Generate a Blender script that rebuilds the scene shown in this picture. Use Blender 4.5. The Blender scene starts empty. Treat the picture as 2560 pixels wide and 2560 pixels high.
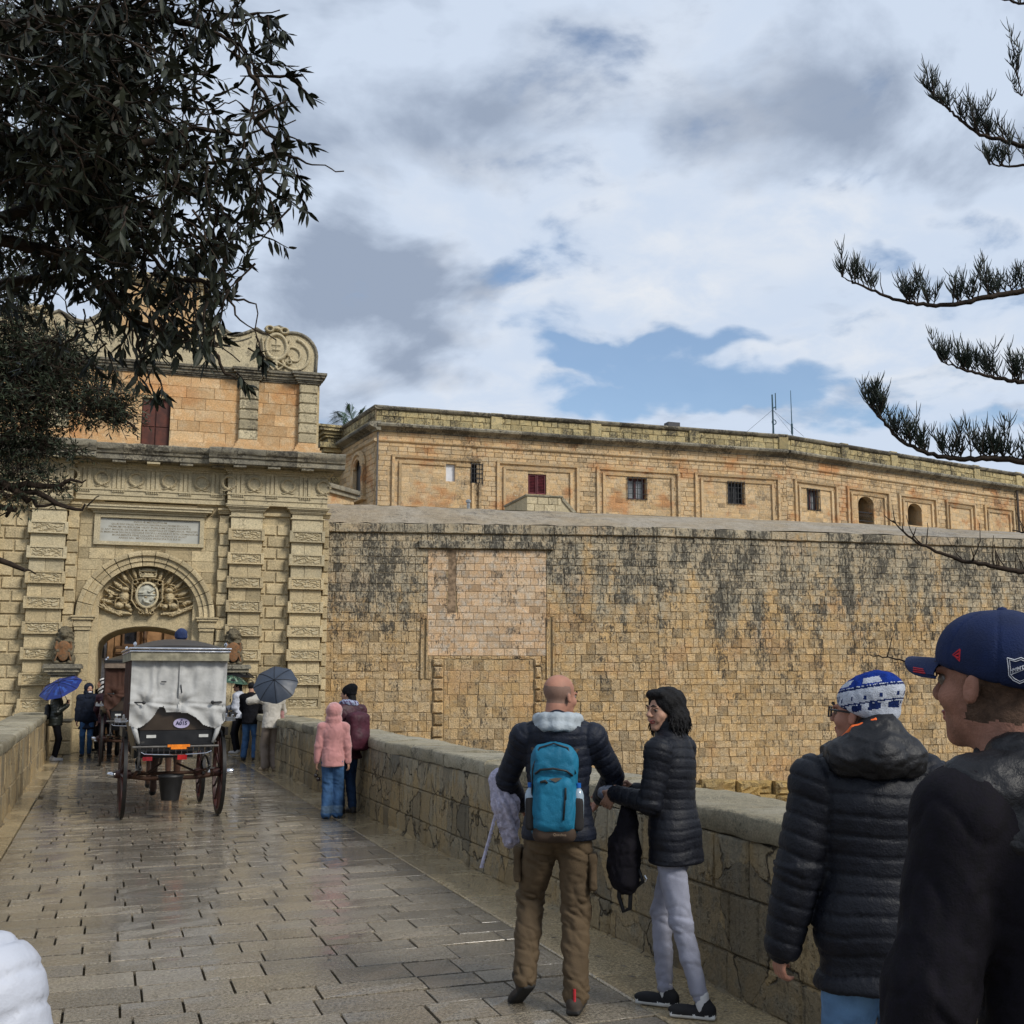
import bpy, math, random
import numpy as np
from mathutils import Vector, Matrix
R = math.radians
rnd = random.Random(7)
SC = bpy.context.scene
COL = SC.collection
# ------------------------------------------------------------ camera
FPX, YHOR, EYE = 2800.0, 1700.0, 1.66          # focal length and horizon row for a 2560 px frame
TH = math.atan((YHOR - 1280) / FPX)
YAW = math.atan((1280 - 270) / math.hypot(FPX, YHOR - 1280))
cam = bpy.data.cameras.new('camera')
cam.sensor_width = 36; cam.lens = 36 * FPX / 2560; cam.clip_start = 0.05; cam.clip_end = 3000
camo = bpy.data.objects.new('camera', cam); COL.objects.link(camo)
camo.location = (0, 0, EYE); camo.rotation_euler = (math.pi / 2 + TH, 0, -YAW)
SC.camera = camo
# ------------------------------------------------------------ view
SC.view_settings.view_transform = 'Standard'; SC.view_settings.look = 'None'
SC.view_settings.exposure = 0.0; SC.view_settings.gamma = 1.0
SC.view_settings.use_curve_mapping = False

def ray(px, py):
    u = (px - 1280) / FPX; v = (1280 - py) / FPX
    fw = math.cos(TH) - v * math.sin(TH); up = math.sin(TH) + v * math.cos(TH)
    c, s = math.cos(YAW), math.sin(YAW)
    return Vector((u * c + fw * s, -u * s + fw * c, up)), fw
def atD(px, py, D):                             # point seen at a photo position, D metres ahead
    r, fw = ray(px, py); return Vector((0, 0, EYE)) + r * (D / fw)
def atY(px, py, Y):
    r, fw = ray(px, py); return Vector((0, 0, EYE)) + r * (Y / r.y)
def atZ(px, py, Z=0.0):
    r, fw = ray(px, py); return Vector((0, 0, EYE)) + r * ((Z - EYE) / r.z)
# ------------------------------------------------------------ node helper
class NT:
    def __init__(s, tree): s.t = tree; s.n = tree.nodes; s.l = tree.links
    def new(s, typ, **kw):
        n = s.n.new(typ)
        for k, v in kw.items(): setattr(n, k, v)
        return n
    def link(s, a, b): s.l.new(a, b)
    def inp(s, sock, v):
        if v is None: return
        if isinstance(v, (int, float)): sock.default_value = v
        elif isinstance(v, (tuple, list)): sock.default_value = tuple(v) if len(v) != 3 or sock.type != 'RGBA' else tuple(v) + (1,)
        else: s.link(v, sock)
    def math(s, op, a, b=None, c=None, clamp=False):
        n = s.new('ShaderNodeMath', operation=op, use_clamp=clamp)
        for i, v in enumerate((a, b, c)): s.inp(n.inputs[i], v)
        return n.outputs[0]
    def vmath(s, op, a, b=None):
        n = s.new('ShaderNodeVectorMath', operation=op)
        s.inp(n.inputs[0], a); s.inp(n.inputs[1], b)
        return n.outputs['Value'] if op in ('DOT_PRODUCT', 'LENGTH', 'DISTANCE') else n.outputs[0]
    def mix(s, f, a, b, typ='RGBA', blend='MIX'):
        n = s.new('ShaderNodeMix', data_type=typ)
        if typ == 'RGBA': n.blend_type = blend; ia, ib, o = 6, 7, 2
        else: ia, ib, o = 2, 3, 0
        s.inp(n.inputs[0], f); s.inp(n.inputs[ia], a); s.inp(n.inputs[ib], b)
        return n.outputs[o]
    def noise(s, vec, scale, detail=4, rough=.55, dist=0.0, col=False):
        n = s.new('ShaderNodeTexNoise'); s.inp(n.inputs['Vector'], vec)
        n.inputs['Scale'].default_value = scale; n.inputs['Detail'].default_value = detail
        n.inputs['Roughness'].default_value = rough; n.inputs['Distortion'].default_value = dist
        return n.outputs['Color'] if col else n.outputs['Fac']
    def voro(s, vec, scale, feat='F1', out='Distance', rand=1.0):
        n = s.new('ShaderNodeTexVoronoi', feature=feat); s.inp(n.inputs['Vector'], vec)
        n.inputs['Scale'].default_value = scale; n.inputs['Randomness'].default_value = rand
        return n.outputs[out]
    def ramp(s, v, a, b, lo=0.0, hi=1.0):
        n = s.new('ShaderNodeMapRange', interpolation_type='SMOOTHSTEP')
        s.inp(n.inputs[0], v)
        for i, q in zip((1, 2, 3, 4), (a, b, lo, hi)): n.inputs[i].default_value = q
        return n.outputs[0]
    def scale(s, vec, sc):
        n = s.new('ShaderNodeVectorMath', operation='MULTIPLY'); s.inp(n.inputs[0], vec); n.inputs[1].default_value = sc
        return n.outputs[0]
# ------------------------------------------------------------ sky: pale broken cloud over blue
SUN_EL, SUN_ROT = R(38), R(148)                 # sun behind thin cloud, behind the right shoulder
world = bpy.data.worlds.new('World'); SC.world = world; world.use_nodes = True
W = NT(world.node_tree); W.n.clear()
tc = W.new('ShaderNodeTexCoord').outputs['Generated']
sky = W.new('ShaderNodeTexSky', sky_type='NISHITA', sun_disc=False)
sky.sun_elevation = SUN_EL; sky.sun_rotation = SUN_ROT; sky.air_density = 1.0; sky.dust_density = 0.6; sky.ozone_density = 1.5
sep = W.new('ShaderNodeSeparateXYZ'); W.link(tc, sep.inputs[0])
zz = W.math('MAXIMUM', sep.outputs[2], 0.0)
den = W.math('ADD', zz, 0.22)
cmb = W.new('ShaderNodeCombineXYZ')
W.link(W.math('DIVIDE', sep.outputs[0], den), cmb.inputs[0]); W.link(W.math('DIVIDE', sep.outputs[1], den), cmb.inputs[1])
lay = cmb.outputs[0]                            # the flat cloud layer seen in perspective
big = W.noise(lay, 0.9, 5, .5, .3); mid = W.noise(lay, 2.6, 7, .55, .4); fine = W.noise(lay, 7, 8, .6, .3)
lay2 = W.vmath('ADD', lay, (-.05, -.09, 0)); mid2 = W.noise(lay2, 2.6, 7, .55, .4); relief = W.math('MULTIPLY', W.math('SUBTRACT', mid, mid2), 2.6)
wcol = W.noise(tc, 3.2, 5, .55, 0, True)
warp = W.vmath('ADD', tc, W.scale(W.vmath('SUBTRACT', wcol, (.5, .5, .5)), (.30, .30, .30)))
def blobs(lst):
    tot = None
    for px, py, rx, ry, amt in lst:
        d = ray(px, py)[0].normalized()
        side = Vector((math.cos(YAW), -math.sin(YAW), 0)); upv = side.cross(d)
        df = W.vmath('SUBTRACT', warp, tuple(d))
        a = W.math('DIVIDE', W.vmath('DOT_PRODUCT', df, tuple(side)), rx / FPX)
        b = W.math('DIVIDE', W.vmath('DOT_PRODUCT', df, tuple(upv)), ry / FPX)
        front = W.math('GREATER_THAN', W.vmath('DOT_PRODUCT', tc, tuple(d)), 0.0)
        q = W.math('ADD', W.math('MULTIPLY', a, a), W.math('MULTIPLY', b, b))
        g = W.math('MULTIPLY', W.math('MULTIPLY', W.ramp(q, 0.15, 1.9, 1, 0), amt), front)
        tot = g if tot is None else W.math('ADD', tot, g)
    return tot
darkb = blobs([(1040, 760, 270, 200, .62), (960, 640, 130, 120, .3), (1220, 640, 110, 90, .25), (980, 250, 250, 200, .42), (1250, 200, 120, 200, .1), (1900, 320, 280, 170, .5), (780, 740, 260, 200, .35), (2350, 150, 400, 200, .4), (620, 200, 300, 200, .3), (1150, 900, 200, 90, .25), (860, 1010, 150, 60, .2), (1500, 80, 500, 130, .2)])
blueb = blobs([(1760, 1000, 280, 75, .9), (1620, 870, 230, 50, .8), (1950, 820, 260, 50, .55), (1480, 790, 220, 60, .5), (1350, 560, 200, 90, .3), (2050, 480, 250, 80, .3), (1250, 60, 250, 80, .3), (2150, 620, 90, 55, 1.0), (2420, 730, 260, 60, .5), (1950, 40, 700, 110, .05), (2300, 1110, 300, 50, .5), (2480, 560, 150, 80, .5), (2400, 300, 200, 120, .1)])
brib = blobs([(1480, 740, 330, 110, .6), (1600, 200, 300, 260, .25), (2200, 900, 420, 110, .55), (1250, 420, 350, 100, .3), (1250, 1000, 320, 90, .45), (2300, 520, 300, 60, .35), (1780, 560, 300, 120, .45)])
dk = W.math('ADD', darkb, W.math('ADD', W.ramp(big, .5, .68, 0, .25), W.math('MULTIPLY', W.math('SUBTRACT', mid, .5), 1.7)))
dk = W.math('ADD', W.math('SUBTRACT', dk, W.math('MULTIPLY', brib, .8)), relief)
dk = W.math('ADD', dk, W.math('MULTIPLY', W.math('SUBTRACT', fine, .5), .9), clamp=True)
cloud = W.mix(W.ramp(dk, -.25, 1.25), (.75, .86, 1.03), (.34, .415, .55))
cloud = W.mix(W.math('MULTIPLY', brib, W.ramp(fine, .35, .65), clamp=True), cloud, (.98, 1.0, 1.03))
blu = W.math('ADD', blueb, W.math('MULTIPLY', W.math('SUBTRACT', mid, .52), 2.6))
blu = W.math('ADD', blu, W.math('MULTIPLY', W.math('SUBTRACT', fine, .5), 1.6))
blu = W.ramp(blu, .20, .85, 0, .95)
bgc = W.new('ShaderNodeBackground'); W.link(cloud, bgc.inputs[0]); bgc.inputs[1].default_value = 0.87
bgs = W.new('ShaderNodeBackground'); W.link(sky.outputs[0], bgs.inputs[0]); bgs.inputs[1].default_value = 0.15
mx = W.new('ShaderNodeMixShader'); W.link(blu, mx.inputs[0]); W.link(bgc.outputs[0], mx.inputs[1]); W.link(bgs.outputs[0], mx.inputs[2])
wo = W.new('ShaderNodeOutputWorld'); W.link(mx.outputs[0], wo.inputs[0])
# ------------------------------------------------------------ sun through thin cloud
sl = bpy.data.lights.new('sun', 'SUN'); sl.energy = 2.9; sl.angle = R(16); sl.color = (1, .95, .86)
so = bpy.data.objects.new('sun', sl); COL.objects.link(so)
sd = Vector((math.sin(SUN_ROT) * math.cos(SUN_EL), math.cos(SUN_ROT) * math.cos(SUN_EL), math.sin(SUN_EL)))
so.rotation_euler = (-sd).to_track_quat('-Z', 'Y').to_euler(); so.location = sd * 60
# ------------------------------------------------------------ materials
def mat(name, base=(.5, .5, .5), rough=.6, spec=.5, metal=0.0, coat=0.0):
    m = bpy.data.materials.new(name); m.use_nodes = True
    T = NT(m.node_tree); b = m.node_tree.nodes['Principled BSDF']
    if isinstance(base, tuple): b.inputs['Base Color'].default_value = base + (1,)
    b.inputs['Roughness'].default_value = rough; b.inputs['Specular IOR Level'].default_value = spec
    b.inputs['Metallic'].default_value = metal; b.inputs['Coat Weight'].default_value = coat
    return m, T, b
def simple(name, c, rough=.6, spec=.4, metal=0, var=.25, vs=12, bump=.0, bs=60, coat=0, sheen=0, coord='Object'):
    m, T, b = mat(name, c, rough, spec, metal, coat)
    o = T.new('ShaderNodeTexCoord').outputs[coord]
    nz = T.noise(o, vs, 4, .6)
    col = T.mix(T.ramp(nz, .3, .7), tuple(x * (1 - var) for x in c), tuple(min(1, x * (1 + var)) for x in c))
    T.link(col, b.inputs['Base Color'])
    T.link(T.ramp(nz, .25, .75, max(0.03, rough - .08), min(1, rough + .08)), b.inputs['Roughness'])
    if bump:
        bn = T.new('ShaderNodeBump'); bn.inputs['Strength'].default_value = bump; bn.inputs['Distance'].default_value = .01
        T.link(T.noise(o, bs, 3, .6), bn.inputs['Height']); T.link(bn.outputs[0], b.inputs['Normal'])
    if sheen: b.inputs['Sheen Weight'].default_value = sheen
    return m
def stone(name, ca, cb, cc, dark=(.045, .04, .033), streak=.5, zr=(0, 6, 0, 1), pit=.5, lich=0.0, bump=.5, rough=.85, scale=1.0, blotch=.5, orange=0.0, sscale=(4.5, 4.5, .55), wet=0.0, tvar=.34, gain=1.0, speck=0.0, grey=0.0, crack=0.0):
    """weathered limestone; reads the per-block 'tint' attribute (value, hue, wear)"""
    m, T, b = mat(name, ca, rough, .25)
    P = T.new('ShaderNodeNewGeometry').outputs['Position']
    at = T.new('ShaderNodeAttribute', attribute_name='tint'); s3 = T.new('ShaderNodeSeparateXYZ'); T.link(at.outputs['Vector'], s3.inputs[0])
    tv, th, tw = s3.outputs
    n1 = T.noise(P, .9 * scale, 5, .6); n2 = T.noise(P, 5.5 * scale, 6, .65); n3 = T.noise(P, 32 * scale, 5, .7)
    h = T.math('ADD', T.math('MULTIPLY', th, .7), T.math('MULTIPLY', T.math('SUBTRACT', n1, .5), 2.2), clamp=True)
    col = T.mix(h, ca, cb)
    col = T.mix(T.ramp(n2, .42, .68, 0, .8), col, cc)
    if orange:
        no = T.noise(T.scale(P, (1, 1, 1.3)), .75 * scale, 4, .6)
        col = T.mix(T.ramp(no, .52, .68, 0, orange), col, (.50, .215, .075))
    val = T.math('ADD', T.ramp(tv, 0.0, .16, .62, .80), T.math('MULTIPLY', tv, tvar))
    val = T.math('MULTIPLY', T.math('MULTIPLY', val, T.ramp(n3, .25, .75, .70, 1.25)), gain)
    vv = T.new('ShaderNodeCombineXYZ')
    for i in range(3): T.link(val, vv.inputs[i])
    col = T.mix(1.0, col, vv.outputs[0], blend='MULTIPLY')
    # dark lichen: vertical runs and blotches, both with ragged edges
    st = T.noise(T.scale(P, sscale), 1.0, 7, .68, .25)
    rag = T.noise(P, 17 * scale, 5, .75)
    spz = T.new('ShaderNodeSeparateXYZ'); T.link(P, spz.inputs[0])
    zm = T.ramp(spz.outputs[2], *zr)
    bl = T.noise(P, 2.1 * scale, 6, .7, .2)
    sm = T.math('ADD', T.math('MULTIPLY', T.math('SUBTRACT', st, .5), 1.6), T.math('MULTIPLY', T.math('SUBTRACT', bl, .5), 1.5 * blotch))
    sm = T.math('ADD', sm, T.math('MULTIPLY', T.math('SUBTRACT', zm, .5), .5))
    run_ = T.noise(T.scale(P, (sscale[0] * .28, sscale[1] * .28, sscale[2] * .22)), 1.0, 3, .5)
    sm = T.math('ADD', sm, T.math('MULTIPLY', T.math('SUBTRACT', run_, .5), 1.5))
    sm = T.math('ADD', sm, T.math('MULTIPLY', T.math('SUBTRACT', rag, .5), 2.3))
    sm = T.math('ADD', sm, T.math('MULTIPLY', T.math('SUBTRACT', tw, .5), .30))
    sf = T.math('MULTIPLY', T.ramp(sm, .34 - .45 * streak, .62 - .3 * streak), min(1, .45 + .6 * streak))
    col = T.mix(sf, col, dark)
    if lich:
        v1 = T.voro(T.vmath('ADD', P, T.scale(T.noise(P, 6, 3, .6, 0, True), (.2, .2, .2))), 11)
        wl = T.math('MULTIPLY', T.ramp(v1, .16, .26, 1, 0), T.ramp(T.noise(P, .8, 3, .5), .47, .6, 0, lich))
        col = T.mix(wl, col, (.52, .47, .36))
    if grey:                                      # pale crust of old lichen, thickest near the top
        gz = T.math('ADD', T.math('MULTIPLY', T.math('SUBTRACT', zm, .62), 1.3), T.math('ADD', T.math('MULTIPLY', T.math('SUBTRACT', run_, .5), 1.6), T.math('MULTIPLY', T.math('SUBTRACT', n2, .5), .9)))
        col = T.mix(T.ramp(gz, .0, .35, 0, grey), col, (.43, .41, .33))
    if speck:                                     # pitted, black flecked skin; some blocks stay clean
        sn = T.noise(T.scale(P, (21 * scale, 21 * scale, 9.5 * scale)), 1.0, 4, .72, .5)
        zo = T.math('ADD', T.math('MULTIPLY', T.math('SUBTRACT', bl, .5), 1.0), T.math('ADD', T.math('MULTIPLY', T.math('SUBTRACT', zm, .5), .30), T.math('MULTIPLY', T.math('SUBTRACT', tw, .45), .26)))
        zo = T.math('ADD', zo, T.math('MULTIPLY', T.math('SUBTRACT', run_, .5), 1.1))
        col = T.mix(T.ramp(T.math('ADD', sn, T.math('MULTIPLY', zo, .42)), .545, .66, 0, speck), col, tuple(x * 1.1 for x in dark))
    if crack:
        cv = T.vmath('ADD', T.scale(P, (1, 1, .8)), T.scale(T.noise(P, 3.5, 4, .6, 0, True), (.28, .28, .28)))
        ce = T.voro(cv, 3.1, 'DISTANCE_TO_EDGE'); ccell = T.voro(cv, 3.1, 'F1', 'Color')
        sc_ = T.new('ShaderNodeSeparateXYZ'); T.link(ccell, sc_.inputs[0])
        col = T.mix(T.math('MULTIPLY', sc_.outputs[0], .45), col, (.40, .27, .11)); col = T.mix(T.math('MULTIPLY', T.math('POWER', sc_.outputs[1], 3.0), .6), col, (.10, .09, .07))
        ck = T.math('MULTIPLY', T.ramp(ce, .0, .035, crack, 0), T.ramp(n1, .42, .55)); col = T.mix(ck, col, (.04, .033, .024))
    pv = T.voro(T.vmath('ADD', P, T.scale(T.noise(P, 14 * scale, 3, .6, 0, True), (.09, .09, .09))), 24 * scale)
    pits = T.math('MULTIPLY', T.ramp(pv, .10, .30, 1, 0), T.ramp(n2, .40, .62))
    col = T.mix(T.math('MULTIPLY', pits, pit), col, tuple(x * .32 for x in ca))
    T.link(col, b.inputs['Base Color'])
    hgt = T.math('SUBTRACT', T.math('ADD', n3, T.math('MULTIPLY', n2, 1.3)), T.math('MULTIPLY', pits, 1.5))
    if crack: hgt = T.math('SUBTRACT', hgt, T.math('MULTIPLY', ck, 2.0))
    bn = T.new('ShaderNodeBump'); bn.inputs['Strength'].default_value = bump; bn.inputs['Distance'].default_value = .035 / scale
    T.link(hgt, bn.inputs['Height']); T.link(bn.outputs[0], b.inputs['Normal'])
    if wet:
        T.link(T.ramp(n1, .35, .65, rough, rough * (1 - wet)), b.inputs['Roughness'])
    return m
# ------------------------------------------------------------ objects
def tag(o, label=None, cat=None, group=None, kind=None):
    if label: o['label'] = label
    if cat: o['category'] = cat
    if group: o['group'] = group
    if kind: o['kind'] = kind
    return o
def empty(name, loc=(0, 0, 0), rz=0.0, label=None, cat=None, group=None, kind=None):
    o = bpy.data.objects.new(name, None); o.empty_display_size = .1; COL.objects.link(o)
    o.location = loc; o.rotation_euler = (0, 0, rz)
    return tag(o, label, cat, group, kind)
def link(name, me, parent=None, kind=None, label=None):
    o = bpy.data.objects.new(name, me); COL.objects.link(o)
    if parent: o.parent = parent
    return tag(o, label, None, None, kind)
class MB:
    """collects polygons; each vertex carries a tint"""
    def __init__(s): s.v = []; s.f = []; s.t = []; s.m = []; s.mi = 0
    def add(s, verts, faces, tint=(.5, .5, .5)):
        o = len(s.v); s.v.extend([tuple(p) for p in verts]); s.t.extend([tint] * len(verts))
        s.f.extend([tuple(o + i for i in f) for f in faces]); s.m.extend([s.mi] * len(faces)); return s
    def box(s, x0, x1, y0, y1, z0, z1, tint=(.5, .5, .5), M=None):
        v = [(x, y, z) for z in (z0, z1) for y in (y0, y1) for x in (x0, x1)]
        if M: v = [tuple(M @ Vector(p)) for p in v]
        return s.add(v, [(0, 2, 3, 1), (4, 5, 7, 6), (0, 1, 5, 4), (2, 6, 7, 3), (0, 4, 6, 2), (1, 3, 7, 5)], tint)
    def tube(s, pts, rad, n=8, cap=True, tint=(.5, .5, .5), flat=1.0):
        pts = [Vector(p) for p in pts]; k = len(pts)
        if not isinstance(rad, (list, tuple)): rad = [rad] * k
        up = None; vs = []
        for i, p in enumerate(pts):
            d = (pts[min(i + 1, k - 1)] - pts[max(i - 1, 0)])
            d = d.normalized() if d.length > 1e-9 else Vector((0, 0, 1))
            if up is None: up = Vector((0, 0, 1)) if abs(d.z) < .9 else Vector((1, 0, 0))
            a = d.cross(up)
            a = a.normalized() if a.length > 1e-6 else d.orthogonal().normalized()
            b = a.cross(d).normalized(); up = b
            for j in range(n):
                t = 2 * math.pi * j / n
                vs.append(p + a * (rad[i] * math.cos(t)) + b * (rad[i] * flat * math.sin(t)))
        fs = [(i * n + j, i * n + (j + 1) % n, (i + 1) * n + (j + 1) % n, (i + 1) * n + j) for i in range(k - 1) for j in range(n)]
        if cap: fs += [tuple(range(n))[::-1], tuple(range((k - 1) * n, k * n))]
        return s.add(vs, fs, tint)
    def lathe(s, prof, n=16, c=(0, 0, 0), axis='z', tint=(.5, .5, .5), a0=0, a1=2 * math.pi):
        full = abs(a1 - a0 - 2 * math.pi) < 1e-6; m = n if full else n + 1; vs = []
        for r, h in prof:
            for j in range(m):
                t = a0 + (a1 - a0) * j / n; x, y = r * math.cos(t), r * math.sin(t)
                p = {'z': (x, y, h), 'x': (h, x, y), 'y': (x, h, y)}[axis]
                vs.append((c[0] + p[0], c[1] + p[1], c[2] + p[2]))
        fs = []
        for i in range(len(prof) - 1):
            for j in range(n if full else n):
                a, b2 = i * m + j, i * m + (j + 1) % m
                fs.append((a, b2, b2 + m, a + m))
        return s.add(vs, fs, tint)
    def prism(s, poly, y0, y1, axis='y', tint=(.5, .5, .5)):
        """poly: list of (a,b) in the plane; extruded along axis"""
        n = len(poly); vs = []
        for h in (y0, y1):
            for a, b in poly: vs.append({'y': (a, h, b), 'x': (h, a, b), 'z': (a, b, h)}[axis])
        fs = [tuple(range(n)), tuple(range(2 * n - 1, n - 1, -1))] + [(i, i + n, (i + 1) % n + n, (i + 1) % n) for i in range(n)]
        return s.add(vs, fs, tint)
    def mesh(s, name, mats, smooth=False, fix=True):
        me = bpy.data.meshes.new(name); me.from_pydata(s.v, [], s.f)
        if not isinstance(mats, (list, tuple)): mats = [mats]
        for m in mats: me.materials.append(m)
        if len(mats) > 1: me.polygons.foreach_set('material_index', s.m)
        a = me.attributes.new('tint', 'FLOAT_VECTOR', 'POINT'); a.data.foreach_set('vector', np.array(s.t, dtype=np.float32).ravel())
        if fix:
            import bmesh
            bm = bmesh.new(); bm.from_mesh(me); bmesh.ops.recalc_face_normals(bm, faces=bm.faces); bm.to_mesh(me); bm.free()
        if smooth is True: me.polygons.foreach_set('use_smooth', [True] * len(me.polygons))
        elif smooth:
            me.polygons.foreach_set('use_smooth', [True] * len(me.polygons))
            me.set_sharp_from_angle(angle=R(smooth))
        me.update(); return me
    def build(s, name, mats, parent=None, smooth=False, kind=None, label=None, fix=True):
        return link(name, s.mesh(name, mats, smooth, fix), parent, kind, label)
def tint(r=rnd): return (r.random(), r.random(), r.random())
def block(mb, fr, u0, u1, v0, v1, d, back=0.0, ch=.012, rough=.006, nu=2, nv=2, tn=None, skew=None):
    """one dressed stone: chamfered edge, uneven face. fr(u, w, v) maps to space, w = outwards"""
    tn = tn or tint(); us = [u0 + ch + (u1 - u0 - 2 * ch) * i / nu for i in range(nu + 1)]; vs_ = [v0 + ch + (v1 - v0 - 2 * ch) * j / nv for j in range(nv + 1)]
    V = [fr(u0, back, v0), fr(u1, back, v0), fr(u1, back, v1), fr(u0, back, v1)]
    d2 = d - ch
    V += [fr(u0, d2, v0), fr(u1, d2, v0), fr(u1, d2, v1), fr(u0, d2, v1)]
    g = len(V)
    for v in vs_:
        for u in us: V.append(fr(u, d + rnd.uniform(-rough, rough), v))
    n = nu + 1
    F = [(0, 1, 5, 4), (1, 2, 6, 5), (2, 3, 7, 6), (3, 0, 4, 7)]
    F += [(4, 5) + tuple(g + i for i in range(nu, -1, -1)), (5, 6) + tuple(g + j * n + nu for j in range(nv, -1, -1)),
          (6, 7) + tuple(g + nv * n + i for i in range(0, nu + 1)), (7, 4) + tuple(g + j * n for j in range(0, nv + 1))]
    for j in range(nv):
        for i in range(nu):
            a = g + j * n + i; F.append((a, a + 1, a + n + 1, a + n))
    mb.add(V, F, tn)
def courses(u0, u1, v0, v1, h, w, joint=.008, hv=.15, wv=.3, cut=None, r=rnd, stretch=None):
    """random ashlar: list of (u0,u1,v0,v1)"""
    out = []; n = max(1, round((v1 - v0) / h)); hs = [1 + r.uniform(-hv, hv) for _ in range(n)]; sm = sum(hs); v = v0
    for k in range(n):
        hh = (v1 - v0) * hs[k] / sm; u = u0 - r.random() * w
        while u < u1 - 1e-4:
            ww = w * (1 + r.uniform(-wv, wv)) * (stretch(u) if stretch else 1.0)
            a, b = max(u, u0), min(u + ww, u1)
            if u1 - b < .3 * w: b = u1; ww = u1 - u + 1
            if b - a > .25 * w or (b == u1 and a == u0): 
                q = (a + joint / 2, b - joint / 2, v + joint / 2, v + hh - joint / 2)
                if not cut or not cut(*q): out.append(q)
            elif out and a < b: 
                pass
            u += ww
        v += hh
    return out
def place(rects, fr, mats, parent, name, d, limit=300, see=None, rest='rubble_course', tf=None, **kw):
    """the largest-looking stones become objects, the others one joined part"""
    cp = Vector((0, 0, EYE)); sc = []
    for q in rects:
        c = fr((q[0] + q[1]) / 2, 0, (q[2] + q[3]) / 2); c = Vector(c)
        cw = parent.matrix_world @ c if parent else c
        s = (q[1] - q[0]) * (q[3] - q[2]) / max(.5, (cw - cp).length) ** 2
        if see and not see(cw): s *= 1e-4
        sc.append(s)
    order = sorted(range(len(rects)), key=lambda i: -sc[i]); single = set(order[:limit])
    rm = MB()
    for i, q in enumerate(rects):
        dd = d(q) if callable(d) else d
        tn = tf(q) if tf else None
        if i in single:
            mb = MB(); block(mb, fr, *q, dd, tn=tn, **kw); mb.build(name, mats, parent, fix=False)
        else: block(rm, fr, *q, dd, tn=tn, **kw)
    if rm.v: rm.build(rest, mats, parent, kind='stuff', fix=False)
def inframe(p, m=60):
    c, s = math.cos(YAW), math.sin(YAW); u = p.x * c - p.y * s; f = p.x * s + p.y * c; w = p.z - EYE
    zc = f * math.cos(TH) + w * math.sin(TH); yc = -f * math.sin(TH) + w * math.cos(TH)
    if zc < .1: return False
    x = 1280 + FPX * u / zc; y = 1280 - FPX * yc / zc
    return -m < x < 2560 + m and -m < y < 2560 + m
# ============================================================ stone materials
M = {}
M['gate'] = stone('gate_limestone', (.52, .415, .245), (.56, .46, .285), (.44, .36, .225), streak=.12, zr=(0, 9, .1, .5), pit=.5, bump=.6, blotch=.4)
M['gate_pale'] = stone('gate_pale_limestone', (.50, .42, .27), (.54, .46, .30), (.43, .37, .25), streak=.18, zr=(5, 8, .3, .75), pit=.3, bump=.4, blotch=.4)
M['gate_up'] = stone('orange_rendered_limestone', (.56, .33, .15), (.60, .41, .22), (.62, .46, .28), streak=.06, zr=(7, 10, 0, .5), pit=.25, bump=.35, orange=.5, blotch=.3)
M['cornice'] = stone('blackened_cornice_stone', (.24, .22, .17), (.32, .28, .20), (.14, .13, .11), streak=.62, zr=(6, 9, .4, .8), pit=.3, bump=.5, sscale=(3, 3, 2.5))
M['wall'] = stone('curtain_wall_limestone', (.58, .39, .185), (.52, .395, .235), (.54, .43, .28), dark=(.055, .05, .042), streak=.40, zr=(-.5, 5.6, -.1, 1.0), pit=.8, bump=.9, orange=.26, sscale=(7.5, 7.5, 1.3), blotch=1.0, tvar=.30, speck=.85, grey=.5)
M['wall_new'] = stone('smooth_pinkish_ashlar', (.60, .40, .23), (.58, .43, .28), (.56, .50, .41), streak=.22, zr=(1, 5.5, 0, .5), pit=.4, bump=.4, blotch=.5, speck=.75, grey=.5)
M['palace'] = stone('palace_limestone', (.62, .425, .22), (.58, .44, .27), (.50, .40, .27), streak=.20, zr=(6, 12, .2, .6), pit=.5, bump=.5, orange=.7, lich=.75, sscale=(2.2, 2.2, .5), tvar=.25, speck=.5)
M['palace_top'] = stone('palace_parapet_stone', (.48, .38, .19), (.48, .39, .21), (.34, .30, .18), streak=.42, zr=(6, 12, .4, .6), pit=.5, bump=.7, sscale=(2.5, 2.5, 1.5), speck=.8)
M['parapet'] = stone('mossy_parapet_stone', (.42, .31, .165), (.35, .29, .19), (.30, .27, .20), dark=(.04, .036, .028), streak=.58, zr=(0, .95, .0, 1.0), pit=.5, bump=1.0, scale=1.7, sscale=(22, 22, 1.5), blotch=.9, tvar=.22, crack=.85, grey=.5)
M['parapet_top'] = stone('weathered_coping_stone', (.36, .31, .21), (.42, .38, .29), (.27, .245, .17), dark=(.06, .06, .04), streak=.38, zr=(-5, 5, .4, .6), pit=.5, bump=1.0, scale=2.6, sscale=(4, 4, 4), rough=.75, wet=.2)
M['parapet_left'] = stone('pale_parapet_stone', (.46, .34, .185), (.44, .36, .23), (.38, .34, .24), streak=.30, zr=(0, .95, .0, 1.0), pit=.4, bump=1.0, scale=1.6, sscale=(16, 16, 1.2), crack=.4)
M['rock'] = stone('ochre_bedrock', (.42, .28, .10), (.34, .25, .12), (.26, .20, .11), streak=.25, zr=(-5, 0, 0, .5), pit=.8, bump=1.0, scale=.8, orange=.5)
M['walk'] = stone('rampart_slope_render', (.36, .28, .18), (.42, .37, .29), (.26, .21, .14), streak=.4, zr=(5, 7, .4, .6), pit=.5, bump=.9, rough=.6, sscale=(1.3, 1.3, 1.3), wet=.3)
M['mortar'] = simple('dark_mortar', (.11, .085, .05), .95, .1, bump=.5, coord='Object')
M['mortar_pale'] = simple('pale_mortar', (.33, .25, .145), .95, .1, bump=.5, coord='Object')
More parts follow.
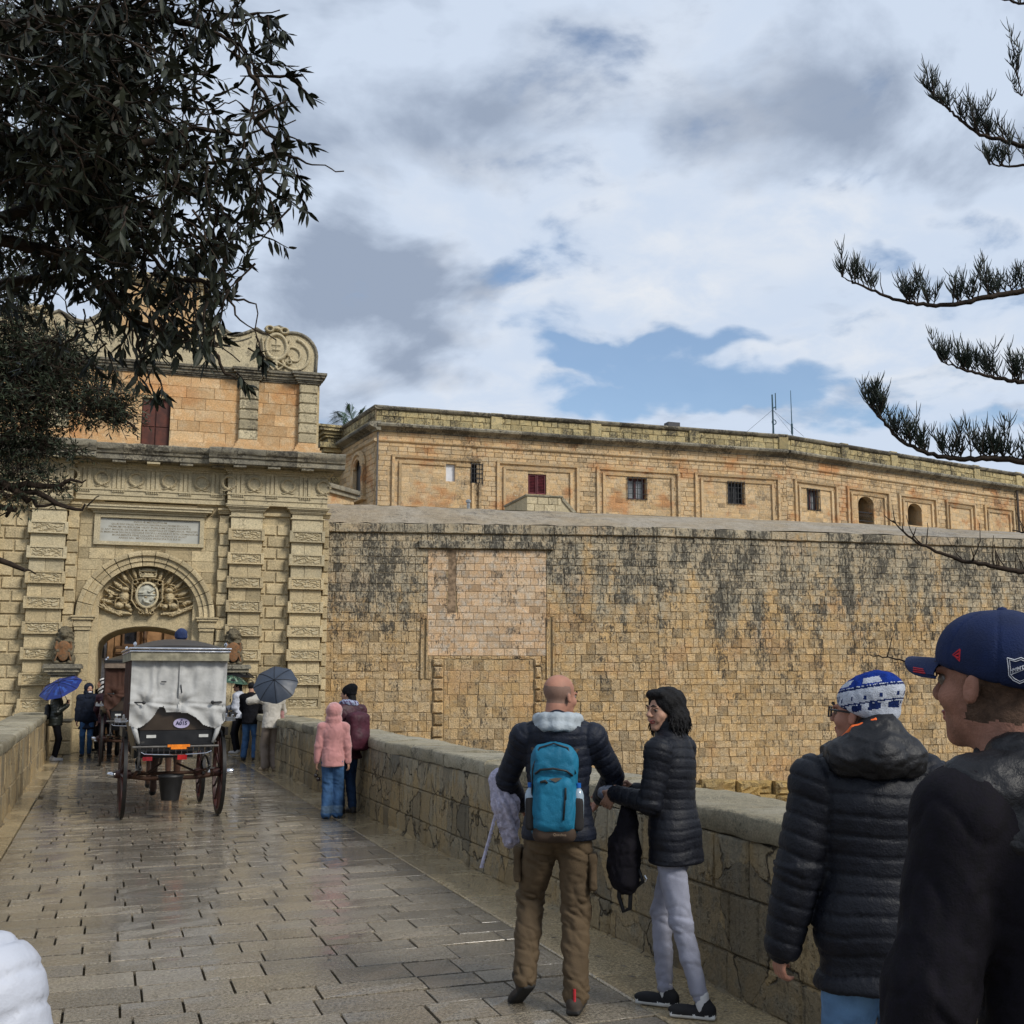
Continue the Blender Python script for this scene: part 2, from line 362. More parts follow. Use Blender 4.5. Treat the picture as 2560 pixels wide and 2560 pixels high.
# wet paving: matt stone under a broken film of water
def paving_mat(name, ca, cb, cc, film):
    m, T, b = mat(name, ca, .5, .5)
    P = T.new('ShaderNodeNewGeometry').outputs['Position']
    at = T.new('ShaderNodeAttribute', attribute_name='tint'); s3 = T.new('ShaderNodeSeparateXYZ'); T.link(at.outputs['Vector'], s3.inputs[0])
    n1 = T.noise(P, .8, 5, .6); n2 = T.noise(P, 9, 6, .7); n3 = T.noise(P, 60, 5, .85)
    col = T.mix(T.math('ADD', T.math('MULTIPLY', s3.outputs[1], .7), T.math('MULTIPLY', T.math('SUBTRACT', n1, .5), 1.4), clamp=True), ca, cb)
    col = T.mix(T.ramp(n2, .45, .72, 0, .7), col, cc)
    val = T.math('MULTIPLY', T.math('ADD', .78, T.math('MULTIPLY', s3.outputs[0], .45)), T.ramp(n3, .36, .64, .40, 1.55))
    vv = T.new('ShaderNodeCombineXYZ')
    for i in range(3): T.link(val, vv.inputs[i])
    col = T.mix(1.0, col, vv.outputs[0], blend='MULTIPLY')
    v = T.voro(T.vmath('ADD', P, T.scale(T.noise(P, 20, 3, .6, 0, True), (.05, .05, .05))), 34)
    pit = T.math('MULTIPLY', T.ramp(v, .12, .3, 1, 0), T.ramp(n2, .42, .6))
    col = T.mix(T.math('MULTIPLY', pit, .8), col, (.045, .04, .03)); sp_ = T.noise(P, 16, 6, .8, .4); col = T.mix(T.ramp(sp_, .60, .70, 0, .75), col, (.06, .052, .04))
    T.link(col, b.inputs['Base Color'])
    # more water lies towards the far end and the edges, where feet have not worn it rough
    w = T.math('ADD', T.ramp(n1, .35, .65, -.3, .3), T.math('ADD', T.math('MULTIPLY', T.math('SUBTRACT', n2, .5), .9), T.math('MULTIPLY', T.math('SUBTRACT', s3.outputs[2], .5), .3)))
    w = T.ramp(T.math('ADD', w, film), -.2, .6)
    T.link(T.math('SUBTRACT', .58, T.math('MULTIPLY', w, .42)), b.inputs['Roughness'])
    b.inputs['Coat Weight'].default_value = 0; T.link(T.math('MULTIPLY', w, .85), b.inputs['Coat Weight']); b.inputs['Coat Roughness'].default_value = .09; b.inputs['Coat IOR'].default_value = 1.33
    bn = T.new('ShaderNodeBump'); bn.inputs['Strength'].default_value = .55; bn.inputs['Distance'].default_value = .010
    T.link(T.math('SUBTRACT', T.math('ADD', T.math('MULTIPLY', n3, .8), T.math('MULTIPLY', n2, 1.0)), T.math('MULTIPLY', pit, 1.2)), bn.inputs['Height']); T.link(bn.outputs[0], b.inputs['Normal'])
    bc = T.new('ShaderNodeBump'); bc.inputs['Strength'].default_value = .10; bc.inputs['Distance'].default_value = .01
    T.link(n2, bc.inputs['Height']); T.link(bc.outputs[0], b.inputs['Coat Normal'])
    return m
M['paver'] = paving_mat('wet_paving_stone', (.225, .19, .14), (.19, .168, .14), (.275, .24, .18), .50)
M['slab'] = paving_mat('wet_edge_slab', (.37, .285, .16), (.34, .27, .17), (.40, .325, .20), .40)
# ============================================================ ground, ditch, deck
g = MB(); g.box(-1500, 1500, -1500, 1500, -6.3, -6.0); g.build('ground', simple('ditch_earth', (.16, .13, .07), .95, .1, 0, .4, 1.5, .8, 8), kind='structure')
g = MB(); g.box(-60, 60, -80, 1.4, -5.98, -.05); g.build('near_bank', simple('bank_earth', (.14, .12, .075), .95, .1, 0, .4, 2, .8, 8), kind='structure')
g = MB(); g.box(-1.8, 3.9, -40, 31.5, -5.99, -.035, (.4, .5, .5)); g.build('bridge_deck', M['mortar'], kind='structure')
g = MB(); g.box(-9, 22, 31.5, 60, -5.97, -.03); g.build('street', M['mortar'], kind='structure')
def XR(Y): return 3.30 - .0133 * Y              # inner face of the right parapet
def XL(Y): return -1.02 - .0058 * Y
# paving, rows laid across the bridge
pav = empty('paving', (0, 0, 0), kind='structure')
fp = lambda u, w, v: (u, v - .012 * math.sin(u * 1.7) , w)
rects = []; y = 1.2; prng = random.Random(3)
while y < 34:
    h = prng.uniform(.25, .34); u = -.86 - prng.random() * .3
    while u < 2.66:
        w = prng.choice((.30, .36, .42, .50, .58)) * prng.uniform(.9, 1.1); a, b = max(u, -.86), min(u + w, 2.665)
        if 2.665 - b < .14: b = 2.665; w = 9
        if b - a > .1: rects.append((a + .0065, b - .0065, y + .009, y + h - .009))
        u += w
    y += h
place(rects, fp, M['paver'], pav, 'paving_stone', lambda q: prng.uniform(-.003, .003), see=inframe, rest='far_paving', back=-.03, ch=.0018, rough=.0024)
edge = empty('edge_paving', (0, 0, 0), kind='structure')
rects = []; y = 1.0
while y < 28:
    L = prng.uniform(.8, 1.5)
    rects.append((2.672, XR(y) + .02, y + .003, y + L - .003)); y += L
for q in rects:
    mb = MB(); block(mb, lambda u, w, v: (u, v, w), *q, .004, back=-.03, ch=.008, rough=.003, nu=3, nv=5); mb.build('kerb_slab', M['slab'], edge, fix=False)
y = 1.0
while y < 28:
    L = prng.uniform(.7, 1.3)
    mb = MB(); block(mb, lambda u, w, v: (u, v, w), XL(y) - .15, -.868, y + .003, y + L - .003, .004, back=-.03, ch=.008, rough=.003, nu=3, nv=5); mb.build('kerb_slab', M['slab'], edge, fix=False); y += L
# ============================================================ bridge parapets
def parapet(name, XF, side, y0, y1, thick, H_, mface, label, near_h=.32):
    root = empty(name, (0, 0, 0), label=label, cat='parapet wall')
    # core
    c = MB(); n = 12
    for i in range(n):
        a, b = y0 + (y1 - y0) * i / n, y0 + (y1 - y0) * (i + 1) / n
        xa, xb = XF(a) + side * .035, XF(b) + side * .035; ta, tb = XF(a) + side * (thick - .03), XF(b) + side * (thick - .03)
        c.add([(xa, a, -.03), (xb, b, -.03), (tb, b, -.03), (ta, a, -.03), (xa, a, H_ - .10), (xb, b, H_ - .10), (tb, b, H_ - .10), (ta, a, H_ - .10)],
              [(0, 1, 5, 4), (2, 3, 7, 6), (4, 5, 6, 7), (0, 3, 2, 1)] + ([(0, 4, 7, 3)] if i == 0 else []) + ([(1, 2, 6, 5)] if i == n - 1 else []))
    c.build('core', M['mortar_pale'], root)
    fi = lambda u, w, v: (XF(u) + side * (.035 - w) - side * .03 * (1 - v / .9), u, v)
    pr = random.Random(len(name))
    rc = courses(y0, y1, 0.0, H_ - .13, near_h, .50, .004, .28, .45, r=pr)
    place(rc, fi, mface, root, 'stone_block', lambda q: .035 + pr.uniform(-.005, .006), limit=230, see=inframe, rest='small_stones', ch=.013, rough=.004, nu=4, nv=3)
    fo = lambda u, w, v: (XF(u) + side * (thick - .03 + w), u, v)
    mb = MB()
    for q in courses(y0, y1, -5.9, H_ - .13, .4, .7, .01, .2, .3, r=pr): block(mb, fo, *q, .03 + pr.uniform(-.008, .008), nu=1, nv=1)
    mb.build('outer_face', mface, root, kind='stuff', fix=False)
    # coping slabs, worn round at the edges
    y = y0
    while y < y1:
        L = pr.uniform(.7, 1.3); b = min(y + L, y1); mb = MB(); nn = 9; my = max(2, int((b - y) / .12))
        V = []; tn = tint(pr); ph = pr.random() * 6
        prof = [(-.004, -.13), (-.012, -.11), (-.016, -.06), (-.012, -.018), (.004, -.003), (.03, .004), (.3, .008), (.45, .006), (.58, .002), (.61, -.012), (.618, -.07), (.61, -.13)]
        for j in range(my + 1):
            yy = y + .004 + (b - y - .008) * j / my
            for (px_, pz) in prof:
                V.append((XF(yy) + side * (px_ * thick / .6 + .008 * math.sin(yy * 3 + ph + px_ * 9) + pr.uniform(-.004, .004)), yy + pr.uniform(-.003, .003), H_ + pz + .010 * math.sin(yy * 2.1 + px_ * 5 + ph) + pr.uniform(-.006, .006)))
        k = len(prof); F = [(j * k + i, j * k + i + 1, (j + 1) * k + i + 1, (j + 1) * k + i) for j in range(my) for i in range(k - 1)]
        F += [tuple(range(k)), tuple(range(my * k + k - 1, my * k - 1, -1))]
        mb.add(V, F, tn); mb.build('coping_slab', M['parapet_top'], root, smooth=50); y = b
    return root
parapet('right_parapet'.replace('right_', 'bridge_'), XR, 1, 0.6, 27.6, .60, .95, M['parapet'], 'long mossy stone parapet with dark runs on the right of the bridge')
parapet('bridge_parapet', XL, -1, 0.6, 27.5, .62, .95, M['parapet_left'], 'paler stone parapet on the left edge of the bridge by the umbrella woman', .4)
# ============================================================ curtain wall
ZT = 5.70
P0 = atZ(822, 1306, ZT); P1 = atZ(1640, 1318, ZT); P2 = atZ(2560, 1349, ZT); d2 = (P2 - P1).normalized(); P3 = P2 + d2 * 26
PM = P0 - (P1 - P0).normalized() * .4
cw = empty('curtain_wall', (0, 0, 0), label='huge streaked limestone bastion wall beyond the bridge parapet', cat='bastion wall')
def seg_frame(A, B):
    d = Vector((B.x - A.x, B.y - A.y, 0)); L = d.length; d.normalize(); n = Vector((d.y, -d.x, 0))
    if n.y > 0: n = -n
    return (lambda u, w, v: tuple(Vector((A.x, A.y, 0)) + d * u + n * w + Vector((0, 0, v)))), L, d, n
def hit(px, py, A, d, n, w=0.0):                # photo position on the wall plane -> (u, z)
    r, fw = ray(px, py); o = Vector((0, 0, EYE)); base = Vector((A.x, A.y, 0)) + n * w
    t = (base - o).dot(n) / r.dot(n); p = o + r * t
    return (p - Vector((A.x, A.y, 0))).dot(d), p.z
frA, LA, dA, nA = seg_frame(PM, P1); frB, LB, dB, nB = seg_frame(P1, P3)
hA = lambda x, y: hit(x, y, PM, dA, nA)
# core behind the stones
for fr, L in ((frA, LA), (frB, LB)):
    c = MB()
    for (v0, v1) in ((-5.97, ZT - .25),):
        c.add([fr(0, 0, v0), fr(L, 0, v0), fr(L, 0, v1), fr(0, 0, v1), fr(0, -3, v0), fr(L, -3, v0), fr(L, -3, v1), fr(0, -3, v1)], [(0, 1, 2, 3), (3, 2, 6, 7), (0, 3, 7, 4), (1, 5, 6, 2), (5, 4, 7, 6)])
    c.build('core', M['mortar_pale'], cw)
wr = random.Random(11)
# features of the blocked gateway on the left part
pu0, pz1 = hA(1070, 1374); pu1, pz0 = hA(1366, 1640)
qu0, qz1 = hA(1082, 1648); qu1, qz0 = hA(1352, 1860)
gu0, gz1 = hA(1121, 1374); gu1, gz0 = hA(1139, 1532)
s1u0, s1z1 = hA(1052, 1548); s1u1, s1z0 = hA(1069, 1697)
s2u0, s2z1 = hA(1365, 1543); s2u1, s2z0 = hA(1387, 1697)
bu0, bz1 = hA(1110, 1650); bu1, bz0 = hA(1334, 1860)
ledu0, ledz = hA(1046, 1371); ledu1, _ = hA(1384, 1371)
boxes = [(pu0, pu1, pz0, pz1), (qu0, qu1, -1.2, qz1), (s1u0, s1u1, s1z0, s1z1), (s2u0, s2u1, s2z0, s2z1)]
def clip(rc, bx):
    out = []
    for q in rc:
        ps = [q]
        for b in bx:
            nx = []
            for (a0, a1, c0, c1) in ps:
                if a1 <= b[0] or a0 >= b[1] or c1 <= b[2] or c0 >= b[3]: nx.append((a0, a1, c0, c1)); continue
                cu = (a0 + a1) / 2; cv = (c0 + c1) / 2
                if a0 < b[0] - .06 : nx.append((a0, b[0] - .004, c0, c1))
                if a1 > b[1] + .06: nx.append((b[1] + .004, a1, c0, c1))
                ov = (max(a0, b[0]), min(a1, b[1]))
                if c0 < b[2] - .06: nx.append((ov[0], ov[1], c0, b[2] - .004))
                if c1 > b[3] + .06: nx.append((ov[0], ov[1], b[3] + .004, c1))
            ps = nx
        out += [p for p in ps if p[1] - p[0] > .03 and p[3] - p[2] > .03]
    return out
rc = courses(0, LA, -1.0, 2.9, .265, .265, .006, .28, .45, r=wr) + courses(0, LA, 2.9, ZT - .26, .225, .235, .006, .28, .45, r=wr)
rc = clip(rc, boxes)
wd = lambda q: .024 + wr.uniform(-.011, .011)
place(rc, frA, M['wall'], cw, 'stone_block', wd, limit=200, see=inframe, rest='small_stone_courses', ch=.014, rough=.011, nu=3, nv=3)
rc = courses(0, LB, -1.0, ZT - .26, .205, .215, .005, .28, .45, r=wr)
rcv = [q for q in rc if q[0] < 15]; rcf = [q for q in rc if q[0] >= 15 and wr.random() < 2]
place(rcv, frB, M['wall'], cw, 'stone_block', wd, limit=70, see=inframe, rest='small_stone_courses', ch=.012, rough=.011, nu=2, nv=2)
mb = MB()
for q in rcf: block(mb, frB, *q, .05 + wr.uniform(-.01, .01), nu=1, nv=1)
mb.build('far_stone_courses', M['wall'], cw, kind='stuff', fix=False)
# infill panels, a little sunk
inf = courses(pu0, pu1, pz0, pz1, .185, .30, .008, .06, .35, r=wr)
inf = clip(inf, [(gu0, gu1, gz0, gz1)])
place(inf, frA, M['wall_new'], cw, 'infill_block', lambda q: .022 + wr.uniform(-.003, .003), limit=60, see=inframe, rest='infill_courses', ch=.006, rough=.003)
mb = MB(); block(mb, frA, gu0, gu1, gz0, gz1, .004, back=-.1, ch=.001, tn=(.0, .3, 1)); mb.build('dark_groove', simple('groove_stain', (.24, .17, .11), .95, .1, 0, .5, 9, .6), cw)
low = courses(bu0, bu1, -1.0, bz1, .30, .24, .010, .1, .3, r=wr)
place(low, frA, M['wall'], cw, 'infill_block', lambda q: .012 + wr.uniform(-.004, .004), limit=50, see=inframe, rest='infill_courses', ch=.008, rough=.006)
for (a, b) in ((qu0, bu0 - .02), (bu1 + .02, qu1)):   # rusticated quoins
    v = -1.0; k = 0
    while v < qz1 - .1:
        mb = MB(); block(mb, frA, a + (.03 if k % 2 else 0), b, v + .02, min(v + .29, qz1), .085, ch=.035, rough=.012, nu=3, nv=3); mb.build('quoin', M['wall'], cw, fix=False); v += .30; k += 1
for (a, b, z0, z1) in ((s1u0, s1u1, s1z0, s1z1), (s2u0, s2u1, s2z0, s2z1)):
    mb = MB(); block(mb, frA, a, a + (b - a) * .38, z0, z1, .06, tn=(.6, .5, .8)); block(mb, frA, a + (b - a) * .72, b, z0, z1, .05, tn=(.3, .5, .9)); mb.build('drawbridge_slot', M['wall'], cw, fix=False)
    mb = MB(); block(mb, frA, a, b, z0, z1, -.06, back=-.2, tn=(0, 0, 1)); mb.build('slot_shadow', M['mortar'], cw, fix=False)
u = ledu0                                        # ledge over the panel
while u < ledu1:
    w = wr.uniform(.3, .42); b = min(u + w, ledu1)
    mb = MB(); block(mb, frA, u + .004, b - .003, ledz, ledz + .20, .12 + wr.uniform(0, .012), ch=.015, rough=.01, nu=3, nv=2); mb.build('ledge_stone', M['wall'], cw, fix=False); u = b
# top course and the sloping top
for fr, L, umax in ((frA, LA, 99), (frB, LB, 16)):
    u = 0
    while u < L:
        w = wr.uniform(.42, .7); b = min(u + w, L); mb = MB(); block(mb, fr, u + .004, b - .004, ZT - .25, ZT - .01 + wr.uniform(-.015, .015), .085 + wr.uniform(0, .02), back=-.3, ch=.02, rough=.012, nu=3, nv=2)
        mb.build('top_course_stone', M['wall'], cw, fix=False); u = b
ZB = ZT + .72
bk = [atZ(x, y, ZB) for x, y in ((800, 1259), (1060, 1267), (1455, 1282), (2176, 1311), (2560, 1332))]
bk.append(bk[-1] + d2 * 26)
fn = [Vector((PM.x, PM.y, ZT)), Vector(frA(LA * .3, .09, ZT)), Vector(frA(LA * .75, .09, ZT)), Vector(frB(LB * .09, .09, ZT)), Vector(frB((P2 - P1).length, .09, ZT)), Vector(frB(LB, .09, ZT))]
mb = MB(); NX, NY = 60, 5; V = []
def lerp_path(pts, t):
    x = t * (len(pts) - 1); i = min(int(x), len(pts) - 2); return pts[i].lerp(pts[i + 1], x - i)
for i in range(NX + 1):
    a, b = lerp_path(fn, i / NX), lerp_path(bk, i / NX)
    for j in range(NY + 1):
        p = a.lerp(b, j / NY); p.z += wr.uniform(-.02, .02) + (.05 * math.sin(j / NY * math.pi)); V.append(p)
F = [(i * (NY + 1) + j, (i + 1) * (NY + 1) + j, (i + 1) * (NY + 1) + j + 1, i * (NY + 1) + j + 1) for i in range(NX) for j in range(NY)]
mb.add(V, F, (.5, .5, .4)); mb.build('sloping_top', M['walk'], cw, smooth=True)
terr = MB(); V = []
for i in range(NX + 1):
    b = lerp_path(bk, i / NX); V += [b, b + Vector((-nB.x * 22, -nB.y * 22, -.02)), b - Vector((0, 0, .9)) + Vector((-.3 * nB.x, -.3 * nB.y, 0))]
terr.add(V, [(3 * i, 3 * i + 3, 3 * i + 4, 3 * i + 1) for i in range(NX)] , (.5, .5, .3)); terr.build('rampart_terrace', M['walk'], kind='structure')
# rubble footing and bedrock in the ditch
rk = random.Random(5); mb = MB()
for fr, L in ((frA, LA), (frB, min(LB, 18))):
    u = 0
    while u < L:
        for v in (-1.35, -1.75, -2.2):
            w = rk.uniform(.35, .8); block(mb, fr, u, u + w, v + rk.uniform(-.05, .05), v + rk.uniform(.3, .46), .2 + (-1.2 - v) * .35 + rk.uniform(-.08, .1), back=-.2, ch=.07, rough=.05, nu=3, nv=3)
        u += rk.uniform(.4, .65)
mb.build('rubble_footing', M['rock'], cw, kind='stuff', fix=False)
mb = MB(); V = []; nx, ny = 90, 26
for i in range(nx + 1):
    for j in range(ny + 1):
        t = i / nx; f = (j / ny); A_ = Vector(frA(-8 + (LA + 28) * t, .45, 0)) if t < .99 else Vector(frA(-8 + (LA + 28) * t, .45, 0))
        A_ = A_ + nA * (f * 17); z = -2.3 - 3.6 * min(1, f * 2.2) ** .8 + rk.uniform(-.16, .16) + .3 * math.sin(i * .7 + j)
        V.append((A_.x, A_.y, z))
F = [(i * (ny + 1) + j, (i + 1) * (ny + 1) + j, (i + 1) * (ny + 1) + j + 1, i * (ny + 1) + j + 1) for i in range(nx) for j in range(ny)]
F = [q for q in F if all(V[i][0] > 4.2 or V[i][1] > 29 for i in q)]
mb.add(V, F); mb.build('ditch_slope', M['rock'], kind='structure', smooth=False)

# crumbly mortar where the edge paving meets the parapet, and wet leaf litter on the slabs
for nm, XF, s in (('mortar_fillet', XR, 1), ('mortar_fillet', XL, -1)):
    mb = MB(); V = []; n = 260
    for i in range(n + 1):
        y = 1.0 + 26.5 * i / n; w = .055 + .03 * math.sin(y * 3.1 + s) + rk.uniform(-.015, .02); h = .05 + .03 * math.sin(y * 1.7) + rk.uniform(-.012, .015)
        V += [(XF(y) - s * w, y, .003), (XF(y) - s * w * .5, y, h * .35), (XF(y) + s * .0, y, h), (XF(y) + s * .05, y, h)]
    mb.add(V, [(4 * i + j, 4 * i + 4 + j, 4 * i + 5 + j, 4 * i + 1 + j) for i in range(n) for j in range(3)], (.6, .5, .5)); mb.build(nm, M['parapet'], smooth=False, kind='structure', fix=False)
mb = MB()
for i in range(150):
    y = rk.uniform(2, 22); x = rk.uniform(2.68, XR(y) - .05) if rk.random() < .75 else rk.uniform(-.8, 2.6); a = rk.uniform(0, 6.28); L = rk.uniform(.012, .035); p = Vector((x, y, .012)); d = Vector((math.cos(a), math.sin(a), 0)) * L; n_ = Vector((-math.sin(a), math.cos(a), 0)) * L * .35
    mb.add([p - d, p + n_ + Vector((0, 0, .004)), p + d, p - n_ + Vector((0, 0, .003))], [(0, 1, 2, 3)])
mb.build('leaf_litter', simple('wet_dead_leaf', (.03, .018, .010), .4), kind='stuff', fix=False)
# ============================================================ smooth solid modelling (surface nets on a distance field)
def _cap(P, a, b, ra, rb):
    a = np.array(a, float); b = np.array(b, float); ab = b - a; L = max(1e-9, (ab * ab).sum())
    t = np.clip(((P - a) @ ab) / L, 0, 1)
    return np.sqrt(((P - a - t[:, None] * ab) ** 2).sum(1)) - (ra + (rb - ra) * t)
def _ell(P, c, r, rot=None):
    q = P - np.array(c, float)
    if rot is not None: q = q @ np.array(rot)      # rot: 3x3, columns are the local axes
    r = np.array(r, float); k0 = np.sqrt(((q / r) ** 2).sum(1)); k1 = np.sqrt(((q / r ** 2) ** 2).sum(1)) + 1e-9
    return k0 * (k0 - 1) / k1
def _box(P, c, h, rr, rot=None):
    q = P - np.array(c, float)
    if rot is not None: q = q @ np.array(rot)
    d = np.abs(q) - np.array(h, float) + rr
    return np.sqrt((np.maximum(d, 0) ** 2).sum(1)) + np.minimum(d.max(1), 0) - rr
def smin(a, b, k):
    h = np.clip(.5 + .5 * (b - a) / k, 0, 1); return b + (a - b) * h - k * h * (1 - h)
def rotm(rx=0, ry=0, rz=0):
    return np.array((Matrix.Rotation(rz, 3, 'Z') @ Matrix.Rotation(ry, 3, 'Y') @ Matrix.Rotation(rx, 3, 'X')))
class SDF:
    """union of tapered capsules 'c', ellipsoids 'e', boxes 'b'; op '-' cuts"""
    def __init__(s, k=.03): s.p = []; s.k = k
    def cap(s, a, b, ra, rb=None, k=None, op='+'):
        rb = ra if rb is None else rb; a, b = np.array(a, float), np.array(b, float); m = max(ra, rb)
        s.p.append((lambda P: _cap(P, a, b, ra, rb), np.minimum(a, b) - m, np.maximum(a, b) + m, k, op)); return s
    def chain(s, pts, rad, k=None, op='+'):
        for i in range(len(pts) - 1): s.cap(pts[i], pts[i + 1], rad[i], rad[i + 1], k, op)
        return s
    def ell(s, c, r, rot=None, k=None, op='+'):
        c = np.array(c, float); m = max(r)
        s.p.append((lambda P: _ell(P, c, r, rot), c - m, c + m, k, op)); return s
    def box(s, c, h, rr=.01, rot=None, k=None, op='+'):
        c = np.array(c, float); m = float(np.linalg.norm(h))
        s.p.append((lambda P: _box(P, c, h, rr, rot), c - m, c + m, k, op)); return s
    def val(s, P):
        d = None
        for f, lo, hi, k, op in s.p:
            k = s.k if k is None else k; v = f(P)
            if d is None: d = v
            elif op == '+': d = smin(d, v, k)
            else: d = -smin(-d, v, k)
        return d
    def mesh(s, h, post=None, extra=None):
        lo = np.min([p[1] for p in s.p if p[4] == '+'], 0) - 2.5 * h; hi = np.max([p[2] for p in s.p if p[4] == '+'], 0) + 2.5 * h
        n = np.maximum(3, np.ceil((hi - lo) / h).astype(int) + 1)
        ax = [lo[i] + h * np.arange(n[i]) for i in range(3)]
        X, Y, Z = np.meshgrid(*ax, indexing='ij'); P = np.stack([X.ravel(), Y.ravel(), Z.ravel()], 1)
        d = s.val(P)
        if extra: d = extra(P, d)
        d = d.reshape(tuple(n)); neg = d < 0
        c = [neg[i:n[0] - 1 + i, j:n[1] - 1 + j, k:n[2] - 1 + k] for i in (0, 1) for j in (0, 1) for k in (0, 1)]
        cnt = sum(x.astype(np.int8) for x in c); act = (cnt > 0) & (cnt < 8)
        I = np.argwhere(act); idx = -np.ones(act.shape, int); idx[act] = np.arange(len(I))
        acc = np.zeros((len(I), 3)); num = np.zeros(len(I))
        corners = [(i, j, k) for i in (0, 1) for j in (0, 1) for k in (0, 1)]
        for a in range(8):
            for b in range(a + 1, 8):
                ca, cb = corners[a], corners[b]
                if sum(abs(ca[q] - cb[q]) for q in range(3)) != 1: continue
                va = d[I[:, 0] + ca[0], I[:, 1] + ca[1], I[:, 2] + ca[2]]; vb = d[I[:, 0] + cb[0], I[:, 1] + cb[1], I[:, 2] + cb[2]]
                m = (va < 0) != (vb < 0); t = np.where(m, va / np.where(m, va - vb, 1), 0)
                p = np.array(ca) + t[:, None] * (np.array(cb) - np.array(ca)); acc[m] += p[m]; num[m] += 1
        V = lo + h * (I + acc / num[:, None]); F = []
        for axn in range(3):
            o = [0, 0, 0]; o[axn] = 1
            a = neg[:n[0] - o[0], :n[1] - o[1], :n[2] - o[2]]; b = neg[o[0]:, o[1]:, o[2]:]
            E = np.argwhere(a != b); u, v = [(1, 2), (2, 0), (0, 1)][axn]
            ok = (E[:, u] > 0) & (E[:, v] > 0) & (E[:, u] < n[u] - 1) & (E[:, v] < n[v] - 1); E = E[ok]
            if not len(E): continue
            du = np.zeros(3, int); du[u] = 1; dv = np.zeros(3, int); dv[v] = 1
            g = lambda q: idx[q[:, 0], q[:, 1], q[:, 2]]
            Q = np.stack([g(E - du - dv), g(E - dv), g(E), g(E - du)], 1)
            fl = ~a[E[:, 0], E[:, 1], E[:, 2]]; Q[fl] = Q[fl][:, ::-1]; F.append(Q)
        F = np.concatenate(F) if F else np.zeros((0, 4), int); F = F[(F >= 0).all(1)]
        # smooth a little, then displace along the normals
        for _ in range(2):
            s1 = np.zeros_like(V); cn = np.zeros(len(V))
            for a in range(4):
                b = (a + 1) % 4; np.add.at(s1, F[:, a], V[F[:, b]]); np.add.at(cn, F[:, a], 1); np.add.at(s1, F[:, b], V[F[:, a]]); np.add.at(cn, F[:, b], 1)
            V = V * .5 + .5 * s1 / np.maximum(cn, 1)[:, None]
        if post is not None:
            fn_ = np.cross(V[F[:, 2]] - V[F[:, 0]], V[F[:, 3]] - V[F[:, 1]]); N = np.zeros_like(V)
            for a in range(4): np.add.at(N, F[:, a], fn_)
            N /= np.linalg.norm(N, axis=1)[:, None] + 1e-9
            V = post(V, N)
        return V, F
def np_mesh(name, V, F, mats, midx=None, smooth=True):
    me = bpy.data.meshes.new(name); me.vertices.add(len(V)); me.vertices.foreach_set('co', np.asarray(V, np.float32).ravel())
    me.loops.add(F.size); me.loops.foreach_set('vertex_index', F.ravel().astype(np.int32))
    me.polygons.add(len(F)); me.polygons.foreach_set('loop_start', np.arange(0, F.size, F.shape[1], dtype=np.int32))
    try: me.polygons.foreach_set('loop_total', np.full(len(F), F.shape[1], np.int32))
    except Exception: pass
    for m in (mats if isinstance(mats, (list, tuple)) else [mats]): me.materials.append(m)
    if midx is not None: me.polygons.foreach_set('material_index', midx.astype(np.int32))
    me.polygons.foreach_set('use_smooth', np.full(len(F), smooth)); me.update(calc_edges=True); me.validate(); return me
def solid(name, sdf, h, mats, parent=None, post=None, midf=None, label=None, extra=None):
    V, F = sdf.mesh(h, post, extra)
    mi = midf(V[F].mean(1)) if midf else None
    return link(name, np_mesh(name, V, F, mats, mi), parent, label=label)
def vnoise(P, f, seed=0):
    """cheap smooth noise, -1..1, from a few sines"""
    r = np.random.RandomState(seed); o = 0
    for k in range(5):
        w = r.normal(size=3) * f * (1 + .6 * k); o = o + np.sin(P @ w + r.rand() * 6.28 + 1.5 * np.sin(P @ (r.normal(size=3) * f * .7) + r.rand() * 6)) / (1 + .5 * k)
    return o / 3.2
def grid(name, u0, u1, v0, v1, nu, nv, hf, fr, mats, parent, mask=None, smooth=True, tn=(.5, .5, .3), kind=None):
    """height-field relief: hf(u,v) -> outward height (arrays)"""
    U, V_ = np.meshgrid(np.linspace(u0, u1, nu + 1), np.linspace(v0, v1, nv + 1), indexing='ij')
    Hh = hf(U.ravel(), V_.ravel()); mb = MB()
    vs = [fr(a, b, c) for a, b, c in zip(U.ravel(), Hh, V_.ravel())]; n = nv + 1
    fs = [(i * n + j, (i + 1) * n + j, (i + 1) * n + j + 1, i * n + j + 1) for i in range(nu) for j in range(nv) if not mask or mask(U[i, j] + (u1 - u0) / nu / 2, V_[i, j] + (v1 - v0) / nv / 2)]
    mb.add(vs, fs, tn); return mb.build(name, mats, parent, smooth=smooth, fix=False, kind=kind)
# ============================================================ the city gate
GC = .77
gate = empty('city_gate', (GC, 28, 0), R(-2.2), label='carved baroque stone city gate with pilasters, scrolls and an inscription', cat='city gate')
G, GP, GU, CO = M['gate'], M['gate_pale'], M['gate_up'], M['cornice']
gr = random.Random(21)
def gf(y0): return lambda u, w, v: (u, y0 - w, v)
bpy.context.view_layer.update()
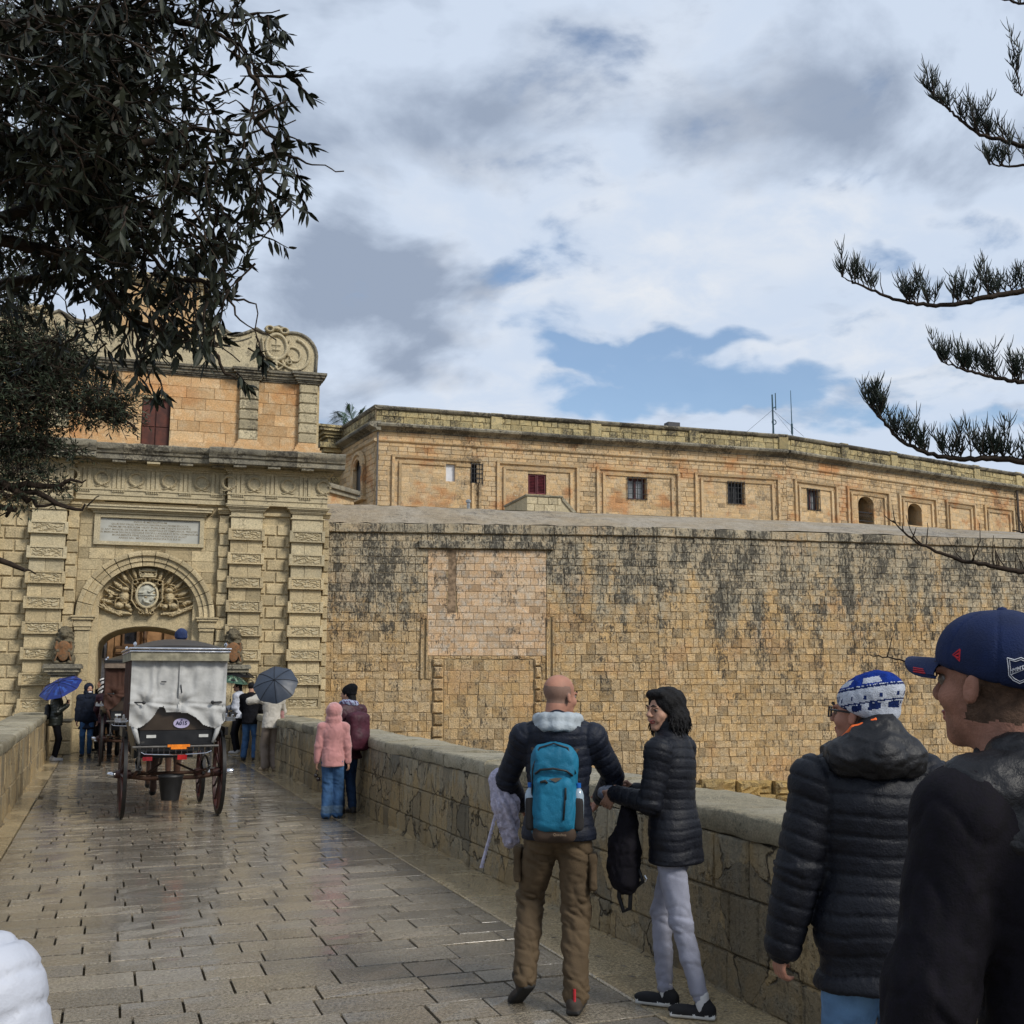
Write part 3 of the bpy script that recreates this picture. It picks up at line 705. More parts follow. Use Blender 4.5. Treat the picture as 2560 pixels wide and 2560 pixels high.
# core masses: passage piers, lintel, upper storey
def arc_pts(xc, zc, r, a0, a1, n): return [(xc + r * math.cos(R(a0 + (a1 - a0) * i / n)), zc + r * math.sin(R(a0 + (a1 - a0) * i / n))) for i in range(n + 1)]
OW, OZ, OT = 1.07, 2.40, 2.93                     # passage half width, springing, crown
def seg_arch(hw, zs, zt, n=14):
    h = zt - zs; pts = []
    for i in range(n + 1):
        t = math.pi - math.pi * i / n; pts.append((hw * math.cos(t), zs + h * math.sin(t) ** .9))
    return pts
mb = MB(); mb.box(-4.2, -OW, .30, 3.2, -.1, 7.0); mb.box(OW, 4.2, .30, 3.2, -.1, 7.0)
ar = seg_arch(OW, OZ, OT)
for i in range(len(ar) - 1):
    (xa, za), (xb, zb) = ar[i], ar[i + 1]
    mb.add([(xa, .44, za), (xb, .44, zb), (xb, .44, 3.4), (xa, .44, 3.4), (xa, 3.2, za), (xb, 3.2, zb), (xb, 3.2, 3.4), (xa, 3.2, 3.4)], [(0, 1, 2, 3), (0, 4, 5, 1), (4, 7, 6, 5)])
mb.box(-OW - .6, OW + .6, .62, 3.2, 3.38, 7.0)
mb.box(-4.0, -.33, .36, 2.6, 7.0, 9.45); mb.box(.34, 4.0, .36, 2.6, 7.0, 9.45); mb.box(-.33, .34, .36, 2.6, 8.56, 9.45); mb.box(-.33, .34, .62, 2.6, 7.0, 8.56); mb.build('core', G, gate)
# lintel face with the plain band under the arms, and the tympanum bed
mb = MB()
for i in range(len(ar) - 1):
    (xa, za), (xb, zb) = ar[i], ar[i + 1]
    mb.add([(xa, .425, za + .012), (xb, .425, zb + .012), (xb, .425, 3.2), (xa, .425, 3.2), (xa, .46, za), (xb, .46, zb)], [(0, 1, 2, 3), (0, 4, 5, 1)])
mb.box(-1.27, -OW + .0, .425, .5, 0, 3.2); mb.box(OW, 1.27, .425, .5, 0, 3.2); mb.build('lintel', G, gate)
# archivolt voussoirs
prof = [(1.22, .0), (1.22, .13), (1.33, .13), (1.335, .17), (1.46, .17), (1.465, .235), (1.535, .25), (1.575, .235), (1.58, .14), (1.58, -.02)]
NVo = 15; ZC = 3.15
for k in range(NVo):
    a0, a1 = 180 - 180 * k / NVo - .35, 180 - 180 * (k + 1) / NVo + .35; mb = MB(); V = []; st = 4
    for i in range(st + 1):
        t = R(a0 + (a1 - a0) * i / st)
        for r, w in prof: V.append((r * math.cos(t), .30 - w, ZC + r * math.sin(t)))
    n = len(prof); F = [(i * n + j, i * n + j + 1, (i + 1) * n + j + 1, (i + 1) * n + j) for i in range(st) for j in range(n - 1)] + [tuple(range(n)), tuple(range(st * n, st * n + n))]
    mb.add(V, F, tint(gr)); mb.build('voussoir', G, gate, smooth=40)
# jambs and imposts
for s in (-1, 1):
    a, b = sorted((s * 1.24, s * 1.575)); v = 0
    for hh in (.55, .6, .5, .62, .55): 
        mb = MB(); block(mb, gf(.30), a, b, v, v + hh - .006, .14, back=-.1, ch=.01, rough=.004, tn=tint(gr)); mb.build('jamb_stone', G, gate, fix=False); v += hh
    mb = MB()
    for z0, z1, e in ((2.82, 2.90, .01), (2.90, 2.99, .035), (2.99, 3.06, .02), (3.06, 3.12, .07), (3.12, 3.155, .10)): mb.box(a - e, b + e, .13 - e, .5, z0 + .002, z1)
    mb.build('impost', G, gate)
# centre wall ashlar
rc = []
for q in courses(-1.6, 1.6, 3.15, 5.62, .29, .55, .006, .05, .3, r=gr):
    zz_ = max(0.0, q[2] - ZC); rr = 1.42 ** 2 - zz_ ** 2
    if rr > 0: rc += clip([q], [(-math.sqrt(rr), math.sqrt(rr), -9, 99)])
    else: rc.append(q)
rc = clip(rc, [(-1.20, 1.20, 4.86, 5.62)])
for q in rc:
    mb = MB(); block(mb, gf(.30), *q, .02 + gr.uniform(0, .006), back=-.05, ch=.006, rough=.003, tn=tint(gr)); mb.build('stone_block', G, gate, fix=False)
mb = MB(); mb.box(-1.6, 1.6, .30, .62, 4.7, 5.9)
for s in (-1, 1):                                 # spandrels behind the ashlar
    pts = [(s * 1.6, 3.1), (s * 1.6, 4.75), (0, 4.75)] + [(s * 1.4 * math.sin(R(t)), ZC + 1.4 * math.cos(R(t))) for t in range(0, 91, 10)]
    mb.prism(pts, .30, .6)
mb.build('spandrel', G, gate)
# worm-cut (vermiculated) band faces, three patterns
def worm(seed):
    r = np.random.RandomState(seed); ph = r.rand(6) * 6
    def f(U, V_):
        ed = np.minimum.reduce([U + .30, .30 - U, V_ + .095, .095 - V_])
        q = np.sin(95 * V_ + 2.6 * np.sin(17 * U + ph[0] + 2 * np.sin(9 * V_ * 3 + ph[1])) + 1.6 * np.sin(41 * U + ph[2]) + 1.2 * np.sin(29 * U - 60 * V_ + ph[3]))
        return np.where(ed < .012, -.012, .014 * np.clip(q * 1.8, -1, 1))
    return f
worms = []
for k in range(3):
    o = grid('worm_cut_panel', -.30, .30, -.095, .095, 44, 15, worm(k), lambda u, w, v: (u, -w, v), GP, None, smooth=False); worms.append(o.data); bpy.data.objects.remove(o)
def pilaster(x0, x1, k):
    bz = [5.33 - .585 * i for i in range(8)]; xm = (x0 + x1) / 2
    for i, zt in enumerate(bz):
        zb = zt - .28; pale = G if i > 1 or k == 2 else GP
        o = .055; mb = MB(); tn = tint(gr)
        # frame around a sunk panel
        block(mb, gf(0), x0 - o, x1 + o, zb, zt, .055, back=-.3, ch=.012, rough=.002, tn=tn); 
        for (a, b, c, d_) in ((x0 - o, x1 + o, zb, zb + .03), (x0 - o, x1 + o, zt - .035, zt), (x0 - o, x0 + .025, zb + .03, zt - .035), (x1 - .025, x1 + o, zb + .03, zt - .035)): mb.box(a + .002, b - .002, -.085, -.04, c + .001, d_ - .001, tn)
        mb.build('band_stone', pale, gate, fix=False)
        w = link('worm_cut_panel', worms[(i + k) % 3], gate); w.location = (xm, -.062, (zb + zt) / 2); w.scale = ((x1 - x0) / .76 * 1.08, 1, 1)
        zl = bz[i + 1] if i < 7 else 1.0
        if i == 7: break
        c = xm + gr.uniform(-.12, .12)
        for (a, b) in ((x0, c - .003), (c + .003, x1)) if gr.random() < .75 else ((x0, x1),):
            mb = MB(); block(mb, gf(0), a, b, zl + .004, zb - .004, .0, back=-.3, ch=.006, rough=.004, nu=3, nv=2, tn=tint(gr)); mb.build('shaft_stone', pale, gate, fix=False)
    mb = MB(); block(mb, gf(0), x0, x1, 5.334, 5.62, 0, back=-.3, ch=.006, rough=.003, tn=tint(gr)); mb.build('shaft_stone', GP, gate, fix=False)
    mb = MB()                                     # capital
    mb.box(x0 - .04, x1 + .04, -.04, .3, 5.625, 5.655); mb.box(x0, x1, 0, .3, 5.657, 5.76)
    for z0, z1, e in ((5.762, 5.79, .035), (5.79, 5.83, .06), (5.83, 5.865, .09), (5.865, 5.90, .13), (5.90, 5.928, .15)): mb.box(x0 - e, x1 + e, -e, .3, z0, z1 - .001)
    mb.build('capital', GP, gate)
    mb = MB()                                     # base mouldings and plinth
    zb = bz[7]
    mb.box(x0, x1, 0, .3, 1.10, zb, tint(gr)); mb.box(x0 - .05, x1 + .05, -.05, .3, 1.02, 1.10); mb.box(x0 - .08, x1 + .08, -.08, .3, .93, 1.018); mb.box(x0 - .12, x1 + .12, -.12, .3, .80, .928)
    mb.build('pilaster_base', G, gate)
    v = 0
    for hh in (.4, .395):
        for (a, b) in ((x0 - .1, xm - .003), (xm + .003, x1 + .1)):
            mb = MB(); block(mb, gf(0), a, b, v + .003, v + hh - .003, .10, back=-.3, ch=.015, rough=.006, tn=tint(gr)); mb.build('plinth_stone', G, gate, fix=False)
        v += hh
PIL = [(-4.12, -3.36), (-2.64, -1.88), (1.88, 2.64), (3.36, 4.12)]
for k, (a, b) in enumerate(PIL): pilaster(a, b, k)
def rust(x0, x1, z, h, patt, y0, w=.055, gap=.045):
    for (a, b) in patt:
        a = max(x0, a); b = min(x1, b)
        mb = MB(); block(mb, gf(y0), a, b, z + gap / 2, z + h - gap / 2, w + gr.uniform(-.004, .006), back=-.05, ch=.012, rough=.006, nu=2, nv=2, tn=tint(gr)); mb.build('rusticated_block', G, gate, fix=False)
for s in (-1, 1):
    # strips beside the arch and at the outer edge
    for (a, b, y0) in ((1.60, 1.86, .16), (4.14, 4.30, .16)):
        x0, x1 = sorted((s * a, s * b)); mb = MB(); mb.box(x0 + .02, x1 - .02, y0, .4, 0, 5.66); mb.build('strip_core', G, gate); v = .82; i = 0
        while v < 5.5:
            dx = .0 if i % 2 else .035
            xx = (x0 + (dx if s > 0 else 0), x1 - (dx if s < 0 else 0))
            rust(x0, x1, v, .2925, [xx], y0, .06 if i % 2 == 0 else .045, .03); v += .2925; i += 1
        mb = MB(); mb.box(x0, x1, y0 - .1, .3, 0, .80); mb.build('strip_base', G, gate); mb = MB()
        for z0, z1, e in ((5.70, 5.74, .05), (5.74, 5.78, .08), (5.78, 5.83, .12)): mb.box(x0 - e * .3, x1 + e * .3, y0 - e, .3, z0, z1 - .001)
        mb.build('strip_moulding', G, gate)
    x0, x1 = sorted((s * 2.66, s * 3.34)); W_ = x1 - x0; v = .82; i = 0
    while v < 5.5:
        if i % 2: pt = [(x0, x0 + W_ * .48), (x0 + W_ * .54, x1)]
        else: pt = [(x0, x0 + W_ * .14), (x0 + W_ * .20, x0 + W_ * .80), (x0 + W_ * .86, x1)]
        rust(x0, x1, v, .2925, pt, .24, .06, .045); v += .2925; i += 1
    mb = MB(); mb.box(x0, x1, .22, .4, 0, 5.93); mb.box(x0, x1, .10, .4, 0, .80); mb.box(x0, x1, .14, .3, 5.70, 5.78); mb.build('panel_wall', G, gate)
# entablature: centre set back, wings forward
EN = [(-1.72, 1.72, .20), (1.78, 4.22, .0), (-4.22, -1.78, .0)]
for (a, b, y) in EN:
    mb = MB(); mb.box(a, b, y, .5, 5.932, 6.05); mb.box(a, b, y - .025, .5, 6.052, 6.17); mb.box(a - .02, b + .02, y - .05, .5, 6.172, 6.205); mb.build('architrave', GP, gate)
    mb = MB(); mb.box(a, b, y + .015, .5, 6.207, 6.74); mb.build('frieze', GP, gate)
    mb = MB()
    for z0, z1, e in ((6.70, 6.742, .03), (6.744, 6.79, .07), (6.79, 6.84, .12)): mb.box(a - e, b + e, y - e, .5, z0, z1 - .001)
    mb.build('bed_moulding', GP, gate)
mb = MB(); mb.box(-1.80, 1.80, .32, .6, 5.93, 6.85)
mb.build('frieze_core', G, gate)
def cornice_run(a, b, y, first, last):
    u = a
    while u < b - .01:
        w = gr.uniform(.5, .8); e = min(u + w, b)
        if b - e < .3: e = b
        mb = MB(); prof = [(.5, 6.845), (-.42, 6.845), (-.42, 6.86), (-.46, 6.865), (-.46, 6.985), (-.50, 7.0), (-.52, 7.06), (-.56, 7.09), (-.585, 7.16), (-.585, 7.21), (-.55, 7.235), (.5, 7.27)]
        n = len(prof); V = []
        for i in range(5):
            x = u + .002 + (e - u - .004) * i / 4
            for (yy, z) in prof: V.append((x, y + yy + gr.uniform(-.006, .006), z + (gr.uniform(-.012, .012) if z > 7.05 else 0)))
        F = [(i * n + j, i * n + j + 1, (i + 1) * n + j + 1, (i + 1) * n + j) for i in range(4) for j in range(n - 1)] + [tuple(range(n)), tuple(range(4 * n, 5 * n))]
        mb.add(V, F, tint(gr)); mb.build('cornice_stone', CO, gate, smooth=35); u = e
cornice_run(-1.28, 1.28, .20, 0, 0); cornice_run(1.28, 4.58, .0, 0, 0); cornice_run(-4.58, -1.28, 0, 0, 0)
def gx(cx, cy=240): return atY(cx / 2.2465, 1100 + cy / 2.2465, 28).x - GC
def leafring(mb, cx, cz, r, y, seed):
    q = random.Random(seed)
    for ring in range(2):
        for k in range(26):
            t = 2 * math.pi * k / 26 + q.uniform(-.06, .06); rr = r * (1 if ring else .84); a = t + (1 if t % (2 * math.pi) < math.pi else -1) * 0 + (math.pi / 2 + (.55 if ring else -.55)) * (1 if math.cos(t) > 0 else -1)
            p = Vector((cx + rr * math.cos(t), y - .02, cz + rr * math.sin(t))); d = Vector((math.cos(a), -.15, math.sin(a))); L = .095; n = Vector((-d.z, 0, d.x)) * .022
            mb.add([p - d * L * .2, p + n + d * L * .35 + Vector((0, -.022, 0)), p + d * L, p - n + d * L * .35 + Vector((0, .0, 0)), p + d * L * .4 + Vector((0, -.035, 0))], [(0, 1, 4), (1, 2, 4), (2, 3, 4), (3, 0, 4)], (.6, .5, .2))
    mb.tube([(cx + r * .92 * math.cos(2 * math.pi * i / 24), y - .012, cz + r * .92 * math.sin(2 * math.pi * i / 24)) for i in range(25)], .022, 6, False, (.5, .5, .3))
    for s in (-1, 1): mb.tube([(cx, y - .02, cz - r), (cx + s * .1, y - .02, cz - r - .04), (cx + s * .17, y - .015, cz - r - .02)], [.018, .014, .006], 5, True)
wr_x = [gx(570), gx(765), gx(950), gx(1135)]; tri_x = [gx(470), gx(665), gx(858), gx(1043), gx(1222)]
for i, x in enumerate(wr_x + [gx(400), 2.42, 3.24, -2.42, -3.24, 1.80, 4.12]):
    y = .215 if abs(x) < 1.7 else .015
    mb = MB(); leafring(mb, x, 6.465, .165, y, i); mb.build('wreath', GP, gate)
for x in tri_x + [gx(285), 2.02, 2.84, 3.66, -2.02, -2.84, -3.66]:
    y = .215 if abs(x) < 1.7 else .015; mb = MB()
    for k in (-1, 0, 1): mb.box(x + k * .105 - .038, x + k * .105 + .038, y - .03, y + .02, 6.215, 6.68)
    mb.box(x - .16, x + .16, y - .04, y + .02, 6.68, 6.70); mb.build('triglyph', GP, gate)
    mb = MB(); mb.box(x - .15, x + .15, y - .085, y, 6.165, 6.185)
    for k in range(6): mb.lathe([(.012, 6.165), (.022, 6.125)], 6, (x - .125 + k * .05, y - .06, 0)); 
    mb.build('guttae', GP, gate)
    mb = MB(); mb.box(x - .15, x + .15, y - .44, y - .05, 6.795, 6.843); mb.build('corbel_block', CO if gr.random() < .5 else GP, gate)
# ------- inscription tablet
mb = MB(); T0, T1, B0, B1 = -1.27, 1.26, 4.86, 5.60
for (a, b, c, d_) in ((T0, T1, B0, B0 + .085), (T0, T1, B1 - .085, B1), (T0, T0 + .13, B0 + .085, B1 - .085), (T1 - .1, T1, B0 + .085, B1 - .085)): mb.box(a, b, .20, .4, c + .0005, d_ - .0005)
mb.build('tablet_frame', GP, gate)
marble = simple('grey_marble', (.42, .415, .37), .4, .4, 0, .10, 3, 0)
mb = MB(); mb.box(T0 + .1, T1 - .08, .262, .35, B0 + .06, B1 - .06); mb.build('tablet', marble, gate)
mb = MB()
for z0, z1, e in ((5.61, 5.66, .04), (5.66, 5.70, .08), (5.70, 5.76, .16), (5.76, 5.80, .19)): mb.box(T0 - e, T1 + e, .20 - e, .5, z0, z1 - .001)
mb.build('tablet_cornice', GP, gate)
ink = simple('cut_letters', (.20, .165, .11), .8, .2)
def text_obj(name, s, size, m, parent, loc, rot=(math.pi / 2, 0, 0), ext=.002, width=None, align='CENTER', bold=0.0):
    cu = bpy.data.curves.new(name, 'FONT'); cu.body = s; cu.size = size; cu.align_x = align; cu.align_y = 'CENTER'; cu.extrude = ext; cu.resolution_u = 2; cu.offset = bold
    o = bpy.data.objects.new(name, cu); COL.objects.link(o)
    dg = bpy.context.evaluated_depsgraph_get(); dg.update(); me = bpy.data.meshes.new_from_object(o.evaluated_get(dg)); bpy.data.objects.remove(o)
    me.materials.clear(); me.materials.append(m)
    xs = [v.co.x for v in me.vertices]
    if width and xs: 
        f = width / (max(xs) - min(xs))
        for v in me.vertices: v.co.x *= f
    q = link(name, me, parent); q.location = loc; q.rotation_euler = rot; return q
LN = [('ANTIQUAM HANC URBEM QUAM PATRES NOSTRI INCOLUERUNT', 2.0), ('INSULÆ METROPOLIM', .76), ('QUÆ DIVI PAULI PROPICIO NAUFRAGIO FIDEM EDOCTA', 1.78), ('PRIMUM PRÆSULEM VIDIT PUBLIUM TANTI HOSPITIS', 1.90),
      ('D. ANT. MANOEL DE VILHENA M. M. HOSPITALIS ET TEMPLARIOR. PRINCEPS', 2.22), ('IN MEMORIAM DIVI PAULI ECCLESIÆ DISCIPULI ANDREÆ ET PETRI GERMANORUM', 2.25), ('MONUMENTA PENE COLLAPSA RESTAURAVIT ET AUXIT', 1.72), ('ANNO SAL. MDCCXXIV PRINCIPATUS SUI III', 1.42)]
for i, (s, w) in enumerate(LN): tx_ = text_obj('inscription_line', s, .066, ink, gate, (.0, .2615, 5.495 - i * .0655), width=w, ext=.001, bold=.0008)
# ------- coat of arms in the tympanum
def prim_h(U, V_, E):
    H_ = np.full(U.shape, -.02)
    for e in E:
        if e[0] == 'e':
            _, cx, cz, rx, rz, a, h = e; c, s = math.cos(a), math.sin(a); x = (U - cx) * c + (V_ - cz) * s; z = -(U - cx) * s + (V_ - cz) * c
            q = 1 - (x / rx) ** 2 - (z / rz) ** 2; H_ = np.maximum(H_, np.where(q > 0, h * np.sqrt(np.clip(q, 0, 1)), -.02))
        elif e[0] == 'r':
            _, cx, cz, rx, rz, w, h = e; q = np.abs(np.sqrt(((U - cx) / rx) ** 2 + ((V_ - cz) / rz) ** 2) - 1) * min(rx, rz); H_ = np.maximum(H_, np.where(q < w, h * np.sqrt(np.clip(1 - (q / w) ** 2, 0, 1)), -.02))
        else:
            _, x0, z0, x1, z1, r0, r1, h = e; dx, dz = x1 - x0, z1 - z0; t = np.clip(((U - x0) * dx + (V_ - z0) * dz) / (dx * dx + dz * dz), 0, 1)
            q = np.sqrt((U - x0 - t * dx) ** 2 + (V_ - z0 - t * dz) ** 2) / (r0 + (r1 - r0) * t); H_ = np.maximum(H_, np.where(q < 1, h * np.sqrt(np.clip(1 - q ** 2, 0, 1)), -.02))
    return H_
ar_ = random.Random(4); EL = []
for s in (-1, 1):
    for k in range(11):                           # lances, banners and feathers radiating
        a = R(14 + 13.5 * k / 1.6) ; a = R(12 + k * 7.4); r0, r1 = .42, 1.08 - .10 * (k > 8) + ar_.uniform(-.06, .05)
        x1, z1 = s * r1 * math.cos(a), 3.34 + (r1) * math.sin(a) * .93; EL.append(('c', s * r0 * math.cos(a), 3.42 + r0 * math.sin(a), x1, z1, .018, .014, .07))
        if k % 2 == 0: EL.append(('e', s * (r1 - .12) * math.cos(a), 3.34 + (r1 - .12) * math.sin(a) * .93, .15, .055, s * (a if s > 0 else a) , .09))
        if k in (7, 9): EL.append(('e', x1, z1, .05, .05, 0, .09))
    for k in range(34):                           # cloth, armour, cannons, foliage
        a = ar_.uniform(0, math.pi * .48); r_ = ar_.uniform(.33, .98); x = s * r_ * math.cos(a); z = 3.30 + r_ * math.sin(a) * .8
        EL.append(('e', x, z, ar_.uniform(.04, .10), ar_.uniform(.018, .045), ar_.uniform(-1.2, 1.2), ar_.uniform(.07, .13)))
    for k in range(9):
        EL.append(('c', s * (.35 + k * .05), 3.22 + .03 * math.sin(k), s * (.75 + .05 * k), 3.26 + .022 * k + ar_.uniform(-.02, .06), .035, .02, .10))
    EL += [('e', s * .52, 3.62, .13, .15, .2 * s, .15), ('e', s * .50, 3.80, .10, .07, 0, .16), ('e', s * .62, 3.42, .12, .09, 0, .16), ('r', s * .62, 3.48, .10, .12, .018, .13), ('e', s * .42, 3.40, .09, .07, .5 * s, .15)]
    EL += [('r', s * .285, 3.98, .055, .05, .018, .16), ('c', s * .34, 3.95, s * .35, 3.55, .028, .02, .15), ('c', s * .35, 3.55, s * .22, 3.36, .03, .02, .15), ('r', s * .12, 3.27, .05, .045, .017, .15), ('c', s * .2, 3.36, s * .05, 3.22, .03, .03, .14), ('c', s * .33, 4.02, s * .1, 4.08, .02, .02, .14)]
EL += [('c', 0, 3.25, 0, 3.34, .06, .03, .16)]
def tym(U, V_):
    h = prim_h(U, V_, EL); P = np.stack([U, V_, U * 0], 1)
    return np.where(h > 0, h * 1.55 + .022 * vnoise(P, 42, 2) + .012 * vnoise(P, 85, 3), h)
TB = .45
tm = lambda u, v: u * u + (v - 3.15) ** 2 < 1.30 ** 2 and v > 3.12
grid('arms_trophies', -1.3, 1.3, 3.12, 4.45, 200, 104, lambda U, V_: tym(U, V_), lambda u, w, v: (u, TB - max(w, -.02), v), G, gate, mask=tm, smooth=False)
EC = [('e', 0, 4.17, .19, .055, 0, .13), ('c', -.17, 4.12, .17, 4.12, .022, .022, .15), ('c', -.17, 4.26, .17, 4.26, .03, .03, .13), ('e', 0, 4.30, .17, .05, 0, .11)] + [('e', -.16 + .08 * i, 4.205, .02, .02, 0, .16) for i in range(5)] + [('c', -.18, 4.13, -.2, 4.28, .02, .03, .12), ('c', .18, 4.13, .2, 4.28, .02, .03, .12)]
grid('crown', -.24, .24, 4.07, 4.37, 40, 28, lambda U, V_: prim_h(U, V_, EC), lambda u, w, v: (u, TB - .03 - w, v), GP, gate, mask=lambda u, v: prim_h(np.array([u]), np.array([v]), EC)[0] > -.01)
mb = MB(); n = 40; ring = [(math.cos(2 * math.pi * i / n), math.sin(2 * math.pi * i / n)) for i in range(n)]
V = []
for (rx, rz, w) in ((.27, .32, .10), (.27, .32, .17), (.25, .30, .185), (.225, .275, .185), (.215, .265, .155)):
    V += [(rx * c, TB - w, 3.68 + rz * s) for c, s in ring]
mb.add(V, [(k * n + i, k * n + (i + 1) % n, (k + 1) * n + (i + 1) % n, (k + 1) * n + i) for k in range(4) for i in range(n)], (.8, .5, .1)); sh = mb.build('shield', GP, gate, smooth=40)
grey = simple('carved_grey_stone', (.42, .41, .34), .7, .3, 0, .3, 14, .5, 60)
ES = [('e', .12, 3.80, .08, .03, .6, .035), ('e', .05, 3.76, .05, .02, -.4, .03), ('e', -.06, 3.54, .03, .06, .3, .04), ('e', .02, 3.50, .07, .03, -.3, .035), ('c', -.2, 3.68, .2, 3.68, .008, .008, .02), ('c', -.2, 3.735, -.08, 3.735, .01, .01, .02), ('c', .1, 3.56, .14, 3.60, .03, .03, .015)]
grid('shield_field', -.22, .22, 3.41, 3.95, 44, 54, lambda U, V_: prim_h(U, V_, ES) + .02 + .05 * np.clip(1 - (U / .22) ** 2 - ((V_ - 3.68) / .27) ** 2, 0, 1), lambda u, w, v: (u, TB - .125 - w, v), grey, gate, mask=lambda u, v: (u / .216) ** 2 + ((v - 3.68) / .266) ** 2 < 1)
mb = MB(); mb.box(-1.3, 1.3, .58, .64, 3.1, 4.5); mb.build('tympanum', G, gate)
# ------- upper storey
UP = [(-3.93, -3.47), (-2.46, -1.99), (1.99, 2.46), (3.47, 3.93)]
rc = courses(-3.9, 3.9, 7.5, 9.18, .28, .62, .006, .08, .3, r=gr); rc = clip(rc, [(-.33, .34, 7.2, 8.56)])
for q in rc:
    mb = MB(); block(mb, gf(.36), *q, .02 + gr.uniform(-.004, .006), back=-.03, ch=.006, rough=.004, tn=tint(gr)); mb.build('stone_block', GU, gate, fix=False)
mb = MB(); mb.box(-3.95, -.33, .30, .5, 7.2, 7.5); mb.box(.34, 3.95, .30, .5, 7.2, 7.5); mb.build('upper_plinth', GU, gate)
for (a, b) in UP:
    v = 7.62
    while v < 9.0:
        mb = MB(); block(mb, gf(.20), a, b, v, v + .225, 0, back=-.25, ch=.02, rough=.003, tn=tint(gr)); mb.build('upper_shaft_stone', GP, gate, fix=False); v += .262
        mb = MB(); mb.box(a + .03, b - .03, .23, .5, v - .037, v, (.1, .5, .8)); mb.build('shaft_joint', GP, gate)
    mb = MB(); mb.box(a - .12, b + .12, .08, .5, 7.25, 7.42); mb.box(a - .08, b + .08, .12, .5, 7.42, 7.5); mb.box(a - .04, b + .04, .16, .5, 7.5, 7.565); mb.box(a, b, .2, .5, 7.565, 7.62); mb.build('upper_base', GU, gate)
def up_cornice(a, b, y):
    mb = MB(); e0 = 0
    for z0, z1, e in ((9.17, 9.21, .03), (9.21, 9.25, .06), (9.25, 9.32, .10), (9.32, 9.38, .15), (9.38, 9.44, .19)): mb.box(a - e, b + e, y - e, .6, z0, z1 - .001, tint(gr))
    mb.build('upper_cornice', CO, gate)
up_cornice(-3.9, 3.9, .34)
for (a, b) in UP: up_cornice(a - .02, b + .02, .2)
door = simple('red_brown_shutter_paint', (.085, .022, .012), .55, .4, 0, .35, 5, .2, 40)
mb = MB(); mb.box(-.33, .34, .5, .6, 7.2, 8.56); fr_ = mb.build('door', door, gate)
for (a, b) in ((-.32, -.01), (.005, .33)):
    for (c, d_) in ((7.3, 7.84), (7.86, 8.54)):
        m_ = MB(); m_.box(a + .012, b - .012, .462, .50, c, d_); m_.build('door_panel', door, fr_)
# scrolled parapet
def outline():
    R_ = []                                       # right half, from the centre top outwards
    R_ += [(0, 11.45), (1.0, 11.45), (1.0, 10.95)]
    for i in range(13):
        t = i / 12; R_.append((1.0 + 1.35 * t, 10.95 - .72 * math.sin(math.pi * min(1, t * 1.18) / 2) * (1 - .45 * max(0, t - .55) / .45)))
    R_ += [(2.55, 10.45), (2.7, 10.58), (2.92, 10.66), (3.1, 10.60)]
    for i in range(12): 
        a = R(118 - 128 * i / 11); R_.append((3.30 + .60 * math.cos(a), 9.93 + .60 * math.sin(a)))
    R_ += [(3.88, 9.44)]
    return R_
rt = outline(); lf = [(-x, z) for x, z in reversed(rt[1:])]; poly = lf + rt
mb = MB()
V = []; n = len(poly)
for y in (.34, .75):
    V += [(x, y, z) for x, z in poly] + [(x, y, 9.43) for x, z in poly]
F = []
for i in range(n - 1):
    F += [(i, i + 1, n + i + 1, n + i), (2 * n + i, 3 * n + i, 3 * n + i + 1, 2 * n + i + 1), (i, 2 * n + i, 2 * n + i + 1, i + 1)]
F += [(0, n, 3 * n, 2 * n), (n - 1, 3 * n - 1, 4 * n - 1, 2 * n - 1)]
mb.add(V, F, (.6, .5, .4)); mb.build('scrolled_parapet', GP, gate)
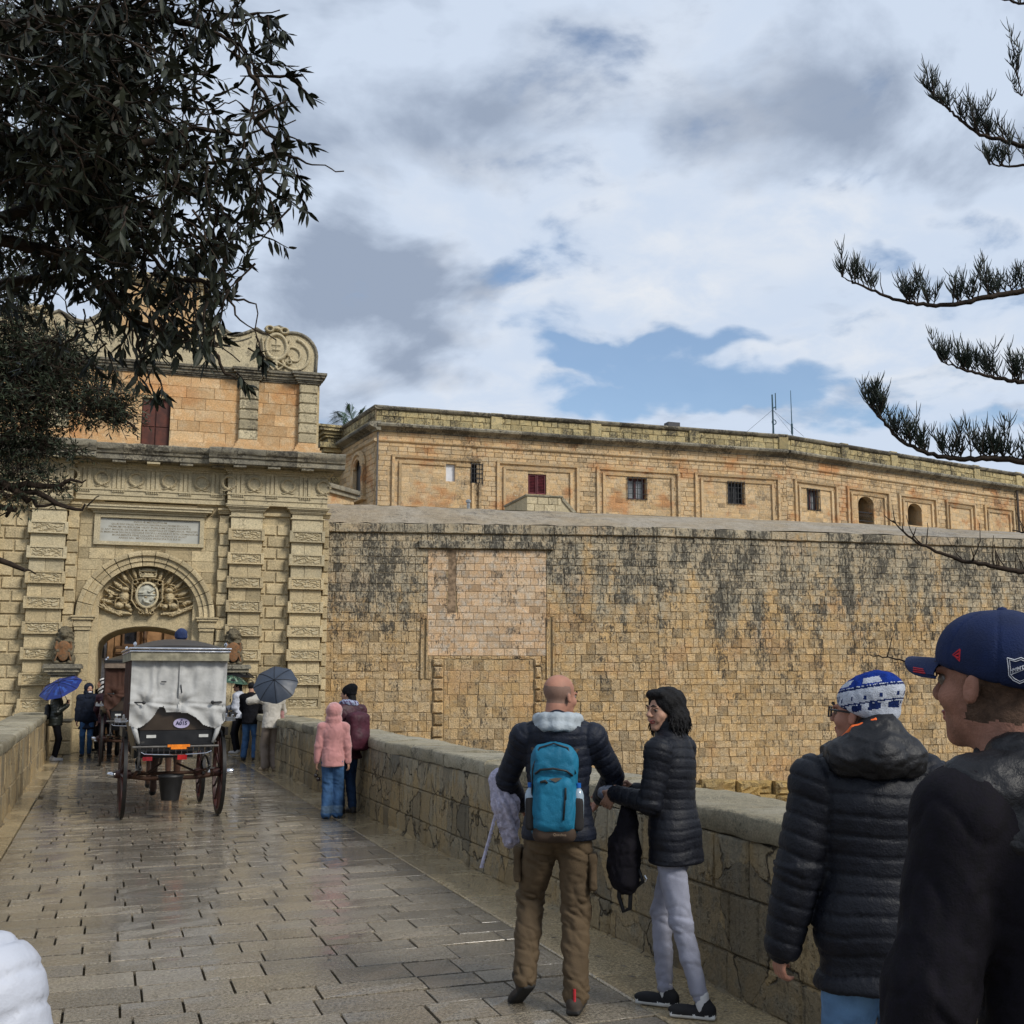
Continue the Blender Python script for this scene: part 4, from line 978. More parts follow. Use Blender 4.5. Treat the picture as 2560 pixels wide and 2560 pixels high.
for s in (-1, 1):
    mb = MB(); pts = [(s * x, .33, z - .0) for x, z in rt[3:]]; mb.tube(pts, .045, 6, True, (.6, .5, .6)); mb.build('parapet_rim', CO, gate, smooth=True)
    mb = MB(); pts = [(s * x, .335, z - .17) for x, z in rt[4:15]]; mb.tube(pts, .018, 5, True); mb.build('parapet_groove', CO, gate, smooth=True)
    mb = MB(); pts = []
    for i in range(44):
        a = R(80 - i * 15.5); r_ = .46 * (1 - i / 47); pts.append((s * (3.30 + r_ * math.cos(a)), .325, 9.90 + r_ * math.sin(a)))
    mb.tube(pts, [.045 - .0004 * i for i in range(44)], 6, True, (.6, .5, .3)); mb.build('volute', GP, gate, smooth=True)
    E2 = [('r', s * 2.86, 10.10, .26, .33, .05, .11), ('e', s * 2.86, 10.10, .24, .31, 0, .06), ('c', s * 2.86, 10.0, s * 2.86, 10.3, .02, .02, .10), ('c', s * 2.76, 10.15, s * 2.96, 10.15, .02, .02, .10), ('c', s * 2.78, 10.02, s * 2.94, 10.02, .02, .02, .10), ('r', s * 2.68, 10.56, .09, .07, .035, .12), ('r', s * 3.05, 10.54, .09, .07, .035, .12), ('e', s * 2.86, 10.58, .12, .07, 0, .14), ('c', s * 2.86, 9.72, s * 2.6, 9.62, .05, .02, .10), ('c', s * 2.86, 9.72, s * 3.1, 9.6, .05, .02, .10), ('r', s * 2.52, 9.80, .06, .08, .03, .10), ('r', s * 3.2, 9.72, .05, .05, .025, .10), ('c', s * 2.86, 9.8, s * 2.86, 9.55, .04, .06, .11), ('c', s * 2.66, 9.62, s * 2.8, 9.5, .02, .04, .09), ('c', s * 3.06, 9.62, s * 2.92, 9.5, .02, .04, .09), ('c', s * 2.5, 10.3, s * 2.55, 9.9, .03, .03, .09), ('c', s * 3.2, 10.3, s * 3.16, 9.9, .03, .03, .09)]
    grid('carved_shield', s * 2.86 - .46, s * 2.86 + .46, 9.46, 10.70, 60, 80, lambda U, V_: prim_h(U, V_, E2), lambda u, w, v: (u, .335 - w, v), GP, gate, mask=lambda u, v: prim_h(np.array([u]), np.array([v]), E2)[0] > -.01)
mb = MB()
for z0, z1, e in ((11.45, 11.50, .04), (11.50, 11.56, .10), (11.56, 11.62, .16), (11.62, 11.68, .2)): mb.box(-1.0 - e, 1.0 + e, .30 - e, .9, z0, z1 - .001)
mb.build('crest_cornice', GP, gate)
mb = MB(); mb.box(-.9, .9, .30, .345, 10.3, 11.35); mb.build('crest_panel', GU, gate)
# ------- lions on brackets
terra = stone('lion_weathered_stone', (.36, .17, .075), (.30, .19, .10), (.18, .14, .09), streak=.25, zr=(2, 3, 0, 1), pit=.4, bump=.5, scale=3)
lichen = stone('lion_grey_stone', (.24, .20, .13), (.30, .24, .15), (.17, .15, .10), streak=.4, zr=(2, 3, 0, 1), pit=.5, bump=.7, scale=3)
def lion_bracket(x, lab):
    p = gate.matrix_world @ Vector((x, -.34, 0)); 
    b = empty('lion_pedestal', p, R(-2.2), label='moulded stone pedestal under the lion ' + lab, cat='pedestal', group='lion pedestals beside the gate arch')
    mb = MB(); 
    for z0, z1, e in ((1.72, 1.78, .0), (1.78, 1.84, .06), (1.84, 1.92, .12), (1.92, 1.98, .17), (1.98, 2.02, .15)): mb.box(-.24 - e, .24 + e, -.20 - e, .42, z0, z1 - .001, tint(gr))
    mb.build('cap_moulding', M['cornice'], b)
    mb = MB(); mb.box(-.24, .24, -.20, .42, .80, 1.72); mb.build('shaft', G, b)
    mb = MB(); mb.box(-.27, .27, -.23, .42, .74, .80); mb.build('string_course', CO, b)
    v = 0
    for hh in (.30, .42):
        for (a, c) in ((-.26, -.02), (-.012, .26)) if hh < .4 else ((-.26, .26),):
            mb = MB(); block(mb, lambda u, w, v_: (u, -w, v_), a, c, v + .004, v + hh - .004, .21, back=-.4, ch=.02, rough=.006, tn=tint(gr)); mb.build('base_stone', G, b, fix=False)
        v += hh
    lp = gate.matrix_world @ Vector((x, -.30, 2.02))
    L_ = empty('lion_statue', lp, R(-2.2), label='weathered seated stone lion holding a shield, ' + lab, cat='statue', group='stone lions beside the gate arch')
    s = SDF(.03); s.ell((0, .12, .30), (.18, .15, .30)); s.ell((0, .05, .64), (.185, .14, .21)); s.ell((0, .02, .50), (.20, .14, .16))
    s.ell((0, -.08, .68), (.095, .09, .10), k=.015); s.ell((0, -.175, .645), (.055, .05, .042), k=.012); s.ell((0, -.20, .675), (.022, .02, .018), k=.008); s.ell((0, -.15, .605), (.045, .045, .018), k=.01); s.cap((-.03, -.21, .622), (.03, -.21, .622), .006, k=.004, op='-')
    for q in (-1, 1):
        s.cap((q * .17, -.02, .42), (q * .16, -.15, .24), .06, .05); s.cap((q * .16, -.15, .24), (q * .12, -.20, .30), .045, .04); s.ell((q * .17, .02, .12), (.085, .15, .12)); s.ell((q * .14, -.16, .04), (.06, .09, .045))
        s.ell((q * .045, -.155, .715), (.034, .02, .013), k=.008); s.ell((q * .040, -.178, .690), (.018, .022, .013), k=.006, op='-'); s.ell((q * .045, -.13, .645), (.03, .04, .03), k=.01)
    s.ell((0, .05, .02), (.24, .22, .035))
    def curls(V, N):
        m = np.clip((V[:, 2] - .36) / .1, 0, 1); face = np.clip(1 - np.sqrt((V[:, 0] / .11) ** 2 + ((V[:, 2] - .665) / .11) ** 2), 0, 1) * (V[:, 1] < -.05); m = m * np.clip(1 - face * 4, 0, 1)
        return V + N * ((m * (.030 * np.sign(vnoise(V, 26, 5)) * np.abs(vnoise(V, 26, 5)) ** .6 + .012 * vnoise(V, 60, 7)) + .004 * vnoise(V, 40, 1))[:, None])
    solid('body', s, .0115, lichen, L_, post=curls)
    s = SDF(.02); s.ell((0, -.20, .36), (.15, .035, .17)); s.ell((0, -.205, .20), (.11, .035, .14)); s.ell((0, -.22, .42), (.10, .03, .08), k=.02)
    s.chain([(-.15, -.2, .50), (-.17, -.2, .36), (-.12, -.2, .24), (-.17, -.2, .08)], [.022] * 4); s.chain([(.15, -.2, .50), (.17, -.2, .36), (.12, -.2, .24), (.17, -.2, .08)], [.022] * 4)
    s.ell((0, -.23, .30), (.03, .02, .09), k=.01); s.cap((-.05, -.23, .40), (.05, -.23, .36), .02, .02, k=.01); s.cap((-.05, -.225, .22), (.04, -.225, .26), .018, .02, k=.01)
    solid('shield', s, .012, terra, L_)
lion_bracket(-1.74, 'left of the arch above the pale stone base'); lion_bracket(2.02, 'right of the arch above the black umbrella')
# ------- what shows through the passage: a timber portal across the square
wood = simple('varnished_brown_timber', (.30, .165, .075), .5, .4, 0, .35, 3, .2, 25); wood_d = simple('dark_timber', (.13, .07, .035), .5, .4, 0, .3, 4)
cb = empty('inner_facade', (0, 37.5, 0), label='brown timber portal with a framed dark picture seen through the gate arch', cat='building')
wp = lambda cx, cy: atY(cx / 3.864, 1480 + cy / 3.864, 37.5)
def wx(cx): return wp(cx, 500).x
def wz(cy): return wp(1200, cy).z
mb = MB(); mb.box(-9, 3.4, .5, 4, -.02, 5.6); mb.build('wall', M['gate_up'], cb)
mb = MB(); mb.box(wx(985), wx(1032), .42, .52, 0, 5.5); mb.build('white_wall_strip', simple('whitewash', (.55, .56, .58), .7, .3), cb)
mb = MB(); mb.box(wx(1040), wx(1700), .25, .5, 0, 7); mb.build('portal', wood, cb)
for c0, c1_ in ((1040, 1100), (1108, 1160), (1370, 1380), (1388, 1412), (1420, 1430), (1585, 1600)):
    mb = MB(); mb.box(wx(c0), wx(c1_), .12, .26, 0, 6.5); mb.build('timber_post', wood, cb)
mb = MB()
for i in range(14): mb.lathe([(.045, 2 + i * .3), (.075, 2.1 + i * .3), (.05, 2.2 + i * .3), (.045, 2.3 + i * .3)], 8, (wx(1400), .08, 0))
mb.build('turned_column', wood_d, cb, smooth=True)
for z, hh in ((wz(545), .08), (wz(580), .10), (wz(600), .05)): mb = MB(); mb.box(wx(1120), wx(1385), .0, .26, z, z + hh); mb.build('moulding', wood_d if hh < .09 else wood, cb)
mb = MB()
for (a, b, c, d_) in ((1180, 1200, 330, 525), (1318, 1338, 330, 525), (1200, 1318, 500, 525), (1200, 1318, 330, 350)): mb.box(wx(a), wx(b), .08, .26, wz(d_), wz(c))
fpic = mb.build('picture_frame', wood_d, cb)
mb = MB(); mb.box(wx(1200), wx(1318), .2, .27, wz(500), wz(350)); mb.build('dark_picture', simple('dark_glass_picture', (.02, .022, .03), .15, .5, 0, .6, 6), fpic)
sg = empty('wall_sign', (wx(966), 37.85, wz(578)), label='small dark square number sign on the wall inside the arch', cat='sign')
mb = MB(); mb.box(-.13, .13, 0, .03, -.19, .19); mb.build('plate', simple('black_sign', (.015, .015, .02), .5), sg); text_obj('lettering', '6', .30, simple('white_sign_ink', (.7, .7, .7), .5), sg, (0, -.002, 0))
for nm, x0, x1, lab in (('corner_wall', -9.0, -1.6, 'dim stone wall of the square behind the left gate pier'), ('corner_wall', 3.2, 6.2, 'dim stone wall of the square behind the right gate pier')):
    e = empty(nm, (0, 31.5, 0), label=lab, cat='wall'); mb = MB(); mb.box(x0, x1, 2.0, 2.6, -.02, 4.6); mb.build('wall', G, e)
# ============================================================ the palace on the rampart
zP = atD(941, 1013, 40).z
Q0 = atD(941, 1013, 40); Q1 = atZ(1960, 1087, zP); Q2 = atZ(2560, 1186, zP); Q3 = Q2 + (Q2 - Q1).normalized() * 22
QL = atZ(850, 1072, zP)                           # far end of the short side face
pal = empty('palace', (Q0.x, Q0.y, 0), label='long orange stone palace with parapet above the bastion wall', cat='palace')
def rel(fr): return lambda u, w, v: (fr(u, w, v)[0] - Q0.x, fr(u, w, v)[1] - Q0.y, v)
f0, L0, d0, n0 = seg_frame(Q0, Q1); f1, L1, d1, n1 = seg_frame(Q1, Q3)
g0, g1 = rel(f0), rel(f1)
h0 = lambda x, y, w=0: hit(x, y, Q0, d0, n0, w); h1 = lambda x, y, w=0: hit(x, y, Q1, d1, n1, w)
zc = lambda y: h0(941, y)[1]
Zpt, Zpb, Zcb, Zst, Zfr = zc(1013), zc(1060), zc(1074), zc(1101), zc(1134)
Zb = 6.05
bpy.context.view_layer.update()
PA, PT = M['palace'], M['palace_top']; prr = random.Random(31)
side_d = Vector((QL.x - Q0.x, QL.y - Q0.y, 0)); SL = side_d.length; side_d.normalize(); side_n = Vector((-side_d.y, side_d.x, 0))
if side_n.x > 0: side_n = -side_n
gs = lambda u, w, v: tuple(side_d * u + side_n * w + Vector((0, 0, v)))
wins0 = {'white': (1115, 1138, 1159, 1204), 'g1': (1178, 1206, 1160, 1208), 'hole': (1180, 1191, 1118, 1129), 'shut': (1320, 1366, 1184, 1237), 'w3': (1568, 1616, 1194, 1250), 'w4': (1818, 1861, 1205, 1261)}
wins1 = {'w5': (2017, 2049, 1222, 1277), 'a1': (2144, 2186, 1238, 1312), 'a2': (2268, 2306, 1256, 1316)}
def wrect(hf, r, w=0.0):
    u0, zt = hf(r[0], r[2], w); u1, zb = hf(r[1], r[3], w); return (u0, u1, zb, zt)
R0 = {k: wrect(h0, v) for k, v in wins0.items()}; R1 = {k: wrect(h1, v) for k, v in wins1.items()}
# pilasters (photo x of their edges) and sunk panels between them
pil0 = [(941, 979), (1202, 1241), (1446, 1490), (1697, 1735), (1946, 1962)]
pil1 = [(1960, 1982), (2088, 2112), (2218, 2241), (2334, 2357), (2430, 2452), (2525, 2547)]
def ux(hf, x): return hf(x, 1180)[0]
A0 = [(ux(h0, a), ux(h0, b)) for a, b in pil0]; A1 = [(ux(h1, a), ux(h1, b)) for a, b in pil1]
A1[0] = (0.0, A1[0][1]); A0[0] = (0.0, A0[0][1]); A0[-1] = (A0[-1][0], L0)
st = A1[-1][0] - A1[-2][0]
while A1[-1][1] < L1 - 3: A1.append((A1[-1][0] + st, A1[-1][1] + st))
DW = .30                                          # depth of window reveals
def facade(gg, L, rects, pils, lim):
    mb = MB(); hs = sorted(rects.values())
    # backing wall with real openings: strips between windows
    cuts = sorted(hs, key=lambda q: q[0]); u = 0
    spans = []
    for q in cuts:
        if q[0] > u: spans.append((u, q[0], [(Zb, Zpb)]))
        spans.append((max(u, q[0]), q[1], [(Zb, q[2]), (q[3], Zpb)])); u = max(u, q[1])
    spans.append((u, L, [(Zb, Zpb)]))
    for a, b, vs in spans:
        for (c, d_) in vs:
            mb.add([gg(a, 0, c), gg(b, 0, c), gg(b, 0, d_), gg(a, 0, d_)], [(0, 1, 2, 3)])
    for (a, b, c, d_) in hs:
        mb.add([gg(a, 0, c), gg(b, 0, c), gg(b, 0, d_), gg(a, 0, d_), gg(a, -DW, c), gg(b, -DW, c), gg(b, -DW, d_), gg(a, -DW, d_)], [(0, 1, 5, 4), (1, 2, 6, 5), (2, 3, 7, 6), (3, 0, 4, 7)])
    mb.build('wall', PA, pal, fix=False)
    rc = courses(0, L, Zb, Zpb - .05, .185, .42, .010, .08, .3, r=prr)
    rc = clip(rc, [(a - .01, b + .01, c - .01, d_ + .01) for (a, b, c, d_) in hs])
    pb = []
    def dep(q):
        um = (q[0] + q[1]) / 2; zm = (q[2] + q[3]) / 2
        if zm > Zfr: return .03
        for a, b in pils:
            if a - .01 <= um <= b + .01: return .028
        return .006
    place(rc, gg, PA, pal, 'stone_block', lambda q: dep(q) + prr.uniform(-.004, .005), limit=lim, see=inframe, rest='stone_courses', ch=.012, rough=.005, nu=2, nv=2)
    for i in range(len(pils) - 1):                # stepped frames of the sunk panels
        a, b = pils[i][1], pils[i + 1][0]
        if b - a < .5: continue
        for k, (ins, w) in enumerate(((.0, .115), (.26, .085))):
            x0, x1, zt = a + ins, b - ins, Zfr - ins * .8
            mb = MB()
            for (p, q, c, d_) in clip([(x0, x1, zt - .10, zt), (x0, x0 + .10, Zb, zt - .10), (x1 - .10, x1, Zb, zt - .10)], [(h_[0] - .02, h_[1] + .02, h_[2] - .02, h_[3] + .02) for h_ in hs]):
                mb.add([gg(p, 0, c), gg(q, 0, c), gg(q, 0, d_), gg(p, 0, d_), gg(p, w - .03, c), gg(q, w - .03, c), gg(q, w, d_), gg(p, w, d_)], [(4, 5, 6, 7), (0, 1, 5, 4), (3, 2, 6, 7), (0, 4, 7, 3), (1, 5, 6, 2)], tint(prr))
            mb.build('panel_frame', PA, pal, fix=False)
        mb = MB()
facade(g0, L0, R0, A0, 200); facade(g1, L1, R1, A1, 80)
def run(gg, u0, u1, prof, m, name, n=1, e0=0.0):
    """moulding of constant profile [(w, z)] laid as lengths of stone"""
    u = u0
    while u < u1 - .01:
        b = min(u1, u + prr.uniform(.9, 1.5)); mb = MB(); V = []
        for x in (u + .004, b - .004):
            dz = prr.uniform(-.008, .008)
            for w, z in prof: V.append(gg(x, w, z + dz))
        k = len(prof); mb.add(V, [(i, i + 1, k + i + 1, k + i) for i in range(k - 1)] + [tuple(range(k)), tuple(range(k, 2 * k))], tint(prr)); mb.build(name, m, pal, fix=False); u = b
corn = [(-.1, Zcb - .06), (.06, Zcb - .06), (.10, Zcb + .0), (.22, Zcb + .05), (.34, Zcb + .10), (.36, Zcb + .17), (.32, Zpb + .02), (-.1, Zpb + .10)]
strg = [(-.02, Zst - .06), (.05, Zst - .05), (.10, Zst - .01), (.11, Zst + .03), (.04, Zst + .07), (-.02, Zst + .08)]
topm = [(-.45, Zpt - .14), (.02, Zpt - .14), (.06, Zpt - .11), (.10, Zpt - .05), (.09, Zpt), (-.45, Zpt + .02)]
for gg, L in ((g0, L0), (g1, L1)):
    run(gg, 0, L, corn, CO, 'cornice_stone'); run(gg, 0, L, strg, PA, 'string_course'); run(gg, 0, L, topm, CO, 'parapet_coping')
    rc = courses(0, L, Zpb + .06, Zpt - .15, .21, .36, .012, .12, .35, r=prr)
    place(rc, gg, PT, pal, 'parapet_stone', lambda q: -.02 + prr.uniform(-.015, .015), limit=80, see=inframe, rest='parapet_courses', back=-.4, ch=.016, rough=.012)
    mb = MB(); mb.add([gg(0, -.06, Zpb), gg(L, -.06, Zpb), gg(L, -.06, Zpt - .1), gg(0, -.06, Zpt - .1), gg(0, -.45, Zpb), gg(L, -.45, Zpb), gg(L, -.45, Zpt - .1), gg(0, -.45, Zpt - .1)], [(0, 1, 2, 3), (4, 5, 6, 7), (3, 2, 6, 7), (0, 3, 7, 4)])
    mb.add([gg(0, -.3, Zpb + .05), gg(L, -.3, Zpb + .05), gg(L, -9, Zpb + .05), gg(0, -9, Zpb + .05), gg(0, -9, Zb), gg(L, -9, Zb)], [(0, 1, 2, 3), (3, 2, 5, 4)]); mb.build('roof', M['walk'], pal, fix=False)
for (gg, x) in ((g0, 1241), (g0, 1490), (g0, 1735), (g0, 1958), (g1, 2110), (g1, 2232), (g1, 2436), (g1, 2540)):   # parapet piers
    u = (h0 if gg is g0 else h1)(x, 1100)[0]; mb = MB(); block(mb, gg, u - .22, u + .22, Zpb + .08, Zpt + (.06 if gg is g1 else .02), .05, back=-.46, ch=.02, rough=.012, nu=2, nv=3, tn=tint(prr)); mb.build('parapet_pier', PT, pal, fix=False)
# short side face with its framed window and the corner pier
mb = MB(); mb.add([gs(0, 0, Zb), gs(SL + 3, 0, Zb), gs(SL + 3, 0, Zpt - .1), gs(0, 0, Zpt - .1)], [(0, 1, 2, 3)]); mb.build('side_wall', PA, pal, fix=False)
rc = courses(0.0, SL, Zb, Zpb, .2, .5, .01, .08, .3, r=prr); wz0, wz1 = zc(1240), zc(1150)
rc = clip(rc, [(1.15, 2.15, Zst - 1.9, Zst - .35)])
mb = MB()
for q in rc: block(mb, gs, *q, .03 + prr.uniform(-.004, .004), nu=1, nv=1, ch=.01)
mb.build('side_courses', PA, pal, kind='stuff', fix=False)
rc = courses(0.0, SL, Zpb + .06, Zpt - .15, .21, .4, .012, .1, .3, r=prr); mb = MB()
for q in rc: block(mb, gs, *q, .03 + prr.uniform(-.01, .01), nu=1, nv=1, ch=.012)
mb.build('side_parapet_courses', PT, pal, kind='stuff', fix=False)
ws0, ws1 = 1.2, 2.1; wb, wt = Zst - 1.85, Zst - .75
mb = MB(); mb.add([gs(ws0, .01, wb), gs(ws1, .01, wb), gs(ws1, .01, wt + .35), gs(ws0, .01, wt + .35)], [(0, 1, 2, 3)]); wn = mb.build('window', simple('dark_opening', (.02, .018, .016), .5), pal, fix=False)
mb = MB()
for (a, b) in ((ws0 - .28, ws0 - .02), (ws1 + .02, ws1 + .28)): block(mb, gs, a, b, wb - .1, wt, .16, tn=tint(prr), rough=.02, nu=3, nv=6)
block(mb, gs, ws0 - .38, ws1 + .38, wb - .22, wb - .1, .24)
pts = [gs((ws0 + ws1) / 2 + .62 * math.cos(R(a)), .1, wt + .55 * math.sin(R(a))) for a in range(0, 181, 12)]
mb.tube(pts, .11, 6, True); pts = [gs((ws0 + ws1) / 2 + .42 * math.cos(R(a)), .1, wt + .36 * math.sin(R(a))) for a in range(0, 181, 12)]; mb.tube(pts, .08, 6, True)
for s in (-1, 1):
    mb.tube([gs((ws0 + ws1) / 2 + s * (.62 + .07 * math.sin(k * 1.1)), .14, wt - k * .12) for k in range(9)], .06, 6, True)
mb.build('window_surround', PA, pal, fix=False)
run(gs, -.3, SL, corn, CO, 'cornice_stone'); run(gs, -.1, SL, strg, PA, 'string_course'); run(gs, -.08, SL, topm, CO, 'parapet_coping')
# corner pier of the entrance front, fluted
mb = MB(); PW0, PW1 = SL - .25, SL + 1.3
block(mb, gs, PW0, PW1, Zb, Zcb - .3, .55, back=-.5, ch=.01, rough=.004, nu=1, nv=4)
for k in range(6):
    for u in (PW0 + .12 + k * .21,): mb.tube([gs(u, .56, Zb), gs(u, .56, Zcb - .55)], .075, 6, True)
for z0, z1, e in ((Zcb - .5, Zcb - .38, .06), (Zcb - .38, Zcb - .25, .14), (Zcb - .25, Zcb - .15, .05), (Zcb - .15, Zcb - .0, .22), (Zcb, Zpb, .42), (Zpb, Zpt - .45, .02), (Zpt - .45, Zpt - .35, .14), (Zpt - .35, Zpt - .22, .26), (Zpt - .22, Zpt - .10, .42), (Zpt - .10, Zpt, .50)):
    block(mb, gs, PW0 - e * .7, PW1 + e, z0, z1 - .003, .55 + e, back=-.5, ch=.02, rough=.006, nu=2, nv=1, tn=tint(prr))
mb.build('corner_pier', M['palace_top'], pal, fix=False)
# downpipes
iron = simple('black_iron', (.012, .012, .014), .5, .4)
glass = simple('pane_glass', (.30, .32, .33), .12, .6, 0, .3, 2)
mb = MB(); mb.tube([g0(.06, .1, Zcb - .1), g0(.05, .09, Zb)], .035, 6); mb.build('downpipe', simple('grey_pipe', (.12, .11, .10), .6), pal)
up_ = h1(2533, 1190)[0]; mb = MB(); mb.tube([g1(up_, .14, Zpb - .2), g1(up_, .12, Zb)], .06, 6); mb.build('downpipe', simple('rusty_pipe', (.06, .045, .035), .6), pal)
def P4(gg, w, r): a, b, c, d_ = r; return [gg(a, w, c), gg(b, w, c), gg(b, w, d_), gg(a, w, d_)]
def bar(mb, gg, a, b, c, d_, w0, w1):
    mb.add([gg(a, w0, c), gg(b, w0, c), gg(b, w0, d_), gg(a, w0, d_), gg(a, w1, c), gg(b, w1, c), gg(b, w1, d_), gg(a, w1, d_)], [(0, 3, 2, 1), (4, 5, 6, 7), (0, 1, 5, 4), (1, 2, 6, 5), (2, 3, 7, 6), (3, 0, 4, 7)])
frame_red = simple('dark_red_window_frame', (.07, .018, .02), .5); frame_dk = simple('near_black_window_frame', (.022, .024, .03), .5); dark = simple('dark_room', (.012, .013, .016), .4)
def window(gg, r, fm, pane, bars_out=0.0, nx=4, nz=4, lab=None):
    a, b, c, d_ = r; t = (b - a) * .09; mb = MB()
    for q in ((a, b, c, c + t), (a, b, d_ - t, d_), (a, a + t, c + t, d_ - t), (b - t, b, c + t, d_ - t), ((a + b) / 2 - t * .5, (a + b) / 2 + t * .5, c + t, d_ - t)): bar(mb, gg, *q, -DW + .02, -DW + .12)
    w = mb.build('window', fm, pal, fix=False, label=lab)
    m2 = MB(); m2.add(P4(gg, -DW + .04, (a + t, b - t, c + t, d_ - t)), [(0, 1, 2, 3)]); o = m2.build('pane', pane, w, fix=False)
    if bars_out:
        m3 = MB()
        for i in range(nx + 1): u = a + (b - a) * i / nx; bar(m3, gg, u - .012, u + .012, c - .03, d_ + .03, bars_out, bars_out + .024)
        for i in range(nz + 1): z = c + (d_ - c) * i / nz; bar(m3, gg, a - .02, b + .02, z - .010, z + .010, bars_out - .02, bars_out)
        for z in (c + .05, d_ - .05):
            for u in (a, b): bar(m3, gg, u - .012, u + .012, z - .01, z + .01, -.02, bars_out)
        m3.build('grille', iron, w, fix=False)
    return w
mb = MB(); mb.add(P4(g0, -.12, R0['white']), [(0, 1, 2, 3)]); mb.build('blocked_window', simple('white_boarding', (.62, .63, .66), .6, .3, 0, .08, 3), pal, fix=False)
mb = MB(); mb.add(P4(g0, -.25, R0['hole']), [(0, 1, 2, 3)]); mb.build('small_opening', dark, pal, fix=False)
window(g0, R0['g1'], frame_dk, dark, .03, 4, 4)
window(g0, R0['w3'], frame_red, glass, .05, 4, 4); window(g0, R0['w4'], frame_dk, dark, .05, 5, 4); window(g1, R1['w5'], frame_red, glass, .04, 4, 3)
a, b, c, d_ = R0['shut']; shut = simple('oxblood_shutter', (.10, .016, .022), .5, .4, 0, .3, 8)
mb = MB(); bar(mb, g0, a, b, c, d_, -.14, -.10); sh_ = mb.build('shutters', shut, pal, fix=False)
for (p, q) in ((a + .03, (a + b) / 2 - .012), ((a + b) / 2 + .012, b - .03)):
    m2 = MB()
    for z in np.linspace(c + .06, d_ - .08, 12): m2.add([g0(p + .04, -.10, z + .03), g0(q - .04, -.10, z + .03), g0(q - .04, -.065, z), g0(p + .04, -.065, z)], [(0, 1, 2, 3)])
    for (e, f, g_, h_) in ((p, p + .04, c + .02, d_ - .02), (q - .04, q, c + .02, d_ - .02), (p + .04, q - .04, c + .02, c + .06), (p + .04, q - .04, d_ - .06, d_ - .02)): bar(m2, g0, e, f, g_, h_, -.10, -.05)
    m2.build('shutter_leaf', shut, sh_, fix=False)
for k in ('a1', 'a2'):                            # arched loggia openings
    a, b, c, d_ = R1[k]; mb = MB(); n = 12; ru = (b - a) / 2; um = (a + b) / 2; zs = d_ - ru * .72
    for i in range(n):
        t0, t1 = math.pi - math.pi * i / n, math.pi - math.pi * (i + 1) / n
        x0, x1 = um + ru * math.cos(t0), um + ru * math.cos(t1); z0, z1 = zs + ru * .7 * math.sin(t0), zs + ru * .7 * math.sin(t1)
        mb.add([g1(x0, .02, z0), g1(x1, .02, z1), g1(x1, .02, d_), g1(x0, .02, d_), g1(x0, -DW, z0), g1(x1, -DW, z1)], [(0, 1, 2, 3), (0, 4, 5, 1)])
    mb.build('arch_head', PA, pal, fix=False)
    mb = MB(); mb.add(P4(g1, -DW - .9, (a - .5, b + .5, c - .2, d_ + .2)), [(0, 1, 2, 3)]); mb.add([g1(b, -DW, c), g1(b, -DW, d_), g1(b + .1, -DW - .9, d_), g1(b + .1, -DW - .9, c)], [(0, 1, 2, 3)])
    mb.build('loggia_wall', PA, pal, fix=False)
    if k == 'a2':
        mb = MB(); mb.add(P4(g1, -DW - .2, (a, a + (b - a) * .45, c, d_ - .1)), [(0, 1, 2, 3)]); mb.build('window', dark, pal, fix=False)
    else:
        mb = MB(); rz_ = c + (d_ - c) * .42; bar(mb, g1, a, b, rz_ - .02, rz_ + .02, -.1, -.06); bar(mb, g1, a, b, c + .12, c + .15, -.1, -.06)
        for i in range(9): u = a + (b - a) * (i + .5) / 9; mb.tube([g1(u + .07 * math.sin(j * 1.6), -.08, c + .12 + (rz_ - c - .12) * j / 6) for j in range(7)], .012, 4)
        mb.build('balcony_railing', iron, pal, fix=False)
# pale stair block standing on the terrace
sb = empty('stair_block', (0, 0, 0), label='pale stone stair block below the red shutters on the rampart', cat='stairs')
Cs = atZ(1360, 1281, ZB + .10); ss = seg_frame(Vector((Cs.x, Cs.y, 0)), Vector((Cs.x, Cs.y, 0)) + d0 * 4); fs_, _, ds_, ns_ = ss
hs_ = lambda x, y: hit(x, y, Vector((Cs.x, Cs.y, 0)), ds_, ns_)
a0_, zt_ = hs_(1316, 1236); a1_, _ = hs_(1404, 1236); a2_, _ = hs_(1457, 1283); zlo = ZB - .1
mb = MB(); V = []
for w in (0.0, -2.2): V += [fs_(a0_, w, zlo), fs_(a2_, w, zlo), fs_(a1_, w, zt_ - .04), fs_(a0_, w, zt_ - .04)]
mb.add(V, [(0, 1, 2, 3), (4, 5, 6, 7), (3, 2, 6, 7), (1, 5, 6, 2), (0, 3, 7, 4)]); mb.build('core', M['gate_pale'], sb, fix=False)
for q in courses(a0_, a1_ - .02, zlo, zt_ - .06, .22, .34, .01, .05, .2, r=prr):
    mb = MB(); block(mb, fs_, *q, .025, back=-.05, ch=.01, rough=.004, tn=tint(prr)); mb.build('stone_block', M['gate_pale'], sb, fix=False)
mb = MB(); block(mb, fs_, a0_ - .03, a1_ + .02, zt_ - .06, zt_, .05, back=-2.2, ch=.01); mb.build('coping', M['parapet_top'], sb, fix=False)
mb = MB(); L_ = math.hypot(a2_ - a1_, zt_ - zlo)
mb.add([fs_(a1_, .04, zt_), fs_(a2_, .04, zlo + .02), fs_(a2_ - .12, .04, zlo), fs_(a1_, .04, zt_ - .12), fs_(a1_, -.2, zt_), fs_(a2_, -.2, zlo + .02)], [(0, 1, 2, 3), (0, 1, 5, 4)]); mb.build('sloping_coping', M['parapet_top'], sb, fix=False)
